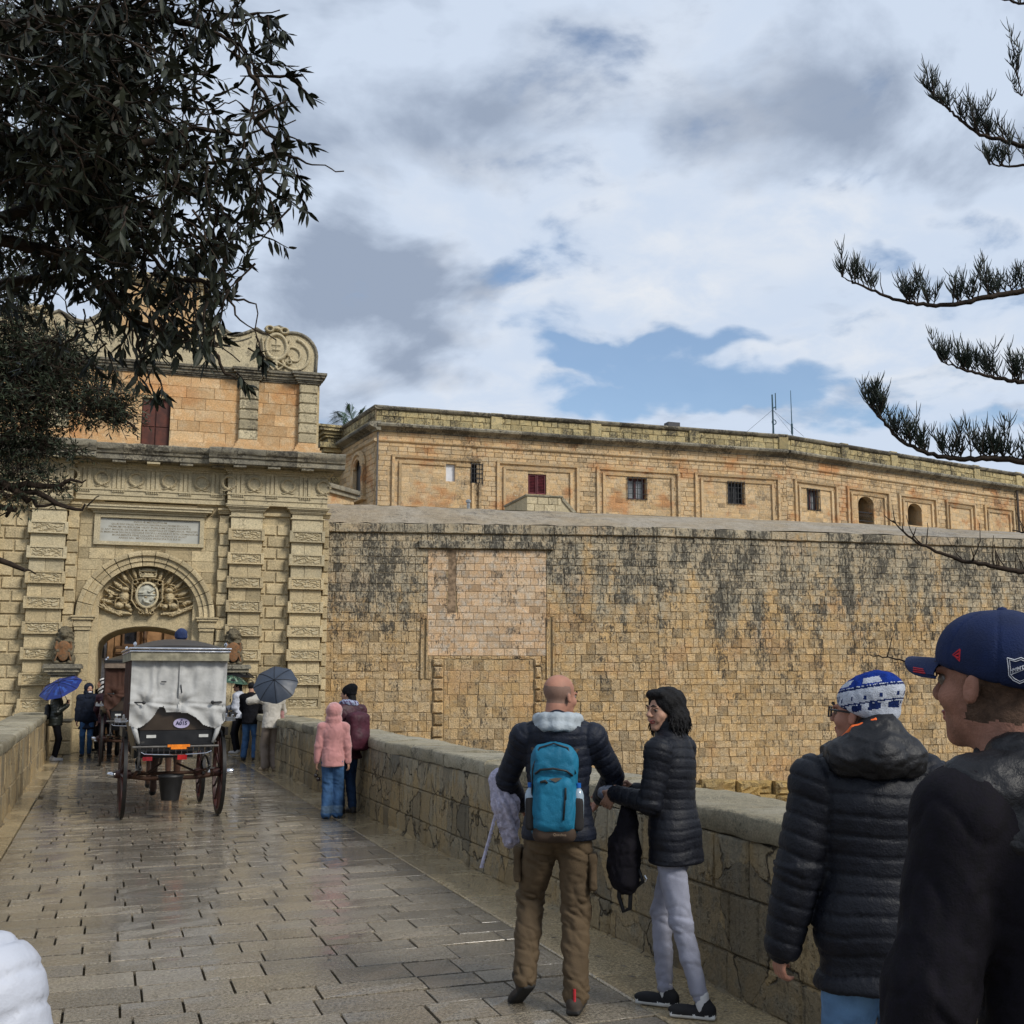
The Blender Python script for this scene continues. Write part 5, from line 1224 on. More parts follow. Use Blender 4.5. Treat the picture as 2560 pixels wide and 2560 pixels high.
# vent pipe on the terrace, near the palace corner
vp = atZ(1171, 1274, ZB); mb = MB(); mb.tube([(0, 0, 0), (0, 0, .22)], .045, 8); mb.lathe([(.075, .20), (.075, .27), (.0, .30)], 8)
o = mb.build('vent_pipe', simple('galvanised', (.35, .36, .36), .4, .5, .6)); o.location = vp; tag(o, 'little grey vent pipe with a cap on the rampart terrace', 'pipe')
# antennas on the roof
blue = simple('teal_painted_pole', (.03, .075, .10), .5)
def onroof(x, y, back): 
    r, fw = ray(x, y); hf = Q0; p = atZ(x, y, zP + .3); return p
def antenna(x, ytop, ybase, lab, kind):
    D = 46.0; pt = atD(x, ytop, D); pbm = Vector((pt.x, pt.y, zP - .6)); e = empty('antenna', pbm, 0, lab, 'antenna'); h = pt.z - pbm.z
    mb = MB(); mb.tube([(0, 0, 0), (0, 0, h * (.97 if kind else .95))], [.045, .03] if kind else [.03, .012], 6); mb.build('mast', blue, e)
    if kind:
        mb = MB(); mb.tube([(.05, 0, h * .75), (.16, 0, h * .78)], .025, 5); mb.tube([(.16, 0, h * .72), (.16, 0, h)], .022, 5); mb.build('dipole', blue, e)
        mb = MB(); mb.tube([(.05 + .1 * math.sin(t), 0, h * .52 + .1 * math.cos(t)) for t in np.linspace(0, 5.5, 10)], .02, 5); mb.build('loop', blue, e)
        for (dx, dy) in ((-1.5, .3), (1.6, .4), (.8, -1), (-.7, -1)): 
            mb = MB(); mb.tube([(0, 0, h * .72), (dx, dy, .6)], .006, 4); mb.build('guy_wire', iron, e)
    else:
        mb = MB(); mb.tube([(0, 0, h * .3), (0, 0, h * .45)], .045, 6); mb.build('sleeve', blue, e)
antenna(1930, 982, 1080, 'guyed lattice-thin antenna mast on the palace roof, left one of two', 1)
antenna(1976, 968, 1085, 'slender whip antenna on the palace roof, right one of two', 0)
rb = atD(1680, 1060, 47); mb = MB(); mb.box(-.28, .28, -.2, .2, -.9, .04); o = mb.build('roof_vent', simple('dark_lead', (.05, .05, .055), .6)); o.location = rb; tag(o, 'small dark vent box peeping over the palace parapet', 'vent')
# low orange wall between gate and palace, with slab coping
lw = empty('link_wall', (0, 0, 0), label='low orange wall with dark coping in the gap between gate and palace', cat='wall')
a = atD(795, 1225, 37); b = atD(862, 1232, 38.5); mb = MB(); fl, Ll, _, _ = seg_frame(a, b)
mb.add([fl(-.4, 0, 5.9), fl(Ll + .6, 0, 5.9), fl(Ll + .6, 0, a.z), fl(-.4, 0, a.z), fl(-.4, -1, 5.9), fl(Ll + .6, -1, 5.9), fl(Ll + .6, -1, a.z), fl(-.4, -1, a.z)], [(0, 1, 2, 3), (3, 2, 6, 7), (0, 3, 7, 4), (1, 5, 6, 2)]); mb.build('wall', PA, lw, fix=False)
mb = MB(); block(mb, fl, -.5, Ll + .7, a.z, a.z + .14, .12, back=-1.1); block(mb, fl, -.5, Ll + .7, a.z + .15, a.z + .30, .22, back=-1.2); mb.build('coping', CO, lw, fix=False)
# palm behind the corner
leafm = simple('palm_green', (.035, .07, .035), .5, .4, 0, .4, 3)
pc = atD(840, 1072, 46); pm = empty('palm_tree', (pc.x, pc.y, 5.9), 0, 'fan palm peeping out from behind the palace corner pier', 'palm tree')
mb = MB(); mb.tube([(.9, 0, 0), (.9, 0, pc.z - 5.9)], .16, 8); mb.build('trunk', simple('palm_bark', (.12, .08, .05), .9), pm)
for k in range(14):
    a = prr.uniform(0, 2 * math.pi); el = prr.uniform(-.7, .9); mb = MB(); c0 = Vector((.9, 0, pc.z - 5.9)); d = Vector((math.cos(a) * math.cos(el), math.sin(a) * math.cos(el), math.sin(el))); c1_ = c0 + d * .75; mb.tube([c0, c1_], .02, 4)
    sdv = d.orthogonal().normalized()
    for j in range(18):
        q = (j - 8.5) / 9; dd = (d * math.cos(q * 1.35) + sdv * math.sin(q * 1.35)).normalized(); tip = c1_ + dd * .75 + Vector((0, 0, -.25 * prr.random() - .1)); mid_ = c1_ + dd * .45; n = d.cross(dd).normalized() * .0 + Vector((-dd.y, dd.x, .2)).normalized() * .022
        mb.add([c1_, mid_ + n, tip, mid_ - n], [(0, 1, 2, 3)])
    mb.build('frond', leafm, pm, fix=False)
# ============================================================ trees
bark = simple('tree_bark', (.030, .021, .015), .9, .2, 0, .5, 12, .8, 30)
def leaf_mat(name, c, rough=.5, tr=.12):
    m, T, b = mat(name, c, rough, .35)
    at = T.new('ShaderNodeAttribute', attribute_name='tint'); s3 = T.new('ShaderNodeSeparateXYZ'); T.link(at.outputs['Vector'], s3.inputs[0])
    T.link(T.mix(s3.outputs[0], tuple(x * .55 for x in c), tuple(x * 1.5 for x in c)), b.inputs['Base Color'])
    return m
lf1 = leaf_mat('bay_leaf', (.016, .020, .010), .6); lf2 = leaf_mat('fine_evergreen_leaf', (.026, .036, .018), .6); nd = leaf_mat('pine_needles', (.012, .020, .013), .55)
tr = random.Random(77)
def leaf_verts(p, d, n, L, w, cup=.18):
    s = d.cross(n); s = s.normalized() if s.length > 1e-6 else d.orthogonal().normalized(); nn = s.cross(d).normalized()
    a = p + d * L * .32; b = p + d * L * .68
    return [p, a + s * w - nn * w * cup, a + nn * 0, a - s * w - nn * w * cup, b + s * w * .8 - nn * w * cup - nn * L * .03, b - nn * L * .03, b - s * w * .8 - nn * w * cup - nn * L * .03, p + d * L - nn * L * .10]
LF = [(0, 1, 2), (0, 2, 3), (1, 4, 5, 2), (2, 5, 6, 3), (4, 7, 5), (5, 7, 6)]
def wig(a, b, n, amp, sag=0.0, r=tr):
    out = []
    for i in range(n + 1):
        t = i / n; p = a.lerp(b, t)
        if 0 < i < n: p = p + Vector((r.uniform(-amp, amp), r.uniform(-amp, amp), r.uniform(-amp, amp)))
        p.z -= sag * t * t; out.append(p)
    return out
# --- near tree overhanging from the left. limbs are laid out from where they show against the sky
near = empty('evergreen_tree', (-4.2, 3.2, -.05), 0, 'dark broad leaved evergreen overhanging the bridge from the upper left', 'tree')
near_o = Vector((-4.2, 3.2, -.05))
tk = MB(); tk.tube([Vector((0, 0, 0)), Vector((.1, .1, 1.5)), Vector((-.05, .3, 3.0)), Vector((.15, .5, 4.4)), Vector((.4, .7, 5.6))], [.24, .20, .17, .13, .08], 10); tk.build('trunk', bark, near, smooth=True)
limbs = []                                        # (px, py, distance) of points along each limb
L_ = [[(-700, 300, 4.6), (-200, 330, 4.8), (180, 360, 5.0), (330, 365, 5.0), (480, 320, 5.1), (620, 335, 5.2), (740, 300, 5.2)],
      [(-600, 200, 4.5), (-100, 260, 4.8), (215, 215, 5.0), (250, 130, 5.1), (300, 60, 5.1), (420, -30, 5.2)],
      [(60, 250, 4.9), (210, 235, 5.0), (340, 255, 5.1), (520, 275, 5.1), (590, 250, 5.2)],
      [(-500, 560, 5.2), (-50, 570, 5.3), (180, 480, 5.3), (330, 400, 5.3), (480, 480, 5.3), (600, 560, 5.3), (700, 540, 5.3)],
      [(-300, 100, 5.0), (100, 60, 5.1), (350, 20, 5.2), (480, 60, 5.2), (600, 110, 5.2), (650, 190, 5.2)],
      [(-400, 650, 5.4), (0, 600, 5.4), (180, 640, 5.5), (260, 720, 5.5), (330, 800, 5.5), (420, 830, 5.5), (560, 870, 5.5)],
      [(180, 480, 5.3), (300, 560, 5.4), (380, 640, 5.4), (430, 700, 5.4), (470, 790, 5.4), (520, 840, 5.4), (600, 905, 5.4)],
      [(480, 480, 5.3), (560, 640, 5.3), (560, 720, 5.3), (600, 800, 5.3), (690, 850, 5.3)],
      [(590, 250, 5.2), (640, 300, 5.2), (715, 385, 5.2), (780, 412, 5.2), (860, 428, 5.2)],
      [(330, 365, 5.0), (430, 420, 5.1), (560, 400, 5.1), (680, 430, 5.1), (740, 440, 5.1)],
      [(500, 20, 5.2), (600, 40, 5.2), (700, 25, 5.2)], [(560, 110, 5.2), (620, 170, 5.2), (670, 250, 5.2), (700, 320, 5.2), (730, 370, 5.2)], [(600, 190, 5.2), (700, 192, 5.2), (760, 190, 5.2)],
      [(-300, 420, 5.6), (80, 440, 5.6), (260, 470, 5.6), (420, 560, 5.6), (500, 640, 5.6)], [(-300, 20, 5.6), (120, 120, 5.6), (330, 150, 5.6), (460, 200, 5.6)],
      [(-200, 780, 5.8), (60, 700, 5.8), (160, 690, 5.8), (250, 720, 5.8)], [(430, 700, 5.4), (500, 700, 5.4), (560, 740, 5.4), (640, 760, 5.4), (640, 870, 5.4)], [(520, 840, 5.4), (560, 930, 5.4), (590, 950, 5.4)], [(330, 800, 5.5), (350, 880, 5.5), (375, 960, 5.5)]]
def inside_near(px, py):                          # leafy outline as seen in the photo
    prof = [(0, 700), (60, 720), (130, 690), (200, 715), (260, 770), (330, 690), (400, 745), (440, 725), (500, 775), (560, 750), (620, 755), (660, 690), (700, 640), (760, 600), (840, 640), (880, 560), (920, 430), (960, 200)]
    if py < 0: return px < 700
    for (a, xa), (b, xb) in zip(prof, prof[1:]):
        if a <= py <= b: return px < xa + (xb - xa) * (py - a) / (b - a)
    return False
def density(px, py):
    d = 1.0
    for (x, y, rx, ry, k) in ((700, 60, 120, 60, .5), (620, 190, 100, 60, .45), (730, 300, 120, 120, .75), (400, 640, 70, 30, .5), (430, 500, 60, 60, .8), (560, 480, 90, 40, .35), (500, 560, 40, 80, .8), (620, 700, 60, 60, .6), (150, 560, 80, 50, .4), (210, 720, 110, 60, .8), (60, 650, 60, 50, .4), (40, 280, 40, 30, .8), (560, 700, 40, 60, .5), (290, 180, 50, 50, .7), (480, 380, 60, 50, .4), (690, 480, 60, 30, .4), (150, 800, 150, 60, .7)):
        d *= 1 - k * math.exp(-((px - x) / rx) ** 2 - ((py - y) / ry) ** 2)
    return d
lm = MB(); nodes = []
for li, pts in enumerate(L_):
    P = [atD(*q) - near_o for q in pts]; Q = []
    for i in range(len(P) - 1): Q += wig(P[i], P[i + 1], 5, .009)[:-1]
    Q.append(P[-1]); n = len(Q); r0 = .046 if pts[0][0] < 0 else .017
    if pts[0][0] < -150: Q = [Vector((.15, .5, 4.2)) .lerp(Q[0], .5) + Vector((0, 0, .1))] + Q; Q = [Vector((.1, .45, 3.9))] + Q; n = len(Q)
    m_ = MB(); m_.tube(Q, [max(.0032, r0 * (1 - i / n) ** 1.15) * (min(1, .12 + i / 6) if pts[0][0] > 0 else 1) for i in range(n)], 7); m_.build('limb', bark, near, smooth=True)
    for i, q in enumerate(Q[2:], 2): nodes.append((q, (Q[min(i + 1, n - 1)] - Q[i - 1]).normalized(), li, i / n))
def topx(w):
    p = w + near_o; c, s = math.cos(YAW), math.sin(YAW); u = p.x * c - p.y * s; f = p.x * s + p.y * c; h = p.z - EYE
    zc_ = f * math.cos(TH) + h * math.sin(TH); yc = -f * math.sin(TH) + h * math.cos(TH)
    return (1280 + FPX * u / zc_, 1280 - FPX * yc / zc_) if zc_ > .1 else (-9999, 0)
twm = MB(); LV = []
def sprig(p, d, L, nl, parent_r=.006, big=1.0):
    """a twig with leaves set round it, denser toward the tip"""
    e = p + d * L + Vector((0, 0, -.25 * L * tr.random())); Q = wig(p, e, 4, L * .05); twm.tube(Q, [parent_r * (1 - .18 * i) for i in range(5)], 4, False)
    for k in range(nl):
        t = 1 - (k / nl) ** 1.4 * .85; i = min(3, int(t * 4)); q = Q[i].lerp(Q[i + 1], t * 4 - i); ax = (Q[i + 1] - Q[i]).normalized()
        rd = Vector((tr.gauss(0, 1), tr.gauss(0, 1), tr.gauss(0, 1))); rd = (rd - ax * rd.dot(ax)).normalized(); ld = (ax * tr.uniform(.4, 1.1) + rd * .8 + Vector((0, 0, -.35))).normalized()
        LV.append((q, ld, tr.uniform(.065, .105) * big, tr.uniform(.009, .0145) * big))
for _ in range(4000):
    q, d, li, t = nodes[tr.randrange(len(nodes))]
    x, y = topx(q)
    if x < -420: continue
    if li == 8 and t > .62: continue
    if math.sin(q.x * 5.1 + 1.3 * math.sin(q.z * 4.3)) + math.sin(q.z * 6.3 + 1.7 * math.sin(q.y * 3.1)) + math.sin(q.y * 4.7 + q.x * 3) < -.95 + .9 * tr.random() - .5: continue
    dirv = (d * tr.uniform(-.2, 1.0) + Vector((tr.gauss(0, .6), tr.gauss(0, .8), tr.gauss(-.25, .6)))).normalized(); L = tr.uniform(.10, .30)
    off = Vector((tr.gauss(0, .13), tr.gauss(0, .45), tr.gauss(0, .14))) if tr.random() < .75 else Vector((0, 0, 0)); p0 = q + off
    x, y = topx(p0 + dirv * L); 
    if not inside_near(x + tr.gauss(0, 28), y + tr.gauss(0, 22)) or tr.random() > density(x, y) ** 1.5 * (.62 if x > 330 else 1): continue
    x2, y2 = topx(p0)
    if not inside_near(x2 + 25, y2): continue
    sprig(p0, dirv, L, tr.randint(6, 11))
for (sx, sy, dx, dy) in ((700, 190, 40, 0), (735, 195, 45, 40), (690, 160, 60, 10), (700, 200, 20, 60), (720, 340, 60, 20), (715, 330, 20, 70), (705, 290, 10, 60), (740, 420, 20, 40), (640, 160, 50, -20), (690, 270, 15, 60), (720, 420, 50, 40), (740, 470, 30, 60), (690, 60, 30, 20), (640, 840, 20, 60), (590, 930, 30, 30), (620, 870, 50, 30), (375, 960, 15, 40), (400, 950, 10, 30)):
    a = atD(sx, sy, 5.2) - near_o; b = atD(sx + dx, sy + dy, 5.2) - near_o; sprig(a, (b - a).normalized(), (b - a).length, 10, .005)
twm.build('twigs', bark, near, kind='stuff', fix=False)
LV.sort(key=lambda q: (0 if inframe(q[0] + near_o, -20) else 1, -q[2])); rest = MB()
base = MB(); base.add(leaf_verts(Vector((0, 0, 0)), Vector((0, 1, 0)), Vector((0, 0, 1)), .09, .012), LF, (.6, .5, .5)); lme = base.mesh('leaf', lf1, False, False)
front = [q for q in LV if inframe(q[0] + near_o, -20)]; tr.shuffle(front); sel = set(id(q) for q in sorted(front, key=lambda q: (q[0] + near_o - Vector((0, 0, EYE))).length - 9 * q[2])[:300])
for q in LV:
    p, d, L, w = q; nrm = Vector((tr.gauss(0, .6), tr.gauss(0, .6), 1)).normalized()
    if id(q) in sel:
        o = link('leaf', lme, near); s = d.cross(nrm).normalized(); nn = s.cross(d).normalized(); k = L / .09
        o.matrix_local = Matrix.Translation(p) @ Matrix((tuple(s), tuple(d), tuple(nn))).transposed().to_4x4() @ Matrix.Scale(k, 4)
    else: rest.add(leaf_verts(p, d, nrm, L, w), LF, (tr.random() ** 1.5, 0, 0))
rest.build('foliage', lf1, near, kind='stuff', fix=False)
# --- finer leaved tree beyond it, rooted outside the left parapet
def cloudtree(name, base, lab, clumps, nleaf, L, w, mleaf, trunk, branches, spray=.12, seed=3):
    r = random.Random(seed); e = empty(name, base, 0, lab, 'tree'); bo = Vector(base); m_ = MB(); m_.tube(trunk, [.16 * (1 - .15 * i) for i in range(len(trunk))], 8); m_.build('trunk', bark, e, smooth=True)
    m_ = MB()
    for B in branches:
        P = [atD(*q) - bo for q in B]; Q = [trunk[-1]]
        for i in range(len(P) - 1): Q += wig(P[i], P[i + 1], 4, .03, r=r)[:-1]
        Q.append(P[-1]); n = len(Q); b_ = MB(); b_.tube(Q, [max(.006, .05 * (1 - i / n)) for i in range(n)], 6); b_.build('limb', bark, e, smooth=True)
    fm = MB(); tw = MB(); cc = []
    for (x, y, D, rx, ry) in clumps: cc.append((atD(x, y, D) - bo, rx * D / FPX, ry * D / FPX))
    tot = sum(a * b for _, a, b in cc)
    for c, rx, ry in cc:
        for k in range(int(nleaf * rx * ry / tot / 7)):
            v = Vector((r.gauss(0, 1), r.gauss(0, 1), r.gauss(0, 1))); v = v.normalized() * r.random() ** .4
            p = c + Vector((v.x * rx, v.y * rx, v.z * ry)); d = (v + Vector((r.gauss(0, .6), r.gauss(0, .6), r.gauss(0, .6)))).normalized(); q = p + d * spray * r.uniform(.7, 1.6); tw.tube([p - d * spray * .8, p, q], [.004, .003, .002], 3, False)
            for j in range(7):
                s_ = p.lerp(q, r.random()); ld = (d + Vector((r.gauss(0, .7), r.gauss(0, .7), r.gauss(0, .7)))).normalized(); n = Vector((r.gauss(0, 1), r.gauss(0, 1), r.gauss(0, 1))).normalized(); sd_ = ld.cross(n).normalized() * w
                fm.add([s_, s_ + ld * L * .5 + sd_, s_ + ld * L, s_ + ld * L * .5 - sd_], [(0, 1, 2, 3)], (r.random() ** 1.3, 0, 0))
    tw.build('twigs', bark, e, kind='stuff', fix=False); fm.build('foliage', mleaf, e, kind='stuff', fix=False); return e
cl = [(-60, 850, 10, 90, 80), (40, 800, 10, 70, 60), (90, 900, 10, 90, 80), (10, 960, 10, 90, 90), (150, 870, 10, 60, 55), (190, 940, 10, 75, 50), (260, 985, 10, 70, 42), (300, 1040, 10, 50, 28), (230, 1030, 10, 80, 40), (120, 1010, 10, 100, 60), (60, 1070, 10, 80, 60), (-20, 1100, 10, 90, 70), (110, 1110, 10, 50, 45), (60, 1180, 10, 60, 32), (130, 1215, 10, 55, 16), (30, 1240, 10, 50, 24), (-40, 1200, 10, 60, 40), (180, 1130, 10, 30, 20), (-150, 950, 10, 120, 200), (60, 930, 10.6, 90, 90), (20, 720, 10, 50, 40), (250, 830, 10, 30, 14), (310, 1010, 10, 40, 20)]
cloudtree('small_leaved_tree', (-5.2, 8.5, -5.9), 'fine leaved evergreen tree at the left edge in front of the gate', cl, 27000, .062, .0065, lf2, [Vector((0, 0, 0)), Vector((.1, .2, 3)), Vector((0, .1, 6)), Vector((.3, .3, 8.4))],
          [[(-200, 1000, 10), (0, 980, 10), (120, 1000, 10), (230, 1040, 10), (330, 1062, 10), (345, 1100, 10)], [(-200, 1180, 10), (0, 1215, 10), (120, 1245, 10), (205, 1275, 10), (248, 1240, 10)], [(-100, 1120, 10), (60, 1240, 10), (90, 1265, 10), (170, 1270, 10)], [(-200, 900, 10), (20, 880, 10), (130, 850, 10), (200, 900, 10), (300, 960, 10)], [(-150, 1300, 10), (-20, 1390, 10), (60, 1425, 10), (90, 1435, 10)], [(0, 1215, 10), (150, 1215, 10), (215, 1200, 10)], [(-150, 1230, 10), (40, 1275, 10), (0, 1290, 10)], [(-100, 800, 10), (20, 770, 10), (60, 700, 10)]])
# distant pale foliage behind the near tree, top left
cl = [(150, 480, 13, 140, 120), (60, 620, 13, 120, 100), (300, 330, 13, 110, 120), (420, 430, 13, 60, 90), (20, 420, 13, 100, 120), (280, 240, 13, 60, 60), (200, 80, 13, 200, 90), (30, 150, 13, 150, 150), (380, 560, 13, 40, 60)]
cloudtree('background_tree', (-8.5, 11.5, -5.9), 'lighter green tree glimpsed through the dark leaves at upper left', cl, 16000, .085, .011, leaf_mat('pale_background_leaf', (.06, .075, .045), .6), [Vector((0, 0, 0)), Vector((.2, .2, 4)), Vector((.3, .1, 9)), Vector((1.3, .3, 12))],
          [[(-200, 400, 13), (50, 480, 13), (250, 430, 13), (400, 450, 13)], [(-100, 200, 13), (150, 250, 13), (300, 240, 13)]], .2, 9)
# --- norfolk island pine, trunk outside the frame on the right
pine = empty('norfolk_pine', (13.5, 7.2, -5.9), 0, 'norfolk island pine whose level needle branches reach in from the right', 'tree'); po = Vector((13.5, 7.2, -5.9))
D0 = 11.0
pine_c = atD(3300, 1200, D0 + 1); po = Vector((pine_c.x, pine_c.y, -5.9)); pine.location = po
pr_ = random.Random(8); m_ = MB(); m_.tube([Vector((0, 0, z)) for z in (0, 4, 8, 12, 16, 20)], [.30, .27, .24, .2, .16, .1], 12); m_.build('trunk', bark, pine, smooth=True)
BR = [([(2332, 232), (2365, 265), (2400, 300), (2450, 338), (2510, 352), (2570, 368), (3300, 420)], .8, 1, 34), ([(2475, 412), (2510, 415), (2580, 412), (3300, 430)], .5, 1, 14), ([(2555, 240), (2540, 180), (2545, 150)], .3, 1, 6), 
      ([(2105, 692), (2140, 708), (2200, 735), (2270, 757), (2340, 765), (2400, 758), (2480, 742), (2570, 722), (3300, 640)], 1.0, 1, 60), ([(2355, 905), (2400, 920), (2460, 938), (2520, 952), (2570, 957), (3300, 900)], .8, 1, 40),
      ([(2170, 1008), (2200, 1045), (2250, 1100), (2320, 1135), (2400, 1148), (2480, 1145), (2570, 1155), (3300, 1150)], 1.1, 1, 78), ([(2232, 1300), (2270, 1340), (2340, 1380), (2420, 1405), (2500, 1420), (2570, 1432), (3300, 1450)], .9, 0, 20), ([(2175, 1637), (2240, 1648), (2300, 1660), (2400, 1690), (3300, 1800)], .4, 0, 3), ([(2500, -2), (2570, 12), (3300, 40)], .6, 1, 12), ([(2530, 1325), (2600, 1340), (3300, 1380)], .5, 0, 3)]
for pts, sc_, green, nb in BR:
    P = [atD(x, y, D0 + .0015 * max(0, x - 2560)) - po for x, y in pts]; Q = []
    for i in range(len(P) - 1): Q += wig(P[i], P[i + 1], 6 if i < len(P) - 2 else 3, .012, r=pr_)[:-1]
    Q.append(P[-1]); n = len(Q); m_ = MB(); m_.tube(Q, [.004 + .030 * sc_ * (i / n) ** .8 for i in range(n)], 7); br = m_.build('branch', bark, pine, smooth=True)
    bt = MB(); nm = MB(); vis = [q for q in Q if inframe(q + po, 250)]
    for k in range(int(nb * .85)):
        t = pr_.random() ** .8; idx = t * (len(vis) - 1); i = min(int(idx), len(vis) - 2); p = vis[i].lerp(vis[i + 1], idx - i)
        if k < 2 and green: p = vis[0]
        up = Vector((pr_.gauss(-.25, .35), pr_.gauss(0, .8), 1)).normalized() if green else Vector((pr_.gauss(-.5, .5), pr_.gauss(0, .5), pr_.uniform(.4, 1))).normalized()
        L = pr_.uniform(.10, .34) * (1 if green else 1.3) * (.7 + .6 * t); a = p; d = up; Qb = [a]
        for j in range(5): d = (d + Vector((pr_.gauss(0, .12), pr_.gauss(0, .12), .12))).normalized(); a = a + d * L / 5; Qb.append(a)
        bt.tube(Qb, [.008 - .001 * j for j in range(6)], 4)
        if green and pr_.random() < .93:
            for j in range(1, 6):
                for s in range(4):                # rope-like branchlets, curving up, clothed in short scales
                    o = Qb[j]; dd = Vector((pr_.gauss(0, .75), pr_.gauss(0, .75), .75)).normalized(); Ls = pr_.uniform(.08, .19); pts3 = [o]
                    for q in range(3): dd = (dd + Vector((0, 0, .38))).normalized(); o = o + dd * Ls / 3; pts3.append(o)
                    nm.tube(pts3, [.0035, .0048, .0042, .0013], 3, False, (pr_.random(), 0, 0))
    if bt.v: bt.build('branchlets', bark, br, kind='stuff', fix=False)
    if nm.v: nm.build('needles', nd, br, kind='stuff', fix=False)
# ============================================================ people
def nrm(v): v = np.array(v, float); return v / (np.linalg.norm(v) + 1e-9)
def ik(a, b, l1, l2, pole):
    a, b = np.array(a, float), np.array(b, float); d = b - a; L = np.linalg.norm(d); mx_ = (l1 + l2) * .999
    if L > mx_: b = a + d / L * mx_; L = mx_; d = b - a
    x = (l1 * l1 - l2 * l2 + L * L) / (2 * L); h = math.sqrt(max(0, l1 * l1 - x * x)); u = d / L; p = np.array(pole, float); p = p - u * (p @ u)
    return a + u * x + nrm(p) * h, b
def merge(parts):
    V, F, K, o = [], [], [], 0
    for i, (v, f) in enumerate(parts): V.append(v); F.append(f + o); K.append(np.full(len(f), i)); o += len(v)
    return np.concatenate(V), np.concatenate(F), np.concatenate(K)
def head_sdf(fem=0.0, smile=0):
    s = SDF(.022)
    s.ell((0, -.012, .040), (.076, .095, .082)); s.ell((0, .028, -.025), (.060 - .003 * fem, .064, .080)); s.ell((0, .048, -.074), (.040 - .006 * fem, .042, .034)); s.ell((0, .076, -.096), (.018, .016, .015))
    for q in (-1, 1):
        s.ell((q * .040, .060, -.022), (.024, .024, .022), k=.02); s.ell((q * .028, .086, .024), (.026, .011, .008), k=.012)
        s.ell((q * .031, .105, .008), (.019, .017, .012), k=.010, op='-')
        s.ell((q * .011, .104, -.024), (.009, .010, .008), k=.008)
        s.ell((q * .079, -.004, -.006), (.009, .015, .027), rotm(R(8), 0, R(-q * 22)), k=.008); s.ell((q * .089, .001, -.003), (.0055, .008, .016), rotm(0, 0, R(-q * 22)), k=.004, op='-')
        if smile: s.ell((q * .034, .078, -.045), (.014, .014, .018), k=.015); s.ell((q * .024, .098, -.056), (.006, .006, .005), k=.006, op='-')
    s.cap((0, .090, .020), (0, .114, -.018), .009, .013, k=.012); s.ell((0, .112, -.022), (.012, .011, .010), k=.008)
    s.ell((0, .094, -.052), (.024 + .004 * smile, .010, .0055), k=.006); s.ell((0, .092, -.063), (.020, .010, .007), k=.006)
    s.cap((-.024 - .004 * smile, .094, -.0575 + .002 * smile), (.024 + .004 * smile, .094, -.0575 + .002 * smile), .002, .002, k=.004, op='-')
    s.cap((0, -.030, -.06), (0, -.035, -.20), .056 - .006 * fem, .062 - .006 * fem, k=.03)
    return s
def hand_sdf(curl=.5, hold=0):
    """wrist at the origin, fingers along +Y, palm towards -Z, thumb at +X"""
    s = SDF(.010); s.box((0, .045, 0), (.036, .042, .012), .012); s.cap((0, -.03, 0), (0, .01, 0), .026, .027, k=.02)
    for i, (x, L) in enumerate(((.030, .072), (.010, .080), (-.010, .074), (-.029, .058))):
        p = np.array([x, .088, 0.]); a = 0; pts = [p]
        for j, f in enumerate((.45, .32, .23)):
            a += curl * (.75 if j else .55) + i * .03; p = p + np.array([x * .08 * L, math.cos(a), -math.sin(a)]) * L * f; pts.append(p)
        s.chain(pts, [.0098, .009, .0082, .007], k=.004)
    a = curl * .5; s.chain([(.030, .015, -.004), (.052, .042, -.012 - .012 * curl), (.058 - .02 * curl, .066, -.016 - .03 * curl), (.056 - .032 * curl, .088, -.02 - .04 * curl)], [.014, .011, .0095, .0075], k=.008)
    return s
def frame_from(d, n):
    d = nrm(d); n = np.array(n, float); n = nrm(n - d * (n @ d)); x = np.cross(d, n); return np.stack([x, d, n], 1)   # columns: x, y, z axes
skin_l = simple('light_skin', (.40, .225, .155), .62, .3, 0, .10, 14, .12, 70); skin_r = simple('ruddy_skin', (.36, .175, .12), .62, .3, 0, .15, 9, .15, 60)
skin_d = simple('tanned_skin', (.26, .125, .085), .65, .3, 0, .22, 22, .3, 130)
stub = simple('shaved_scalp', (.20, .12, .09), .6, .3, 0, .12, 20, .2, 160)
lipm = simple('lips', (.32, .09, .07), .4); eyew = simple('eye_white', (.15, .12, .10), .3, .6, 0, .02); eyed = simple('dark_eye', (.02, .012, .01), .15, .6, 0, .05); teeth = simple('teeth', (.6, .57, .5), .3)
def puff(period, depth, axes, noise_=.004, zfrom=None):
    """quilted channels round the given axes [(a, b)]: each vertex follows its nearest axis"""
    def f(V, N):
        best = None
        for a, b in axes:
            a, b = np.array(a, float), np.array(b, float); ab = b - a; L = np.linalg.norm(ab); t = np.clip(((V - a) @ ab) / (L * L), 0, 1); d = np.linalg.norm(V - a - t[:, None] * ab, axis=1); s = ((V - a) @ ab) / L
            if best is None: bd, bs, best = d - .085, s, 1; gap = np.full(len(d), 9.)
            else: gap = np.minimum(gap, np.abs(d - bd)) if L < .31 and best == 1 else gap; m = d < bd - .005; bd = np.where(m, d, bd); bs = np.where(m, s, bs)
        seam = np.where(V[:, 2] > axes[0][1][2] - .30, depth * 1.3 * np.exp(-(gap / .010) ** 2), 0)
        w = bs + .014 * vnoise(V, 6, 3); ph = np.abs(((w / period) % 1) - .5) * 2     # 1 at the seam
        return V + N * ((-seam - depth * np.exp(-((1 - ph) / .16) ** 2) + depth * .30 * (1 - ph ** 3) + noise_ * .6 * vnoise(V, 13, 5) + noise_ * .8 * (.4 - np.abs(vnoise(V * np.array([1.5, 1.5, .8]), 42, 8))) * (.4 + ph))[:, None])
    return f
def crease(P, f, seed, pw=3): return np.clip(1 - np.abs(vnoise(P, f, seed)) * 2.4, 0, 1) ** pw
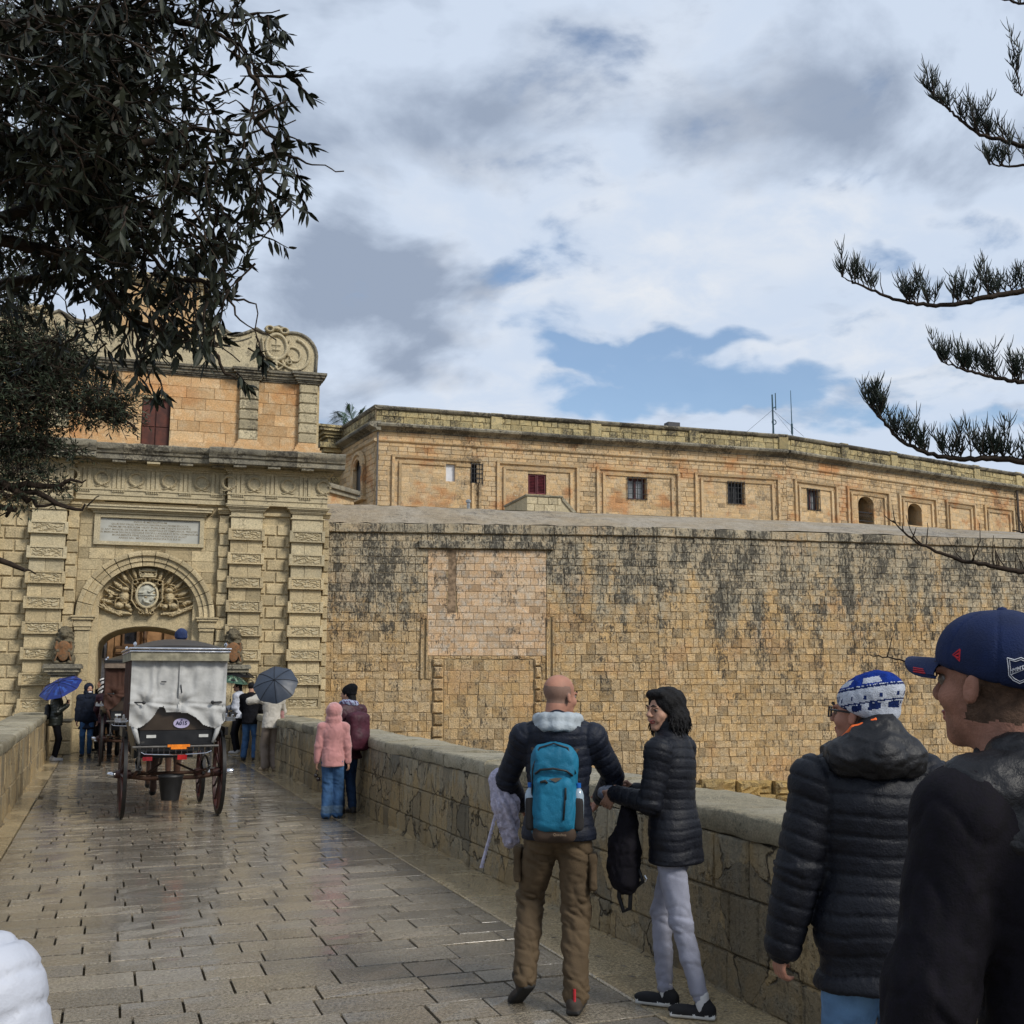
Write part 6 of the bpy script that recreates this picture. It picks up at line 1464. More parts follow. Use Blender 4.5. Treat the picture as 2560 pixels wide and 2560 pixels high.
def folds(amp=.008, f=14, stretch=(1, 1, .6), seed=2):
    def g(V, N):
        W = V * np.array(stretch); a = vnoise(W, f, seed); b = vnoise(W, f * 2.1, seed + 1)
        return V + N * ((amp * .9 * crease(W, f, seed, 2) - amp * .8 * crease(W, f * 1.7, seed + 3) + amp * .4 * b)[:, None])
    return g
def person(loc, rz, label, S=None, **k):
    """a standing figure: continuous body under clothes shaped to it. forward is local +Y"""
    g = lambda n, d: k.get(n, d); H = g('H', 1.75); q = H / 1.75; fem = g('fem', 0); h = g('res', .011)
    e = empty('person', loc, rz, label, 'person', g('group', None)); lean = g('lean', 0.0)
    wsc = g('wide', 1.0); pel = np.array(g('pel', (0, 0, .93))) * q; che = (np.array(g('che', (0, 0, 1.27))) + [0, lean * .8, 0]) * q; nek = (np.array(g('nek', (0, 0, 1.47))) + [0, lean, 0]) * q
    fe = g('feet', [(-.10, 0, 0, 8), (.10, .02, 0, -8)]); hipx = .085; shw = g('shw', .185) * wsc
    tw = g('twist', 0.0); c, s_ = math.cos(tw), math.sin(tw)
    sh = [np.array([sg * shw * q * c, sg * shw * q * s_, 0]) + nek + [0, 0, -.055 * q] for sg in (-1, 1)]
    hd = g('hands', [(-.26, .05, .80), (.26, .05, .80)]); pol = g('pole', [(-.6, -1, 0), (.6, -1, 0)]); arms = []
    for i in (0, 1):
        el, wr_ = ik(sh[i], np.array(hd[i]) * q, .285 * q, .25 * q, pol[i]); arms.append((sh[i], el, wr_))
    legs = []
    for i, (x, y, z, a) in enumerate(fe):
        hp = pel + np.array([(-1, 1)[i] * hipx * q, 0, -.02]); an = np.array([x, y, z + .085]) * q; kn, an = ik(hp, an, .425 * q, .415 * q, (math.sin(R(-a)) * .4, 1, 0)) if not g('seat', 0) else (hp + np.array([0, .40, .02]) * q, hp + np.array([0, .46, -.40]) * q)
        legs.append((hp, kn, an, a, z))
    # ---- body: head, neck, hands (and the hidden trunk) in one mesh
    hr = g('hres', .0075); hs = q * g('heads', 1.0); yaw, pit = g('yaw', 0.0), g('pitch', 0.0)
    Rm = np.array(Matrix.Rotation(yaw, 3, 'Z') @ Matrix.Rotation(pit, 3, 'X')); hc = nek + np.array(g('hoff', (0, 0, 0))) + np.array([0, .02, .165 * q]) + Rm @ np.array([0, .012, 0])
    toP = lambda V: (V * hs) @ Rm.T + hc; parts = []
    hv, hf = head_sdf(fem, g('smile', 0)).mesh(hr / hs); hl = hv.copy(); parts.append((toP(hv), hf))
    for i in (0, 1):
        sh_, el, wr_ = arms[i]; d = nrm(wr_ - el) if g('hdir', None) is None or g('hdir', None)[i] is None else nrm(g('hdir', None)[i]); pn = g('palm', [(.9, .3, 0), (-.9, .3, 0)])[i]
        v, f = hand_sdf(g('curl', (.5, .5))[i]).mesh(g('handres', .0075)); v = v * q * g('hand', .95)
        if i == 1: v = v * [-1, 1, 1]; f = f[:, ::-1]
        B = frame_from(d, -np.array(pn, float)); parts.append((v @ B.T + wr_ + nrm(wr_ - el) * .015, f))
    core = SDF(.03); core.chain([pel, che, nek], [.10 * q, .10 * q, .055 * q])
    for a_ in arms: core.chain(a_, [.04 * q, .035 * q, .024 * q])
    parts.append(core.mesh(.022))
    V, F, K = merge(parts); fc = V[F].mean(1); lh = ((fc - hc) @ Rm) / hs
    mi = np.zeros(len(F), int); hm = K == 0
    if g('stubble', 0): mi[hm & (lh[:, 2] > -.035) & (lh[:, 1] < .02 - .3 * np.abs(lh[:, 2] - .01)) & (lh[:, 2] < .055 + .35 * vnoise(lh, 14, 1) * .05) & (np.abs(lh[:, 0]) < .077)] = 1
    if g('short', 0): jt = .010 * vnoise(lh, 60, 3); mi[hm & (lh[:, 2] + jt > -.060) & (lh[:, 1] + jt < .01 - .25 * lh[:, 2]) & (np.abs(lh[:, 0]) < .0765)] = 1
    lips = hm & (lh[:, 1] > .088) & (lh[:, 2] < -.047) & (lh[:, 2] > -.069) & (np.abs(lh[:, 0]) < .026); mi[lips] = 2
    body = link('body', np_mesh('body', V, F, [g('skin', skin_l), g('hairmat', stub), lipm], mi), e)
    if hr < .0065:
        for sg in (-1, 1):
            m_ = MB(); pr = [(math.sin(t) * .0115, -math.cos(t) * .0115) for t in np.linspace(0, math.pi, 9)]; m_.lathe(pr, 12, (sg * .031, .0825, .007), 'y'); ey = m_.mesh('eye', [eyew, eyed], True); ey.polygons.foreach_set('material_index', [1 if p.center.y > .0865 else 0 for p in ey.polygons])
            o = link('eye', ey, e); o.matrix_local = Matrix.Translation(hc) @ Matrix(Rm.tolist()).to_4x4() @ Matrix.Scale(hs, 4)
            bm_ = SDF(.006); bm_.chain([(sg * .012, .103, .027), (sg * .030, .100, .034), (sg * .048, .086, .028)], [.0034, .0046, .0026]); v, f = bm_.mesh(.0022)
            link('eyebrow', np_mesh('eyebrow', toP(v), f, browm), e)
            m2 = SDF(.004); m2.chain([(sg * .017, .096, .012), (sg * .031, .0975, .0185), (sg * .046, .088, .012)], [.0020, .0026, .0020]); v, f = m2.mesh(.0018); link('eyelid', np_mesh('eyelid', toP(v), f, g('lidm', g('skin', skin_l))), e)
        if g('smile', 0):
            m_ = SDF(.004); m_.ell((0, .0945, -.0575), (.018, .006, .0035)); v, f = m_.mesh(.0018); link('teeth', np_mesh('teeth', toP(v), f, teeth), e)
    # ---- trousers
    if g('trm', None):
        s = SDF(.035 * q); tr_ = g('legr', (.092, .068, .058)); s.ell(pel + [0, -.005, .015], (.145 * q * wsc, .100 * q, .12 * q)); 
        for hp, kn, an, a, z in legs:
            s.cap(hp + [0, 0, -.02], kn, tr_[0] * q, tr_[1] * q); d = an - kn; end = kn + d * g('leglen', .97); mid = kn + d * .45; s.cap(kn, mid, tr_[1] * q, (tr_[1] * .5 + tr_[2] * .5) * q, k=.02); s.cap(mid, end, (tr_[1] * .5 + tr_[2] * .5) * q, tr_[2] * q, k=.02)
            s.ell(hp + [0, -.035 * q, -.02], (.070 * q, .066 * q, .085 * q))
        cuts = [legs[0][2][2], legs[1][2][2]]
        def trpost(Vv, N, ff=g('foldamp', .007) * .72):
            low = np.clip((.55 * q - Vv[:, 2]) / (.5 * q), 0, 1); kn_ = np.exp(-((Vv[:, 2] - .5 * q) / (.08 * q)) ** 2); a = vnoise(Vv * [1, 1, .55], 11, 4); b = vnoise(Vv * [.7, .7, 1.9], 24, 6)
            hipf = np.exp(-((Vv[:, 2] - .80 * q) / (.09 * q)) ** 2)
            w3 = Vv @ np.array([[.8, 0, .35], [0, .8, .3], [0, 0, 1.25]]); z_ = .35 + kn_ * 1.1 + low ** 2 * 1.5 + .8 * hipf
            return Vv + N * ((ff * .6 * a - ff * 1.1 * z_ * crease(w3, 13, 6, 3) + ff * .7 * z_ * crease(w3 + .3, 10, 9, 2) - ff * .5 * crease(Vv * [1, 1, .4], 9, 12, 3) + .001 * vnoise(Vv, 70, 2))[:, None])
        def tm_(c_): return (np.abs(c_[:, 2] - (legs[0][2][2] + .035)) < g('cuff', 0)).astype(int)
        tobj = solid('trousers', s, h, [g('trm', None), g('cuffm', g('trm', None))], e, trpost, tm_ if g('cuff', 0) else None)
    # ---- shoes
    for hp, kn, an, a, z in legs:
        s = SDF(.02 * q); an2 = an + [0, .0, -.085 * q + .0]; B = rotm(R(-g('toeup', 0)) if not z else R(-38), 0, R(a)); tl = lambda p: an2 + np.array([0, 0, .0]) + B @ (np.array(p) * q)
        s.ell(tl((0, -.03, .045)), (.040 * q, .052 * q, .045 * q), B); s.ell(tl((0, .09, .034)), (.043 * q, .095 * q, .034 * q), B); s.cap(tl((0, -.02, .05)), tl((0, .0, .11)), .042 * q, .040 * q); s.box(tl((0, .045, .012)), (.040 * q, .125 * q, .012 * q), .01 * q, B, k=.01)
        lo = lambda c_: ((((c_ - an2) @ B)[:, 2] / q) < .024).astype(int)
        solid('shoe', s, min(h, .0095), [g('shoem', None) or leather, g('solem', None) or solebk], e, midf=lo)
    # ---- upper garment
    if g('top', None):
        s = SDF(.04 * q); b = g('bulk', 0.0); hem = g('hem', .80) * q; ch = g('chr', (.165, .115)); shc = (sh[0] + sh[1]) / 2
        Bt = rotm(0, 0, tw)
        s.ell(che + [0, -.0, .0], ((ch[0] + b) * q * wsc, (ch[1] + b) * q, .22 * q), Bt); s.ell((che + pel) / 2 + [0, 0, -.03], ((ch[0] - .012 + b) * q * wsc, (ch[1] + b) * q, .22 * q)); s.ell(pel + [0, -.008, .0], ((ch[0] + g('hipb', .0) + b) * q * wsc, (ch[1] + .012 + b) * q, .20 * q)); s.ell((pel[0], pel[1] - .012, hem - .01), ((ch[0] + .008 + g('hipb', .0) + b) * q * wsc, (ch[1] + .020 + b) * q, .15 * q))
        s.chain([sh[0], shc + [0, -.005, .035 * q], sh[1]], [(.062 + b * .8) * q, (.075 + b * .6) * q, (.062 + b * .8) * q]); s.ell(shc + [0, -.03 * q, -.07 * q], ((.15 + b) * q * wsc, (.085 + b) * q, .12 * q), Bt)
        ar1 = g('armr', (.060, .052, .040))
        for i, (a_, el, wr_) in enumerate(arms):
            end = wr_ + nrm(wr_ - el) * g('slv', 0.0); s.cap(a_, el, (ar1[0] + b * .8) * q, (ar1[1] + b * .8) * q); s.cap(el, end, (ar1[1] + b * .8) * q, (ar1[2] + b * .6) * q, k=.02)
        if g('collar', 0): cN = nek + [0, -.005, 0]; s.cap(cN + [0, 0, .0], cN + [0, .015, g('collar', 0) * q], (.082 + b * .3) * q, (.074 + b * .2) * q, k=.025); s.cap(cN + [0, .04, g('collar', 0) * q], cN + [0, .05, g('collar', 0) * q + .05], .058 * q, .07 * q, k=.008, op='-')
        if g('hoodback', 0): hb = nek + [0, -.085 * q, -.035 * q]; s.ell(hb, (.135 * q, .055 * q + b * .3, .085 * q), k=.03); s.chain([nek + [-.10 * q, -.03 * q, .03 * q], nek + [0, -.085 * q, .05 * q], nek + [.10 * q, -.03 * q, .03 * q]], [.035 * q, .04 * q, .035 * q], k=.03)
        for a_, el, wr_ in arms: pass
        zc_ = np.array([0., 0., hem]); s.box((0, 0, hem - .5), (.9, .9, .5), .004, k=.012, op='-')
        # arms below the hem must survive the cut: they are added back after it
        for i, (a_, el, wr_) in enumerate(arms):
            end = wr_ + nrm(wr_ - el) * g('slv', 0.0)
            if min(el[2], end[2]) < hem + .08: s.cap(a_ * .4 + el * .6, el, (ar1[0] * .5 + ar1[1] * .5 + b * .8) * q, (ar1[1] + b * .8) * q, k=.02); s.cap(el, end, (ar1[1] + b * .8) * q, (ar1[2] + b * .6) * q, k=.02)
        axes = [(pel + [0, 0, -.3], nek)] + [(a_[0], a_[1]) for a_ in arms] + [(a_[1], a_[2]) for a_ in arms]
        post = puff(g('quilt', .06), g('qd', .009), axes) if g('quilt', 0) else folds(g('tf', .009), 12)
        solid('jacket' if g('quilt', 0) or g('jk', 0) else 'sweater', s, h, g('top', None), e, post)
    e['_hc'] = tuple(hc); del e['_hc']
    return e, dict(hc=hc, Rm=Rm, hs=hs, toP=toP, arms=arms, nek=nek, che=che, pel=pel, sh=sh, q=q, legs=legs, hl=hl)
browm = simple('eyebrow_hair', (.012, .009, .008), .9)
leather = simple('dark_shoe', (.018, .015, .014), .5); solebk = simple('black_rubber', (.014, .014, .014), .7); white_s = simple('white_shoe', (.55, .55, .56), .5, .4, 0, .06); solew = simple('white_sole', (.60, .60, .58), .6, .3, 0, .05)
def headpart(name, e, I, build, h, m, post=None, midf=None):
    s = SDF(.012); build(s); V, F = s.mesh(h, post); mi = midf(V[F].mean(1)) if midf else None
    return link(name, np_mesh(name, I['toP'](V), F, m, mi), e)
def hairdo(kind, e, I, m, h=.007, seed=1):
    def b(s):
        if kind == 'bob': s.ell((0, -.026, .042), (.100, .112, .094)); s.ell((0, -.074, -.045), (.104, .070, .094)); s.ell((-.084, -.03, -.055), (.038, .058, .082)); s.ell((.084, -.03, -.055), (.038, .060, .095)); s.ell((0, .050, .094), (.070, .050, .032)); s.ell((0, .128, -.012), (.056, .085, .078), k=.02, op='-')
        elif kind == 'long': s.ell((0, -.018, .042), (.086, .104, .088)); s.ell((0, -.07, -.08), (.07, .05, .14)); s.ell((0, .12, -.01), (.058, .08, .09), k=.03, op='-')
        elif kind == 'short': s.ell((0, -.018, .044), (.082, .100, .084)); s.ell((0, .115, -.02), (.07, .09, .09), k=.03, op='-')
    def post(V, N): return V + N * ((.006 * vnoise(V * [1, 1, .5], 40, seed) + .004 * vnoise(V, 90, seed + 3))[:, None])
    o = headpart('hair', e, I, b, h, m, post)
    if h < .007:
        me = o.data; mb = MB(); r = random.Random(seed)
        for _ in range(900):
            v = me.vertices[r.randrange(len(me.vertices))]
            if v.co.z > I['hc'][2] - .015 + r.uniform(-.02, .02): continue
            p = v.co.copy(); n = v.normal; d = (Vector((0, 0, -1)) + n * .25 + Vector((r.uniform(-.5, .5), r.uniform(-.5, .5), 0))).normalized(); pts = [p - n * .002]
            for k in range(4): d = (d + Vector((r.gauss(0, .22), r.gauss(0, .22), -.15)) - n * .12).normalized(); p = p + d * .010; pts.append(p)
            mb.tube(pts, [.003, .0042, .0038, .0026, .0008], 4, False)
        mb.build('hair_locks', m, e, kind='stuff', fix=False)
    return o
def beanie(e, I, m, h=.007, slouch=0.0, mid=None, name='beanie', pom=0):
    def b(s):
        s.ell((0, -.018, .050), (.090, .108, .090)); s.ell((0, -.05 - slouch * .3, .085 + slouch * .4), (.075, .085, .065), k=.03); s.ell((0, -.02, .02), (.088, .107, .045), k=.02); s.box((0, 0, -.067), (.25, .25, .072), .01, rotm(R(18), 0, 0), k=.01, op='-')
    def post(V, N): return V + N * ((.0022 * vnoise(V, 90, 4) + .004 * vnoise(V, 22, 2))[:, None])
    return headpart(name, e, I, b, h, m, post, mid)
def hood(e, I, m, h=.012, up=1.0):
    def b(s):
        s.ell((0, -.025, .040), (.112, .125, .115)); s.ell((0, -.03, -.08), (.115, .105, .10)); s.cap((0, -.02, -.12), (0, -.02, -.19), .10, .12); s.ell((0, .135, -.01), (.074, .10, .105), k=.025, op='-')
    return headpart('hood', e, I, b, h, m, folds(.006, 22))
# ---- materials for clothes
navy = simple('navy_puffer_nylon', (.007, .010, .020), .58, .26, 0, .25, 30, .3, 120); navy2 = simple('dark_navy_puffer', (.0045, .0055, .010), .55, .26, 0, .2, 30, .3, 120)
blackn = simple('black_shell_nylon', (.007, .007, .009), .5, .35, 0, .3, 20, .3, 90); blackf = simple('black_fleece', (.006, .005, .008), .9, .2, 0, .4, 60, .2, 200)
def denim(name, c): return simple(name, c, .85, .2, 0, .28, 9, .35, 260)
jean1 = denim('blue_denim', (.045, .105, .22)); jean_l = denim('washed_blue_denim', (.12, .23, .40)); jean_d = denim('dark_denim', (.018, .04, .09)); greyj = simple('pale_grey_denim', (.27, .28, .35), .85, .2, 0, .10, 12, .3, 240); cargo = simple('brown_cargo_cotton', (.098, .069, .041), .85, .2, 0, .16, 7, .3, 160)
tights = simple('black_trousers', (.010, .010, .014), .8, .2); beige = simple('taupe_trousers', (.20, .16, .13), .85, .2, 0, .12, 6); cream = simple('cream_sweater', (.46, .43, .38), .9, .2, 0, .1, 8, .3, 150); pink = simple('pink_velour', (.44, .20, .19), .8, .3, 0, .14, 8, .3, 120, sheen=.5)
whitep = simple('white_puffer_nylon', (.44, .46, .52), .5, .4, 0, .05, 8, .2, 60); olive = simple('dark_olive_puffer', (.022, .026, .022), .42, .4, 0, .3, 20); blackh = simple('black_hair', (.0035, .003, .0035), .7, .25, 0, .6, 60, .6, 130); bknit = simple('black_knit', (.008, .008, .010), .95, .1, 0, .4, 50, .6, 200)
burg = simple('burgundy_nylon', (.045, .012, .020), .55, .3, 0, .3, 8, .3, 60); navyk = simple('navy_knit', (.012, .016, .028), .9, .2, 0, .3, 20)
def world(e, p): return e.matrix_basis @ Vector(tuple(p))
def GP_(px, py): p = atZ(px, py, 0); return (p.x, p.y, 0.006)
HEAD = -YAW                                       # rz that faces straight away from the camera
# 1 ---- bald man with the teal rucksack
pos = GP_(1400, 2522)
man, I = person(pos, HEAD + R(-6), 'bald man seen from behind in navy quilted jacket and brown cargo trousers', H=1.675, skin=skin_r, stubble=1, res=.0085, hres=.0045, yaw=R(-42), pitch=R(-4), wide=1.02, bulk=.014, quilt=.052, qd=.0045, top=navy, hem=.875, collar=0, hoodback=1,
    feet=[(-.19, .02, .055, 34), (.085, -.07, 0, -8)], trm=cargo, legr=(.098, .080, .068), foldamp=.014, shoem=simple('grey_brown_boot', (.045, .035, .028), .8), solem=solebk, hands=[(-.24, .30, 1.02), (.22, .34, 1.06)], pole=[(-1, -.45, -.35), (1, -.3, -.4)], hem_=0, leglen=.99, hipb=.012)
q = I['q']; nk = I['nek']
s = SDF(.02); pts = [nk + np.array(p) * q for p in ((-.115, .05, .02), (-.105, -.04, .045), (-.065, -.10, .052), (0, -.122, .052), (.065, -.10, .052), (.105, -.04, .045), (.115, .05, .02))]; s.chain(pts, [.030] * 7); s.chain([p + np.array([0, -.028, -.045]) * q for p in pts[1:6]], [.022] * 5)
solid('hood_lining', s, .008, simple('pale_grey_lining', (.33, .37, .40), .6, .3, 0, .1, 20, .3, 90), man, folds(.003, 30))
for sg, zz_ in ((-1, .62), (1, .60)):             # cargo pockets
    hp, kn, an, a, z = I['legs'][(sg + 1) // 2]; c_ = hp * .42 + kn * .58; s = SDF(.01); s.box(c_ + np.array([sg * .090, -.012, .03]) * q, np.array([.020, .065, .085]) * q, .012, rotm(0, 0, R(10 * sg))); s.box(c_ + np.array([sg * .095, -.012, .115]) * q, np.array([.024, .070, .022]) * q, .01); solid('cargo_pocket', s, .008, cargo, man, folds(.004, 20))
def rucksack(e, I, label, m1, m2, kind='day', size=(.145, .075, .235), off=(0, -.20, 1.22), rz=0.0):
    """a bag worn on the back: a thing of its own, in place on its wearer"""
    q = I['q']; base = Vector(tuple(np.array(off) * q)); M_ = e.matrix_basis @ Matrix.Translation(base) @ Matrix.Rotation(rz, 4, 'Z'); b = empty('backpack', M_.translation, M_.to_euler().z, label, 'backpack'); sx, sy, sz = [x * q for x in size]
    s = SDF(.03); s.box((0, 0, 0), (sx, sy, sz), .06); s.ell((0, .0, sz * .55), (sx * .92, sy, sz * .5)); s.ell((0, -sy * .35, -sz * .35), (sx * .95, sy * .95, sz * .6)); solid('bag', s, .009 if kind == 'day' else .014, m1, b, folds(.005, 16))
    return b, (sx, sy, sz)
teal = simple('teal_ripstop', (.008, .135, .235), .6, .3, 0, .14, 6, .3, 160); brnw = simple('brown_webbing', (.045, .028, .018), .8)
bp, (sx, sy, sz) = rucksack(man, I, 'teal daypack with dark brown base on the bald man\'s back', teal, brnw, off=(-.01, -.195, 1.14), size=(.125, .060, .245))
s = SDF(.02); s.box((0, -.005, -sz * .86), (sx * .93, sy * 1.05, sz * .20), .04); solid('base_panel', s, .009, brnw, bp)
s = SDF(.02); s.box((0, -sy * .92, -.055), (sx * .84, .030, sz * .60), .045); solid('front_pocket', s, .008, teal, bp, folds(.004, 20))
m_ = MB(); m_.tube([(-sx * .78, -sy * 1.05, sz * .40), (-sx * .55, -sy * 1.28, sz * .49), (0, -sy * 1.42, sz * .52), (sx * .55, -sy * 1.28, sz * .47), (sx * .8, -sy * 1.0, sz * .36)], .006, 6); m_.tube([(-sx * .95, -sy * .5, -.05), (-sx * .90, -sy * .75, sz * .5), (-sx * .6, -sy * .75, sz * .95), (0, -sy * .7, sz * 1.04), (sx * .6, -sy * .75, sz * .95), (sx * .92, -sy * .7, sz * .4)], .0045, 5); m_.tube([(sx * .52, -sy * 1.52, sz * .10), (sx * .42, -sy * 1.55, -sz * .55)], .005, 5); m_.build('zip', simple('dark_zip', (.012, .012, .014), .5), bp, smooth=True)
m_ = MB(); m_.prism([(-.035, .14 * sz / .245 - .004), (0, .032 + .105), (.035, .136), (0, .115)], -sy * 1.56, -sy * 1.50); o = m_.build('diamond_badge', simple('grey_badge', (.10, .08, .06), .7), bp); o.location = (.012, .003, -.06)
m_ = MB(); m_.tube([(-.065, -sy * 1.53, .055), (-.04, -sy * 1.58, .062), (-.03, -sy * 1.55, .050)], .007, 6); m_.tube([(sx * .52, -sy * 1.55, .03), (sx * .53, -sy * 1.6, -.03)], .004, 5); m_.build('pull_cord', simple('black_cord', (.015, .015, .015), .7), bp, smooth=True)
for sg in (-1, 1):
    s = SDF(.02); s.box((sg * sx * 1.0, .0, -sz * .45), (.028, sy * .8, .085), .02); solid('mesh_pocket', s, .009, simple('dark_mesh', (.02, .018, .018), .9), bp)
    bo = empty('water_bottle', bp.matrix_basis @ Vector((sg * sx * 1.02, -.01, -sz * .38)), bp.rotation_euler.z, 'clear water bottle with blue cap in the %s side pocket of the teal daypack' % ('left', 'right')[(sg + 1) // 2], 'bottle')
    m_ = MB(); m_.lathe([(0, -.04), (.026, -.04), (.028, .03), (.028, .075), (.022, .095), (.011, .11), (.011, .118)], 12); m_.build('bottle_body', simple('clear_plastic', (.30, .38, .45), .15, .6, 0, .1), bo, smooth=35)
    m_ = MB(); m_.lathe([(.014, .112), (.014, .135), (0, .136)], 12); m_.build('cap', simple('blue_cap', (.01, .12, .45), .4), bo, smooth=35)
    m_ = MB(); hcx = [(-sg * .02 + sg * .03 * 0, -.02, 0)]; 
    sp = [Vector((sg * sx * .78, sy * .55, sz * .80)), Vector((sg * sx * .95, sy * 1.7, sz * .90)), Vector((sg * sx * .95, sy * 3.6, sz * .70)), Vector((sg * sx * 1.02, sy * 4.0, sz * .1)), Vector((sg * sx * 1.05, sy * 2.2, -sz * .6)), Vector((sg * sx * .9, sy * .6, -sz * .75))]; m_.tube(sp, .016, 6, True, flat=.5); m_.build('strap', brnw, bp, smooth=True)
text_obj('base_lettering', 'Quechua', .018, simple('tan_print', (.25, .18, .12), .7), bp, (.03, -sy * 1.33, -sz * .86)); 
m_ = MB(); m_.tube([(0, 0, 0), (0, .003, .06)], .008, 6); o = m_.build('heel_loop', simple('red_tab', (.45, .02, .03), .6), man); an = I['legs'][1][2]; o.location = (an[0], an[1] - .062, .065)
# umbrella of white lace held in front, left of the bald man
lace = simple('white_lace', (.42, .40, .50), .8, .3, 0, .25, 60); lp = man.matrix_basis @ Vector((-.33, .16, 1.02)); la = empty('lace_parasol', lp, HEAD, 'folded pale lace parasol hanging at the bald man\'s left side', 'parasol')
s = SDF(.02); s.cap((0, 0, .10), (.03, 0, -.02), .045, .060); s.cap((.03, 0, -.02), (.06, .02, -.22), .06, .030)
def lacep(V, N): return V + N * (.018 * np.abs(np.sin(V[:, 2] * 40 + 6 * np.arctan2(V[:, 1], V[:, 0])))[:, None] + .006 * vnoise(V, 60, 1)[:, None])
solid('lace_cloth', s, .008, lace, la, lacep); m_ = MB(); m_.tube([(.0, 0, .0), (-.06, -.01, -.22), (-.10, -.02, -.36)], .009, 6); 
for i in range(16): m_.box(-.012 - .006 * i, .004 - .006 * i, -.012, .006, -.03 - .022 * i, -.018 - .022 * i)
m_.build('lace_tail', lace, la)
# 2 ---- dark haired woman
pos = GP_(1694, 2532)
wom, I = person(pos, HEAD + R(60), 'smiling dark haired woman in black puffer jacket and pale grey jeans', H=1.60, fem=1, smile=1, res=.0085, hres=.0042, yaw=R(60), pitch=R(-2), bulk=.014, quilt=.050, qd=.0045, top=navy2, hem=.80, collar=.085, wide=.97, hipb=.025, lean=.01,
    feet=[(-.055, -.16, 0, 12), (.07, .10, 0, 6)], trm=greyj, legr=(.088, .062, .048), foldamp=.008, leglen=.93, shoem=simple('black_knit_trainer', (.010, .010, .012), .8), solem=solew, hands=[(-.15, .29, 1.17), (.16, .30, 1.16)], pole=[(-.35, -.7, -1), (.4, -.7, -1)], hdir=[(.2, .6, -.8), None], curl=(.9, .6), handres=.0045)
hairdo('bob', wom, I, blackh, .0055)
for i in (0, 1):
    an = I['legs'][i][2]; s = SDF(.01); s.cap(an + np.array([0, -.01, -.03]), an + np.array([0, -.004, .03]), .038, .036); solid('sock', s, .009, white_s, wom)
bag = empty('shoulder_bag', wom.matrix_basis @ Vector((-.12, .20, 1.0)), wom.rotation_euler.z, 'black bag with hanging strap loops over the dark haired woman\'s forearm', 'bag')
s = SDF(.03); s.cap((0, 0, -.02), (.01, .03, -.20), .045, .075); s.cap((.01, .03, -.20), (.0, .02, -.36), .080, .070); s.ell((0, .06, -.30), (.05, .06, .10)); solid('bag_body', s, .009, blackf, bag, folds(.010, 16))
m_ = MB(); m_.tube([(0, .05, -.34), (.01, .065, -.45), (.01, .04, -.52), (.0, .0, -.50), (.0, -.01, -.36)], .013, 6, flat=.5); m_.tube([(0, -.05, -.3), (0, -.075, -.36), (0, -.02, -.40)], .011, 6, flat=.5); m_.build('strap', blackn, bag, smooth=True)
m_ = MB(); m_.tube([(0, -.085, -.33), (0, -.095, -.345), (0, -.085, -.36)], .006, 6); m_.build('buckle', simple('steel', (.5, .5, .5), .3, .5, 1), bag)
gr_b = empty('held_pouch', wom.matrix_basis @ Vector((-.04, .36, 1.06)), wom.rotation_euler.z, 'small grey bag with black cord held at the woman\'s wrist', 'pouch'); s = SDF(.02); s.ell((0, 0, .0), (.05, .05, .035)); s.ell((.02, -.02, .02), (.035, .03, .03)); solid('pouch', s, .007, simple('grey_blue_cloth', (.20, .23, .30), .7), gr_b, folds(.006, 30)); m_ = MB(); m_.tube([(0, .0, .03), (.0, .02, .075), (0, -.03, .08), (0, -.04, .03)], .004, 5); m_.build('cord', blackn, gr_b)
# 3 ---- man in the blue and white beanie
pt = atD(2168, 1749, 3.7); pos = (pt.x, pt.y, 0.006)
bm1, I = person(pos, HEAD + R(-2), 'man in a blue and white knitted beanie and black quilted jacket', H=1.645, skin=skin_r, res=.0085, hres=.0048, yaw=R(46), pitch=R(5), bulk=.030, quilt=.060, qd=.0055, top=navy2, hem=.745, wide=1.0, hipb=.022, armr=(.060, .055, .045),
    feet=[(-.12, 0, 0, 8), (.10, .06, 0, -8)], trm=jean_l, legr=(.10, .08, .07), hands=[(-.31, .02, .89), (.31, .05, .86)], pole=[(-.5, -1, 0), (.4, -1, 0)], hoodback=0, slv=.02, curl=(.9, .7), short=1, handres=.0055)
q = I['q']; nk = I['nek']
s = SDF(.03); s.chain([nk + np.array(p) * q for p in ((-.11, .03, .03), (-.10, -.08, .03), (0, -.13, .035), (.10, -.08, .03), (.11, .03, .03))], [.050, .058, .062, .058, .050]); s.ell(nk + np.array([.0, -.075, .075]) * q, np.array([.105, .075, .075]) * q); s.ell(nk + np.array([.03, -.06, .13]) * q, np.array([.07, .06, .05]) * q)
solid('hood', s, .008, blackn, bm1, folds(.007, 15, (1, 1, 1.4), 5))
s = SDF(.01); s.chain([nk + np.array(p) * q for p in ((-.095, .00, .085), (-.07, -.07, .125), (0, -.10, .155))], [.010, .012, .010]); solid('orange_lining', s, .006, simple('orange_lining', (.75, .13, .02), .6), bm1)
wk = simple('white_knit', (.50, .53, .60), .95, .1, 0, .10, 60, .8, 260); bk_ = simple('royal_blue_knit', (.010, .035, .23), .95, .1, 0, .25, 50, .8, 260); bk2 = simple('navy_band_knit', (.012, .025, .10), .95, .1, 0, .25, 50, .8, 260)
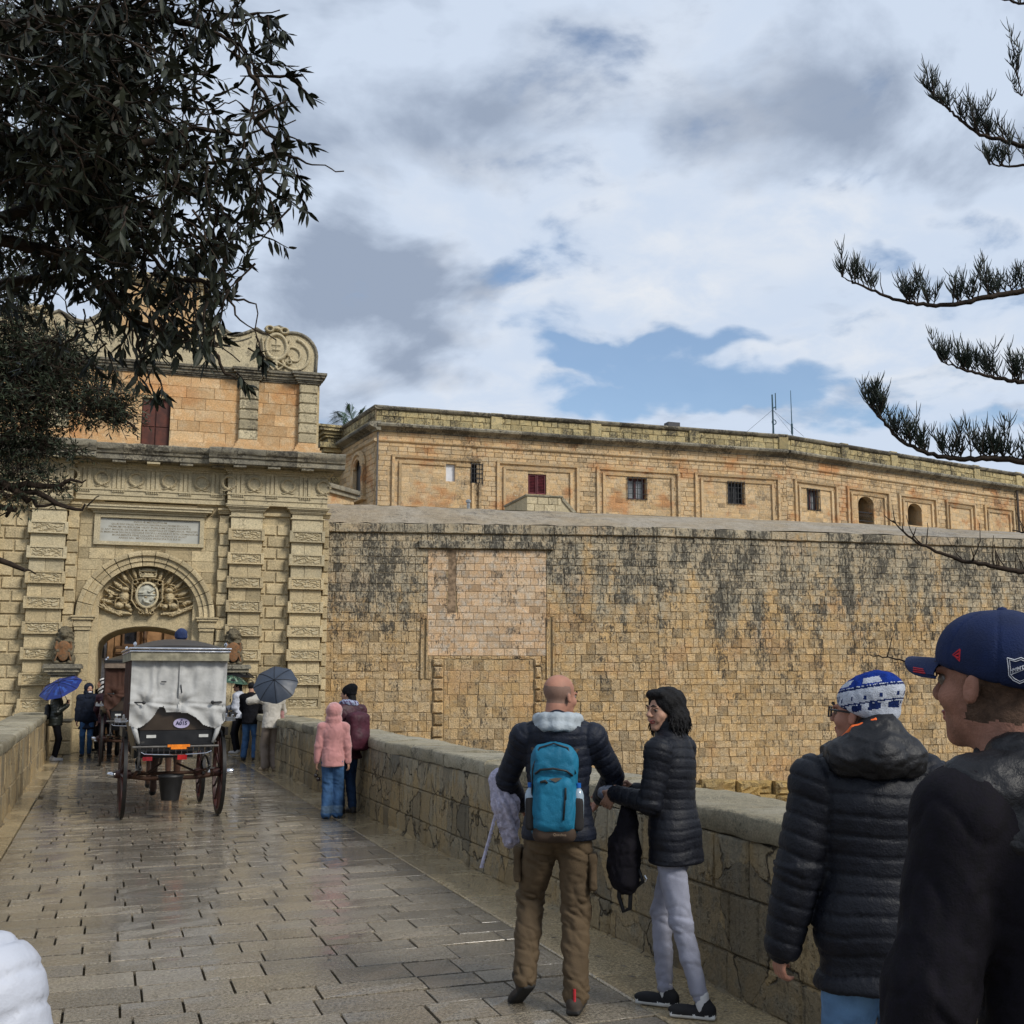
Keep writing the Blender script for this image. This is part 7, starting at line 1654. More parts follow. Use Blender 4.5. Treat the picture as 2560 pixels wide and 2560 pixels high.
def bpat(c):
    x, y, z = c.T; t = np.arctan2(x, y + .018); rr = np.sqrt(x * x + (y + .05) ** 2); m = np.zeros(len(c), int); up = z + .25 * y
    m[(up > .098)] = 1; m[(up > .088) & (up < .096)] = 2; a = np.abs(((t * 2.2 / math.pi) % 1) - .5)
    m[(up > .104) & (up < .125) & (a < .26)] = 0; m[(up > .036) & (up < .042)] = 2
    sq = (up > .012) & (up < .034) & ((t % .62) < .40); m[sq] = 2; m[(up > .05) & (up < .064) & ((t % .5) < .10)] = 2; m[(up > .052) & (up < .075) & (t < -.2) & (t > -.75) & (np.abs((t * 9) % 1 - .5) > .22)] = 2; return m
beanie(bm1, I, [wk, bk_, bk2], .0048, .03, bpat)
m_ = MB(); m_.tube([I['toP'](np.array([[x, y, z]]))[0] for x, y, z in ((-.078, -.0, .012), (-.076, .080, .014), (-.058, .100, .012))], .0035, 5); m_.tube([I['toP'](np.array([[x, y, z]]))[0] for x, y, z in ((-.056, .100, .022), (-.058, .100, -.012), (-.02, .112, -.012), (-.018, .112, .02), (-.056, .100, .022))], .003, 5); m_.build('glasses', simple('black_frame', (.01, .01, .012), .3), bm1)
# 4 ---- man in the navy cap, nearest the lens on the right
pt = atD(2640, 1700, 2.02); pos = (pt.x, pt.y, 0.006)
cp_, I = person(pos, HEAD + R(16), 'man in navy baseball cap and black jacket, nearest on the right', H=1.775, skin=skin_d, res=.008, hres=.0042, yaw=R(18), pitch=R(3), bulk=.024, top=blackf, hem=.62, jk=1, wide=.97, shw=.172, collar=.05, tf=.006, short=1, nek=(-.02, .02, 1.455), hoff=(-.045, .02, 0),
    feet=[(-.12, 0, 0, 8), (.10, .06, 0, -8)], trm=tights, legr=(.10, .08, .07), hands=[(-.36, .05, .80), (.33, .05, .80)], heads=1.02, hairmat=simple('cropped_brown_hair', (.075, .045, .03), .8, .2, 0, .35, 60, .4, 200))
q = I['q']; nk = I['nek']; s = SDF(.03); s.chain([nk + np.array(p) * q for p in ((-.075, .055, .035), (-.085, -.02, .05), (-.03, -.085, .06), (.04, -.085, .06), (.09, -.02, .05))], [.026, .030, .032, .032, .03]); solid('collar', s, .007, blackn, cp_, folds(.004, 22, (1, 1, 1.6), 7))
s = SDF(.03); s.chain([I['sh'][0] + np.array([.02, -.01, .035]), nk + np.array([0, -.045, .0]), I['sh'][1] + np.array([-.02, -.01, .035])], [.072, .088, .072]); s.ell(nk + np.array([0, -.07, -.09]), (.17, .075, .075)); solid('shoulder_yoke', s, .009, blackn, cp_, folds(.005, 15, (1, 1, 1.5), 9))
capn = simple('navy_cap_cotton', (.009, .018, .062), .8, .25, 0, .18, 14, .35, 300)
def capb(s): s.ell((0, -.012, .046), (.087, .110, .088)); s.ell((0, .03, .050), (.078, .075, .078)); s.box((0, 0, -.058), (.25, .28, .072), .006, rotm(R(13), 0, 0), k=.008, op='-')
def seams(V, N):
    t = np.arctan2(V[:, 0], V[:, 1] + .01); a = np.abs(((t * 3 / math.pi + .5) % 1) - .5); return V + N * (-.0022 * np.exp(-(a / .03) ** 2) + .0018 * vnoise(V, 26, 3))[:, None]
cap_o = headpart('cap', cp_, I, capb, .0042, capn, seams)
V = []; n = 16; m_ = MB()
for th_ in (0, 1):
    for i in range(n + 1):
        a = math.pi * i / n; w = .076 * math.cos(a); 
        for r_ in (0, .5, 1): y = .070 + (.085 * math.sin(a) ** .7) * r_ + .018 * math.sin(a); V.append(I['toP'](np.array([[w * (1 - .05 * r_), y, 0.044 + .002 * r_ * math.sin(a) - .030 * (w / .076) ** 2 - th_ * .006]]))[0])
k3 = (n + 1) * 3; F = [(i * 3 + j, (i + 1) * 3 + j, (i + 1) * 3 + j + 1, i * 3 + j + 1) for i in range(n) for j in (0, 1)]; F += [tuple(k3 + x for x in f[::-1]) for f in F] + [(i * 3 + 2, (i + 1) * 3 + 2, k3 + (i + 1) * 3 + 2, k3 + i * 3 + 2) for i in range(n)]
m_.add(V, F); m_.build('cap_brim', capn, cap_o, smooth=60)
m_ = MB(); m_.lathe([(0, .139), (.007, .137), (.010, .132)], 10, (0, -.014, 0)); o = m_.build('cap_button', capn, cap_o, smooth=True); o.matrix_local = Matrix.Translation(I['hc']) @ Matrix(I['Rm'].tolist()).to_4x4() @ Matrix.Scale(I['hs'], 4)
def on_cap(poly3, name, m, r=.0022, closed=True):
    pts = []
    for t, z in poly3:                            # angle round the crown (0 front, + to the wearer's left), height
        rr = math.sqrt(max(.05, 1 - ((z - .046) / .088) ** 2)); pts.append(I['toP'](np.array([[-.0885 * rr * math.sin(t), -.012 + .1115 * rr * math.cos(t), z]]))[0])
    if closed: pts.append(pts[0])
    m_.tube(pts, r, 5)
wht = simple('white_embroidery', (.55, .56, .60), .7); redt = simple('red_embroidery', (.45, .02, .03), .7)
m_ = MB(); T0_ = 2.32; dz0 = .030; sc_ = lambda x, y: (T0_ + x * .012 / .10 * 1.0, dz0 + y * .0098)
shd = [(-1.7, 2.1), (-.8, 1.8), (0, 2.2), (.8, 1.8), (1.7, 2.1), (1.55, .2), (1.5, -.9), (.9, -1.7), (0, -2.2), (-.9, -1.7), (-1.5, -.9), (-1.55, .2)]
on_cap([sc_(*p) for p in shd], 'badge', wht, .0009); on_cap([sc_(p[0] * .84, p[1] * .84) for p in shd], 'badge', wht, .0006)
on_cap([sc_(-1.3, -.8), sc_(1.35, .75)], 'b', wht, .0007, False); on_cap([sc_(-1.35, -.1), sc_(1.0, 1.2)], 'b', wht, .0007, False)
for gl in ([(-1.0, -.15), (-1.0, .55), (-.6, .05), (-.6, .75)], [(-.4, .15), (-.4, .85)], [(-.1, .3), (-.1, 1.0)], [(-.4, .5), (-.1, .65)], [(.2, .5), (.2, 1.15)], [(.2, .5), (.5, .65)]): on_cap([sc_(x, y - .25) for x, y in gl], 'b', wht, .0007, False)
m_.build('shield_badge', wht, cap_o)
m_ = MB(); on_cap([(1.34, .062), (1.20, .052), (1.34, .042)], 'flag', redt, .0018); on_cap([(1.33, .055), (1.24, .050), (1.33, .047)], 'flag', redt, .0024, False); m_.build('red_flag_mark', redt, cap_o)
m_ = MB()
for i in range(3): 
    a = I['toP'](np.array([[-.0735 + .0015 * i, .092 + .003 * i, .017 + .0035 * i]]))[0]; b = I['toP'](np.array([[-.0665 + .0015 * i, .122 + .001 * i, .019 + .0035 * i]]))[0]; m_.tube([a, b], .0013, 4)
m_.build('brim_lettering', redt, cap_o)
bp2 = empty('backpack', cp_.matrix_basis @ Vector((.02, -.275, 1.155)), cp_.rotation_euler.z, 'dark backpack worn by the man in the navy cap', 'backpack'); s = SDF(.03); s.box((.10, -.02, 0), (.13, .07, .22), .05); solid('bag', s, .012, simple('dark_brown_nylon', (.028, .020, .017), .6), bp2, folds(.006, 16))
m_ = MB(); st_ = [(-.06, .02, .18), (-.10, .09, .28), (-.115, .17, .345), (-.12, .26, .33), (-.13, .34, .26), (-.12, .38, .10)]; m_.tube(st_, .028, 8, flat=.35); m_.build('shoulder_strap', simple('strap_webbing', (.020, .017, .018), .6), bp2, smooth=True)
m_ = MB(); m_.tube([(-.115 + .022 * math.cos(t), .130 + .0 * t, .353 + .022 * math.sin(t)) for t in np.linspace(0, 6.28, 14)], .005, 6); m_.build('round_buckle', simple('grey_buckle', (.14, .14, .15), .3), bp2, smooth=True); m_ = MB(); m_.tube([(-.07, .05, .285), (-.03, .0, .24)], .0035, 6); m_.build('white_cord', white_s, bp2)
# 5 ---- white puffer at the lower left edge
pt = atD(-262, 1700, 1.60); pw, I = person((pt.x, pt.y, .006), HEAD + R(-8), 'person in white puffer jacket cut off at the lower left corner', H=1.535, fem=1, res=.008, bulk=.024, quilt=.046, qd=.0050, top=whitep, hem=.72, trm=tights, hands=[(-.34, .04, .82), (.42, .02, .84)], pole=[(-.5, -1, 0), (.6, -.6, 0)]); hairdo('long', pw, I, simple('brown_hair', (.05, .028, .015), .5), .01)
# 6 ---- child in pink hoodie
pos = GP_(829, 2046); pk, I = person(pos, HEAD + R(4), 'child in pink hooded top and rolled blue jeans, seen from behind', H=1.335, res=.011, heads=1.16, bulk=.012, top=pink, hem=.80, trm=jean1, legr=(.098, .086, .088), cuff=.045, cuffm=denim('turned_up_denim', (.10, .16, .24)), foldamp=.008, leglen=1.05, feet=[(-.085, 0, 0, 4), (.085, .06, 0, -4)], hands=[(-.27, .02, .76), (.25, .05, .80)], curl=(.8, .5), tf=.007, handres=.006, solem=solebk); hood(pk, I, pink)
fist = empty('sunglasses', pk.matrix_basis @ Vector((-.205, .03, .50)), 0, 'dark sunglasses dangling from the hand of the child in pink', 'sunglasses'); m_ = MB(); m_.lathe([(0, -.008), (.026, -.006), (.026, .006), (0, .008)], 12, (0, 0, 0), 'y'); m_.lathe([(0, -.008), (.026, -.006), (.026, .006), (0, .008)], 12, (.03, 0, -.045), 'y'); m_.tube([(0, 0, .02), (.01, 0, .07)], .005, 5); m_.build('lenses_and_frame', eyed, fist, smooth=True)
# 7 ---- woman in black beanie with burgundy rucksack
pos = GP_(868, 2034); bw, I = person(pos, HEAD + R(38), 'woman in black beanie and checked scarf wearing a burgundy rucksack', H=1.57, fem=1, res=.012, bulk=.02, top=burg, jk=1, hem=.75, trm=jean_d, legr=(.092, .075, .062), yaw=R(30), feet=[(-.08, .04, 0, 5), (.08, 0, 0, -5)], hands=[(-.18, .28, 1.0), (.2, .25, 1.0)]); beanie(bw, I, bknit, .008, .03); hairdo('long', bw, I, blackh, .01)
s = SDF(.02); s.chain([I['nek'] + np.array([.085 * math.cos(t), .02 + .085 * math.sin(t), .045 + .01 * math.sin(2 * t)]) for t in np.linspace(0, 6.28, 10)], [.035] * 10)
def plaid(c): return (((c[:, 0] * 40 + c[:, 2] * 30).astype(int) + (c[:, 1] * 38).astype(int)) % 3 == 0).astype(int)
solid('scarf', s, .009, [simple('pale_blue_scarf', (.28, .32, .45), .9), simple('dark_check', (.09, .06, .12), .9)], bw, folds(.006, 28), plaid)
bp3, _ = rucksack(bw, I, 'burgundy rucksack on the back of the woman in the black beanie', simple('burgundy_pack', (.052, .010, .020), .6, .3, 0, .3, 8), brnw, 'far', (.16, .11, .26), (0, -.24, 1.13))
# ---- umbrellas
def umbrella(tip, axis, Rr, label, mats, pole_to=None, nrib=8, depth=.28, midf=None, grp=None):
    """canopy with its top at tip, pole running along -axis"""
    e = empty('umbrella', tip, 0, label, 'umbrella', grp); ax = Vector(axis).normalized(); qx = ax.orthogonal().normalized(); qy = ax.cross(qx); m_ = MB(); nr, ns = 6, nrib * 4; V = [Vector((0, 0, 0))]
    for i in range(1, nr + 1):
        r_ = i / nr
        for j in range(ns):
            a = 2 * math.pi * j / ns; f = abs(((j / 4) % 1) - .5) * 2; sag = (1 - f) * .06 * r_; V.append((qx * math.cos(a) + qy * math.sin(a)) * Rr * r_ * (1 - (1 - f) * .075 * r_) - ax * Rr * (depth * r_ ** 2.0 * 1.4 + sag * (1 - r_) - .0))
    F = [(0, 1 + (j + 1) % ns, 1 + j) for j in range(ns)] + [(1 + i * ns + j, 1 + i * ns + (j + 1) % ns, 1 + (i + 1) * ns + (j + 1) % ns, 1 + (i + 1) * ns + j) for i in range(nr - 1) for j in range(ns)]
    m_.add(V, F); me = m_.mesh('canopy', mats, 30, fix=False)
    if midf: me.polygons.foreach_set('material_index', [midf((Vector(p.center).dot(qx)) / Rr, Vector(p.center).dot(qy) / Rr) for p in me.polygons])
    c_ = link('canopy', me, e)
    for k in range(nrib):
        a = 2 * math.pi * k / nrib; d = qx * math.cos(a) + qy * math.sin(a); rb = MB(); rb.tube([d * Rr * r_ - ax * (Rr * depth * r_ ** 2 * 1.4 - .004) for r_ in np.linspace(.03, 1, 8)], .0045, 4); rb.build('rib', blackn, e, fix=False)
    p = MB(); L = (Vector(pole_to) - Vector(tip)).length if pole_to else .75; end = (Vector(pole_to) - Vector(tip)) if pole_to else -ax * .75; p.tube([ax * .04, Vector((0, 0, 0)), end * .97], .006, 6); p.build('pole', simple('umbrella_pole', (.05, .05, .055), .3, .5, .5), e)
    p = MB(); p.tube([end * .88, end], .014, 8); p.build('handle', blackn, e); return e
# 8 ---- lady with the blue tartan umbrella
pos = GP_(134, 1903); ul, I = person(pos, HEAD + R(-72), 'woman in dark quilted jacket and white trainers holding a blue umbrella', H=1.56, fem=1, res=.014, bulk=.028, quilt=.06, qd=.008, top=olive, hem=.80, trm=tights, legr=(.098, .07, .05), leglen=.92, shoem=white_s, solem=white_s, feet=[(-.05, -.02, 0, 0), (.06, .03, 0, 0)], hands=[(-.10, .22, 1.28), (.12, .22, 1.26)], pole=[(-.3, -.3, -1), (.3, -.3, -1)], hdir=[(0, .1, 1), (0, .1, 1)], curl=(1.3, 1.3), yaw=R(-8), handres=.008); hairdo('short', ul, I, blackh, .012)
hw = world(ul, I['arms'][1][2] + np.array([0, .03, .06])); tp = atD(150 / 1.0, 1712, 22.6)
bl1 = simple('royal_blue_canopy', (.007, .022, .15), .45, .4, 0, .2, 9); bl2 = simple('light_blue_check', (.02, .06, .26), .45); bl3 = simple('dark_blue_check', (.006, .014, .10), .45)
def tart(x, y): 
    a, b = (x * 3.1) % 1, (y * 3.1) % 1; return 1 if (a < .18 or b < .18) else (2 if (.45 < a < .6 or .45 < b < .6) else 0)
tip8 = atD(146, 1706, 23.4); umbrella(tip8, Vector((-.35, -.42, .80)), .44, 'blue tartan umbrella tilted over the woman on the left', [bl1, bl2, bl3], hw, midf=tart, depth=.22)
bpk, _ = rucksack(ul, I, 'small black rucksack on the umbrella woman\'s back', blackn, brnw, 'far', (.11, .06, .17), (0, -.19, 1.12))
# 9 ---- hooded man by the left lion
pos = (atY(214, 1873, 26.75).x, 26.75, .006); hm_, I = person(pos, HEAD + R(198), 'man in dark hooded coat and blue jeans, face mask lowered, by the gate', H=1.56, res=.015, bulk=.035, top=navyk, jk=1, hem=.66, trm=jean1, feet=[(-.08, 0, 0, 8), (.08, .05, 0, -8)], yaw=R(22), hands=[(-.24, .06, .80), (.24, .06, .80)]); hood(hm_, I, navyk, .012)
s = SDF(.02); s.ell((0, .085, -.075), (.045, .03, .03)); V, F = s.mesh(.01); link('face_mask', np_mesh('face_mask', I['toP'](V), F, white_s), hm_)
# 10 --- man in dark jumper beneath the slate umbrella, 11 --- woman in cream sweater
pos = GP_(622, 1902); nm_, I = person(pos, HEAD + R(-4), 'man in black jumper and blue jeans beside the parapet near the gate', H=1.60, res=.014, bulk=.02, top=bknit, hem=.82, trm=jean1, legr=(.095, .08, .075), feet=[(-.13, 0, 0, 8), (.12, .03, 0, -8)], hands=[(-.18, .28, .98), (.16, .3, .98)], shoem=leather); hairdo('short', nm_, I, blackh, .012)
pos = GP_(675, 1926); cw_, I = person(pos, HEAD + R(24), 'woman in cream sweater and loose taupe trousers under the slate umbrella', H=1.60, fem=1, res=.014, bulk=.022, top=cream, hem=.84, trm=beige, legr=(.10, .095, .092), leglen=1.0, feet=[(-.09, .04, 0, 30), (.10, .0, 0, -4)], hands=[(-.22, .10, 1.50), (.10, .28, 1.30)], pole=[(-1, .1, -.6), (.5, .2, -1)], shoem=simple('beige_flat', (.40, .30, .20), .7), solem=simple('beige_sole', (.4, .3, .2), .7), curl=(1, 1)); hairdo('long', cw_, I, simple('dark_brown_hair', (.03, .018, .012), .5), .012)
hw = world(cw_, I['arms'][1][2]); slate = simple('slate_umbrella_cloth', (.030, .040, .060), .45, .45, 0, .12, 6)
umbrella(atD(686, 1700, 20.1), Vector((-.27, -.80, .55)), .40, 'slate blue umbrella tilted back over the woman in cream', slate, hw)
pscarf = MB(); a = world(cw_, I['nek']); e = empty('pink_scarf', a + Vector((.19, .1, -.05)), 0, 'pale pink scarf end hanging beside the woman in cream', 'scarf'); s = SDF(.02); s.cap((0, 0, 0), (.02, 0, -.40), .03, .045); solid('scarf', s, .012, simple('pale_pink_wool', (.38, .20, .19), .9), e, folds(.01, 16))
# 12 --- pair right of the first carriage
pos = GP_(592, 1884); wj, I = person(pos, HEAD + R(84), 'woman in short white jacket and black trousers under a green check umbrella', H=1.60, fem=1, res=.014, bulk=.03, top=whitep, jk=1, hem=.86, trm=tights, shoem=white_s, solem=white_s, hands=[(-.05, .26, 1.12), (.1, .26, 1.12)], yaw=R(20)); hairdo('long', wj, I, blackh, .012)
green = simple('green_check_canopy', (.03, .075, .05), .5); umbrella(world(wj, (-.05, .14, 1.76)), Vector((.15, -.1, 1)), .38, 'small green checked umbrella right of the first carriage', [green, simple('pale_check', (.18, .25, .18), .5), blackn], world(wj, (.1, .24, 1.15)), midf=tart)
pos = GP_(566, 1878); dk_, I = person(pos, HEAD + R(-40), 'person in dark clothes half hidden by the first carriage, under a black umbrella', H=1.60, res=.015, bulk=.02, top=bknit, hem=.8, trm=tights, shoem=leather, solem=white_s, hands=[(-.1, .25, 1.2), (.15, .25, 1.25)]); hairdo('short', dk_, I, blackh, .012)
umbrella(world(dk_, (.10, .12, 1.93)), Vector((.1, -.05, 1)), .46, 'black umbrella held up right of the grey curtained carriage', blackn, world(dk_, (.15, .25, 1.3)))
umbrella(atD(552, 1765, 24.0), Vector((.45, -.5, .35)), .34, 'dark blue umbrella lowered in front of the woman in white', simple('ink_blue_canopy', (.015, .022, .045), .4), atD(580, 1780, 24.4))
hb = empty('handbag', world(wj, (-.16, .05, .86)), 0, 'black handbag at the hip of the woman in white', 'handbag'); s = SDF(.02); s.box((0, 0, 0), (.12, .05, .08), .03); solid('handbag_body', s, .014, blackn, hb); m_ = MB(); m_.tube([(-.1, 0, .06), (-.05, 0, .3), (.05, 0, .5), (.1, 0, .06)], .008, 5); m_.build('strap', blackn, hb)
# 13 --- people beside the second carriage
pos = (atY(262, 1868, 26.2).x, 26.2, .006); p2, I = person(pos, HEAD + R(10), 'person with tan knapsack and reddish top left of the second carriage', H=1.58, res=.015, bulk=.02, top=burg, jk=1, hem=.8, trm=tights, hands=[(-.2, .2, .95), (.2, .2, .95)]); hairdo('short', p2, I, blackh, .012)
rucksack(p2, I, 'tan canvas knapsack beside the second carriage', simple('tan_canvas', (.26, .19, .11), .8), brnw, 'far', (.12, .08, .13), (0, -.2, 1.18))
pos = (atY(250, 1866, 28.6).x, 28.6, .006); p3, I = person(pos, HEAD + R(150), 'person in black and white patterned hood inside the gate arch', H=1.68, res=.015, bulk=.03, top=bknit, jk=1, hem=.7, trm=tights, yaw=R(-20)); hood(p3, I, [white_s, bknit], .012)
for o in p3.children:
    if o.name.startswith('hood'): o.data.polygons.foreach_set('material_index', [1 if math.sin(p.center.z * 60 + p.center.x * 40) > .2 else 0 for p in o.data.polygons])
# ============================================================ carriages and horses
brown_p = simple('dark_brown_coach_paint', (.035, .022, .012), .35, .5, 0, .25, 3, coat=.3); black_p = simple('black_coach_paint', (.008, .008, .009), .35, .5, 0, .3, 4); wheelp = simple('maroon_wheel_paint', (.035, .010, .008), .5, .4, 0, .4, 6); ironr = simple('iron_tyre', (.02, .02, .02), .5, .5, .6); chrome = simple('polished_metal', (.62, .62, .64), .15, .5, 1, .03); canvas = simple('grey_white_canvas', (.42, .42, .41), .8, .2, 0, .16, 5, .4, 30); canvas_b = simple('brown_canvas', (.055, .026, .018), .8, .2, 0, .2, 5, .4, 30)
fringe = simple('dirty_cream_canvas', (.26, .24, .175), .8, .2, 0, .35, 8, .3, 40); roofm = simple('brown_black_roof', (.030, .026, .022), .45, .5, 0, .25, 4); rust_ = simple('rusty_iron', (.07, .035, .022), .7, .3, .2, .4, 10); greyi = simple('grey_iron', (.10, .095, .09), .5, .4, .5)
def wheel(root, x, y, r, side, nsp=14):
    e = empty('wheel', (x, y, r), 0); e.parent = root
    m = MB(); m.lathe([(r - .020, -.020), (r, -.020), (r, .020), (r - .020, .020), (r - .020, -.020)], 40, axis='x'); m.build('tyre', ironr, e, smooth=40)
    m = MB(); m.lathe([(r - .060, -.022), (r - .021, -.024), (r - .021, .024), (r - .060, .022), (r - .060, -.022)], 40, axis='x'); m.build('rim', wheelp, e, smooth=40)
    m = MB(); m.lathe([(0, side * -.09), (.045, side * -.09), (.060, side * -.02), (.060, side * .03), (.045, side * .09), (.0, side * .09)], 14, axis='x'); m.build('hub', wheelp, e, smooth=40)
    m = MB(); m.lathe([(0, side * .09), (.030, side * .09), (.034, side * .12), (.034, side * .165), (.026, side * .175), (0, side * .175)], 12, axis='x'); m.build('hub_cap', chrome, e, smooth=40)
    for k in range(nsp):
        a = 2 * math.pi * k / nsp; c, s = math.cos(a), math.sin(a); m = MB(); m.tube([(side * .02, .05 * c, .05 * s), (side * .005, (r - .05) * c, (r - .05) * s)], [.019, .014], 6); m.build('spoke', wheelp, e)
    return e
def curtain(root, x0, x1, z0, z1, y, m, seed, tie=None, nm='curtain', side=None, mask=None):
    """hanging cloth; tie = (x, z) where it is gathered"""
    def hf(U, V_):
        P = np.stack([U, V_, U * 0 + seed], 1); t = (V_ - z0) / (z1 - z0); w = .010 * np.sin(U * 30 + 5 * vnoise(P * [1, .35, 1], 6, seed)) + .006 * np.sin(U * 61 - V_ * 3 + 4 * vnoise(P * [1, .3, 1], 4, seed + 5)) * (.35 + .65 * (1 - t)) + .006 * vnoise(P * [1, .4, 1], 9, seed + 1) + .002 * vnoise(P, 22, seed + 2)
        if tie:
            dx, dz = U - tie[0], V_ - tie[1]; d = np.sqrt(dx * dx + dz * dz) + 1e-6; a = np.arctan2(dz, dx); w = w * np.clip(d * 3, .2, 1) + .012 * np.exp(-((V_ - tie[1] + .02 + .15 * (U - tie[0])) / .035) ** 2) - .016 * np.exp(-((V_ - tie[1] + .0 + .1 * (U - tie[0])) / .02) ** 2) + .02 * np.clip((tie[1] - V_) * 4, 0, 1) * np.sin(U * 26 + V_ * 22 + seed) + .014 * np.sin(a * 6 + seed + 4 * vnoise(P, 6, seed)) * np.exp(-d * 4.5) * (1 - np.exp(-d * 12)) - .05 * np.exp(-(d / .055) ** 2) + .02 * np.exp(-((d - .12) / .07) ** 2)
        return w
    fr = (lambda u, w, v: (u, y - w, v)) if side is None else (lambda u, w, v: (side[0] + side[1] * w, u, v))
    return grid(nm, x0, x1, z0, z1, 60, 80, hf, fr, m, root, mask=mask)
def carriage(loc, rz, label, cm, cfr, plate, lit):
    c = empty('horse_carriage', loc, rz, label, 'horse carriage', 'covered horse carriages on the bridge'); Hh = .57
    for s in (-1, 1): wheel(c, s * Hh, 0, .52, s); wheel(c, s * (Hh - .05), 1.55, .40, s, 12)
    m = MB(); m.tube([(-Hh - .02, 0, .50), (-.30, 0, .46), (.30, 0, .46), (Hh + .02, 0, .50)], .026, 8); m.build('axle', rust_, c, smooth=True)
    m = MB(); m.tube([(-Hh, 1.55, .40), (Hh, 1.55, .40)], .024, 8); m.build('front_axle', rust_, c)
    for s in (-1, 1):
        m = MB()                                  # elliptic spring and its hangers
        for sg in (-1, 1): m.tube([(s * .40, -.42 + .84 * t, .62 + sg * .10 * math.sin(math.pi * t)) for t in np.linspace(0, 1, 11)], .016, 6, True, flat=.5)
        m.build('leaf_spring', black_p, c, smooth=True)
        m = MB(); m.tube([(s * .415, -.34, .92), (s * .42, -.34, .60)], .016, 6); m.box(s * .42 - .055, s * .42 + .055, -.36, -.31, .905, .925); m.box(s * .42 - .05, s * .42 + .05, -.36, -.31, .585, .60); m.build('spring_hanger', greyi, c)
        m = MB(); m.tube([(s * .43, -.33, .58), (s * .46, -.2, .50), (s * .50, 0, .50)], .018, 6); m.build('stay', rust_, c, smooth=True)
        m = MB(); m.tube([(s * .42, -.34, .60), (s * .30, .0, .52), (s * .10, .5, .60)], .014, 6); m.build('under_stay', rust_, c, smooth=True)
    # body: curved tub
    m = MB(); prof = [(-.44, .80), (-.47, .95), (-.50, 1.10), (-.52, 1.18), (.52, 1.18), (.50, 1.10), (.47, .95), (.44, .80)]
    m.prism(prof, -.30, 1.30); m.build('body', black_p, c)
    pan = [(-.42, 1.055), (-.45, 1.10), (-.40, 1.16), (-.33, 1.20), (-.27, 1.27), (-.22, 1.37), (-.195, 1.40), (-.165, 1.37), (-.13, 1.285), (.02, 1.285), (.12, 1.27), (.22, 1.22), (.30, 1.14), (.36, 1.12), (.44, 1.16), (.46, 1.10), (.42, 1.055)]
    m = MB(); m.prism(pan, -.345, -.31); m.build('rear_panel', brown_p, c)
    m = MB(); m.box(-.42, .42, -.36, -.30, .88, 1.05); m.build('rear_box', black_p, c)
    for x in (-.29, .32): 
        m = MB(); m.box(x - .055, x + .055, -.375, -.358, .965, 1.0); m.build('white_plate', simple('white_plate', (.5, .5, .48), .4, .4, 0, .1), c)
    if plate:
        m = MB(); m.lathe([(0, 0), (.095, 0), (.095, .008), (0, .008)], 28, axis='y'); o = m.build('number_plate', simple('lilac_plate', (.42, .38, .55), .5, .3, 0, .05), c); o.location = (.055, -.362, 1.135); o.scale = (1, 1, .62)
        text_obj('number', 'A015', .062, simple('plate_ink', (.02, .02, .06), .5), c, (.055, -.364, 1.133), bold=.002); m = MB(); m.box(.045, .065, -.366, -.36, 1.165, 1.18); m.build('plate_crest', simple('plate_ink2', (.05, .03, .12), .5), c)
    m = MB(); m.tube([(-.50, -.40, .86), (.50, -.40, .86)], .015, 6); m.build('rear_bar', greyi, c)
    if plate:
        m = MB(); m.box(-.06, .12, -.43, -.40, .83, .885); m.box(-.10, .16, -.425, -.405, .855, .885); m.build('orange_bag', simple('orange_plastic', (.85, .22, .01), .5), c)
        m = MB(); m.box(.02, .13, -.42, -.40, .705, .76); m.build('rear_reflector', simple('red_reflector', (.35, .01, .01), .3), c); m = MB(); m.box(-.38, -.27, -.42, -.40, .70, .745); m.build('rear_reflector', simple('red_reflector2', (.22, .01, .015), .3), c)
    m = MB()
    for i in range(11): x = -.34 + i * .068; m.tube([(x, -.40, .85), (x, -.395, .775)], .005, 4)
    m.tube([(-.40, -.395, .80)] + [(-.36 + .08 * i, -.395, .775 - .012 * math.sin(i * .35)) for i in range(10)] + [(.42, -.395, .80)], .006, 5); m.build('luggage_rail', chrome, c)
    m = MB()
    for s in (-1, 1):
        m.tube([(s * .50, -.25, 1.16), (s * .70, -.22, 1.17)], .010, 6)
    m.build('lamp_arm', chrome, c)
    for s in (-1, 1):
        m = MB(); m.box(s * .64 - .07, s * .64 + .07, -.26, -.18, 1.15, 1.20); m.lathe([(.022, 1.20), (.022, 1.235), (0, 1.245)], 10, (s * .60, -.22, 0)); m.lathe([(.02, 1.20), (.02, 1.225), (0, 1.235)], 10, (s * .68, -.22, 0)); m.build('side_lamp', chrome, c)
    m = MB(); m.prism([(1.30, .62), (2.05, .62), (2.10, .80), (1.95, 1.25), (1.90, 1.40), (1.45, 1.40), (1.30, 1.20)], -.38, .38, 'x'); m.build('driver_box', black_p, c)
    # canopy
    for s in (-1, 1):
        for y in (-.30, 1.25): m = MB(); m.tube([(s * .50, y, 1.15), (s * .53, y, 1.95)], .016, 6); m.build('canopy_post', black_p, c)
    m = MB(); V = []; nx, ny = 16, 14
    for i in range(nx + 1):
        for j in range(ny + 1):
            u, v = -1 + 2 * i / nx, -1 + 2 * j / ny; V.append((u * .58, .47 + v * .98, 2.035 + .135 * (1 - abs(u) ** 2.2) * (1 - .75 * abs(v) ** 3)))
    for i in range(nx + 1):
        for j in range(ny + 1): u, v = -1 + 2 * i / nx, -1 + 2 * j / ny; V.append((u * .58, .47 + v * .98, 2.00))
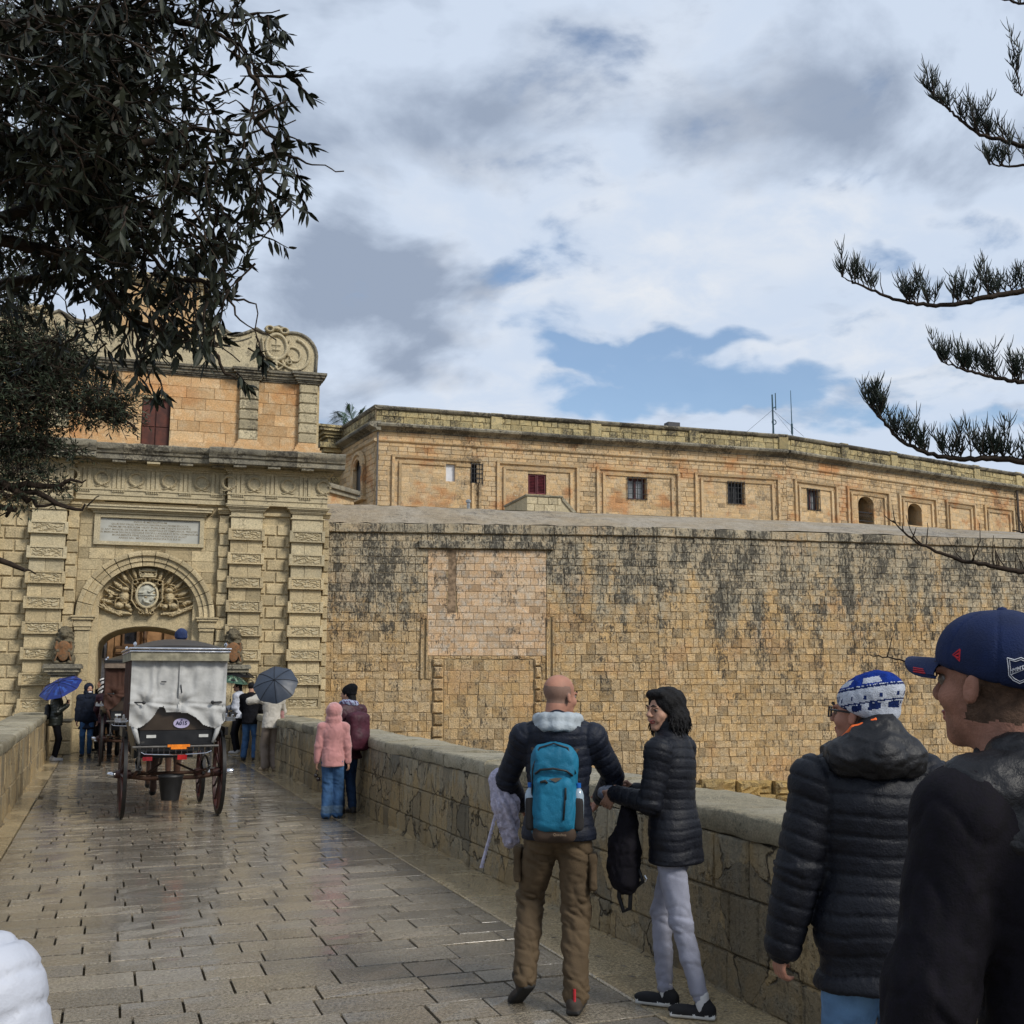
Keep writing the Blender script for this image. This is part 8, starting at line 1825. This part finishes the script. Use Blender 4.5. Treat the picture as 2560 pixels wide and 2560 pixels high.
    k = (nx + 1) * (ny + 1); F = [(i * (ny + 1) + j, (i + 1) * (ny + 1) + j, (i + 1) * (ny + 1) + j + 1, i * (ny + 1) + j + 1) for i in range(nx) for j in range(ny)]; F += [tuple(k + q for q in f[::-1]) for f in F]
    F += [(i * (ny + 1), k + i * (ny + 1), k + (i + 1) * (ny + 1), (i + 1) * (ny + 1)) for i in range(nx)] + [(i * (ny + 1) + ny, (i + 1) * (ny + 1) + ny, k + (i + 1) * (ny + 1) + ny, k + i * (ny + 1) + ny) for i in range(nx)] + [(j, j + 1, k + j + 1, k + j) for j in range(ny)] + [(nx * (ny + 1) + j, k + nx * (ny + 1) + j, k + nx * (ny + 1) + j + 1, nx * (ny + 1) + j + 1) for j in range(ny)]
    m.add(V, F); m.build('roof', roofm, c, smooth=40)
    m = MB(); loop = [(-.59, -.52), (.59, -.52), (.59, 1.46), (-.59, 1.46)]
    m.tube([(x, y, 2.03) for x, y in loop + loop[:1]], .013, 6); m.tube([(x * .985, y, 1.995) for x, y in loop + loop[:1]], .010, 6); m.build('roof_rail', chrome if plate else black_p, c)
    for x, y in loop: m = MB(); m.lathe([(.010, 2.03), (.012, 2.06), (.022, 2.075), (.018, 2.095), (0, 2.11)], 8, (x * .90, y + (.02 if y < 0 else -.02), 0)); m.build('finial', chrome, c)
    for nm, (a, b, cc, d_) in (('rear', (-.575, .575, -.51, -.50)), ('front', (-.575, .575, 1.44, 1.45)), ('left', (-.575, -.565, -.50, 1.44)), ('right', (.565, .575, -.50, 1.44))): m = MB(); m.box(a, b, cc, d_, 1.885, 1.99); m.build('valance', cfr, c)
    # two rear curtains, tied back low, plus the sides
    ZX = [-.56, -.46, -.38, -.30, -.26, -.22, -.17, -.13, .0, .12, .22, .30, .38, .46, .56]; ZB_ = [1.12, 1.08, 1.12, 1.20, 1.25, 1.33, 1.34, 1.27, 1.27, 1.255, 1.20, 1.12, 1.09, 1.07, 1.15]
    msk = lambda u, v: v > np.interp(u, ZX, ZB_)
    curtain(c, -.555, .015, 1.06, 1.90, -.42, cm, 3, (-.40, 1.385), mask=msk); curtain(c, .0, .565, 1.06, 1.90, -.425, cm, 8, (.04, 1.385), mask=msk)
    for s in (-1, 1):
        m = MB(); m.tube([(s * .50, -.36, 1.12), (s * .47, -.39, 1.02), (s * .43, -.38, .90)], [.055, .05, .028], 8, True, flat=.6); m.build('curtain_tail', cm, c, smooth=True)
        m = MB(); m.tube([(s * .38 - (.0 if s < 0 else -.02), -.47, 1.385), (s * .50, -.44, 1.39), (s * .56, -.34, 1.37)], .010, 6); m.lathe([(0, -.49), (.022, -.485), (.022, -.46), (0, -.455)], 10, (s * .40, 0, 1.385), 'y'); m.build('tie_strap', black_p, c)
        curtain(c, -.42, 1.25, 1.16, 1.92, 0, cm if s > 0 else canvas_b, 11 + s, None, 'side_curtain', (s * .548, s))
        m = MB(); m.lathe([(0, -.36), (.052, -.355), (.052, -.34), (0, -.335)], 12, (s * .47, 0, 1.13), 'y'); m.build('panel_scroll', black_p, c)
        m = MB(); m.prism([(-.45, 1.05), (-.1, .98), (.35, 1.0), (.45, 1.18), (.35, 1.28), (.05, 1.20), (-.3, 1.28), (-.5, 1.2)] if 0 else [(-.30, .98), (.30, .98), (.34, 1.08), (-.34, 1.08)], s * .60 - .02, s * .60 + .02, 'x'); m.build('mudguard', black_p, c)
    m = MB(); m.lathe([(0, -.36), (.03, -.355), (.03, -.335), (0, -.33)], 12, (-.195, 0, 1.375), 'y'); m.build('top_scroll', black_p, c)
    if lit == 1:
        m = MB(); m.box(-.21, -.15, -.450, -.444, 1.625, 1.64); m.tube([(.02, -.455, 1.60), (.035, -.46, 1.50)], .006, 5); m.build('canvas_marks', black_p, c)
    for s in (-1, 1): m = MB(); m.tube([(s * .28, 1.9, .62), (s * .34, 2.6, .78), (s * .30, 3.9, .95)], .022, 7); m.build('shaft', wheelp, c, smooth=True)
    return c
cpos = (.80, 14.75, .006)
car1 = carriage(cpos, R(2), 'covered carriage with grey white canvas curtains and plate A015', canvas, fringe, True, 1)
bk_ = MB(); bk_.lathe([(0, 0), (.105, 0), (.145, .27), (.155, .28), (.148, .30), (.135, .29), (.09, .02), (0, .02)], 18); o = bk_.build('bucket', simple('black_rubber_bucket', (.012, .012, .013), .55, .4), smooth=40); o.location = (.78, 14.55, .22); tag(o, 'black rubber bucket hung under the axle of the nearest carriage', 'bucket')
car2 = carriage((.50, 23.9, .006), R(1), 'covered carriage with dark brown curtains ahead of the grey curtained one', canvas_b, simple('pale_brown_valance', (.16, .12, .09), .8), False, 0)
hide = [simple('bay_horse_coat', (.055, .022, .012), .5, .4, 0, .3, 4, sheen=.2), simple('dark_horse_coat', (.018, .012, .010), .5, .4, 0, .3, 4)]
def horse(loc, rz, label, m_):
    e = empty('horse', loc, rz, label, 'horse', 'horses pulling the carriages'); s = SDF(.07)
    s.ell((0, .45, 1.18), (.27, .36, .33)); s.ell((0, -.05, 1.14), (.28, .45, .30)); s.ell((0, -.50, 1.20), (.28, .34, .32)); s.chain([(0, .62, 1.30), (0, .88, 1.62), (0, 1.02, 1.86)], [.23, .16, .13]); s.chain([(0, 1.0, 1.90), (0, 1.22, 1.76), (0, 1.40, 1.58)], [.125, .10, .07], k=.04); s.ell((0, 1.42, 1.56), (.065, .08, .07), k=.03)
    for x in (-1, 1):
        s.chain([(x * .15, .55, 1.05), (x * .15, .56, .82), (x * .14, .54, .52), (x * .14, .54, .14), (x * .14, .60, .06)], [.14, .095, .055, .042, .055], k=.05); s.chain([(x * .16, -.52, 1.10), (x * .17, -.48, .80), (x * .16, -.72, .56), (x * .16, -.66, .14), (x * .16, -.60, .06)], [.20, .13, .06, .045, .055], k=.05); s.ell((x * .07, 1.0, 2.02), (.03, .025, .07), k=.02)
    def mid_(c): return (c[:, 2] < .075).astype(int)
    solid('body', s, .022, [m_, blackn], e, midf=mid_)
    s = SDF(.04); s.chain([(0, -.80, 1.38), (0, -.90, 1.20), (0, -.92, .90), (0, -.88, .62)], [.05, .08, .09, .03]); solid('tail', s, .02, blackh, e, folds(.01, 20)); s = SDF(.03); s.chain([(0, .50, 1.55), (0, .76, 1.82), (0, .95, 2.02)], [.03, .05, .04]); solid('mane', s, .02, blackh, e, folds(.012, 20))
    mm = MB()
    for (y, r_, z) in ((.62, .30, 1.22), (.0, .31, 1.14), (-.72, .30, 1.15)): mm.tube([(r_ * 1.02 * math.cos(t), y, z + (r_ + .03) * math.sin(t)) for t in np.linspace(0, 6.28, 20)], .014, 5)
    mm.build('harness', blackn, e); return e
horse((.82, 17.9, .006), R(2), 'bay horse in front of the nearest carriage, legs seen beneath it', hide[0]); horse((.42, 27.1, .006), R(0), 'dark horse ahead of the brown curtained carriage in the gate', hide[1])
def seated(car, x, label, hat, top):
    p = car.matrix_basis @ Vector((x, 1.72, .68)); e, I = person(tuple(p), car.rotation_euler.z, label, H=1.66, res=.016, seat=1, bulk=.02, top=top, jk=1, hem=.78, trm=tights, hands=[(-.15, .38, 1.05), (.15, .38, 1.05)], lean=.02); return e, I
dr, I = seated(car1, .20, 'driver in dark blue woollen hat, showing above the nearest carriage roof', 0, navyk); beanie(dr, I, simple('blue_knit_hat', (.02, .035, .10), .9), .009)
dr2, I = seated(car2, .05, 'driver in black bowler hat above the second carriage roof', 0, bknit)
def bw_(s): s.ell((0, -.01, .075), (.088, .105, .085)); s.ell((0, -.01, .035), (.125, .155, .014), k=.01); s.ell((0, .0, -.05), (.08, .1, .08), k=.008, op='-')
headpart('bowler_hat', dr2, I, bw_, .009, bknit)
# a loose slate on the left edge of the paving
sl_ = atZ(42, 1960, .02); m = MB(); block(m, lambda u, w, v: (u, v, w), -.14, .14, -.06, .06, .02, back=0, ch=.006); o = m.build('loose_stone', M['slab'], fix=False); o.location = sl_; tag(o, 'flat loose stone lying by the left parapet', 'stone')
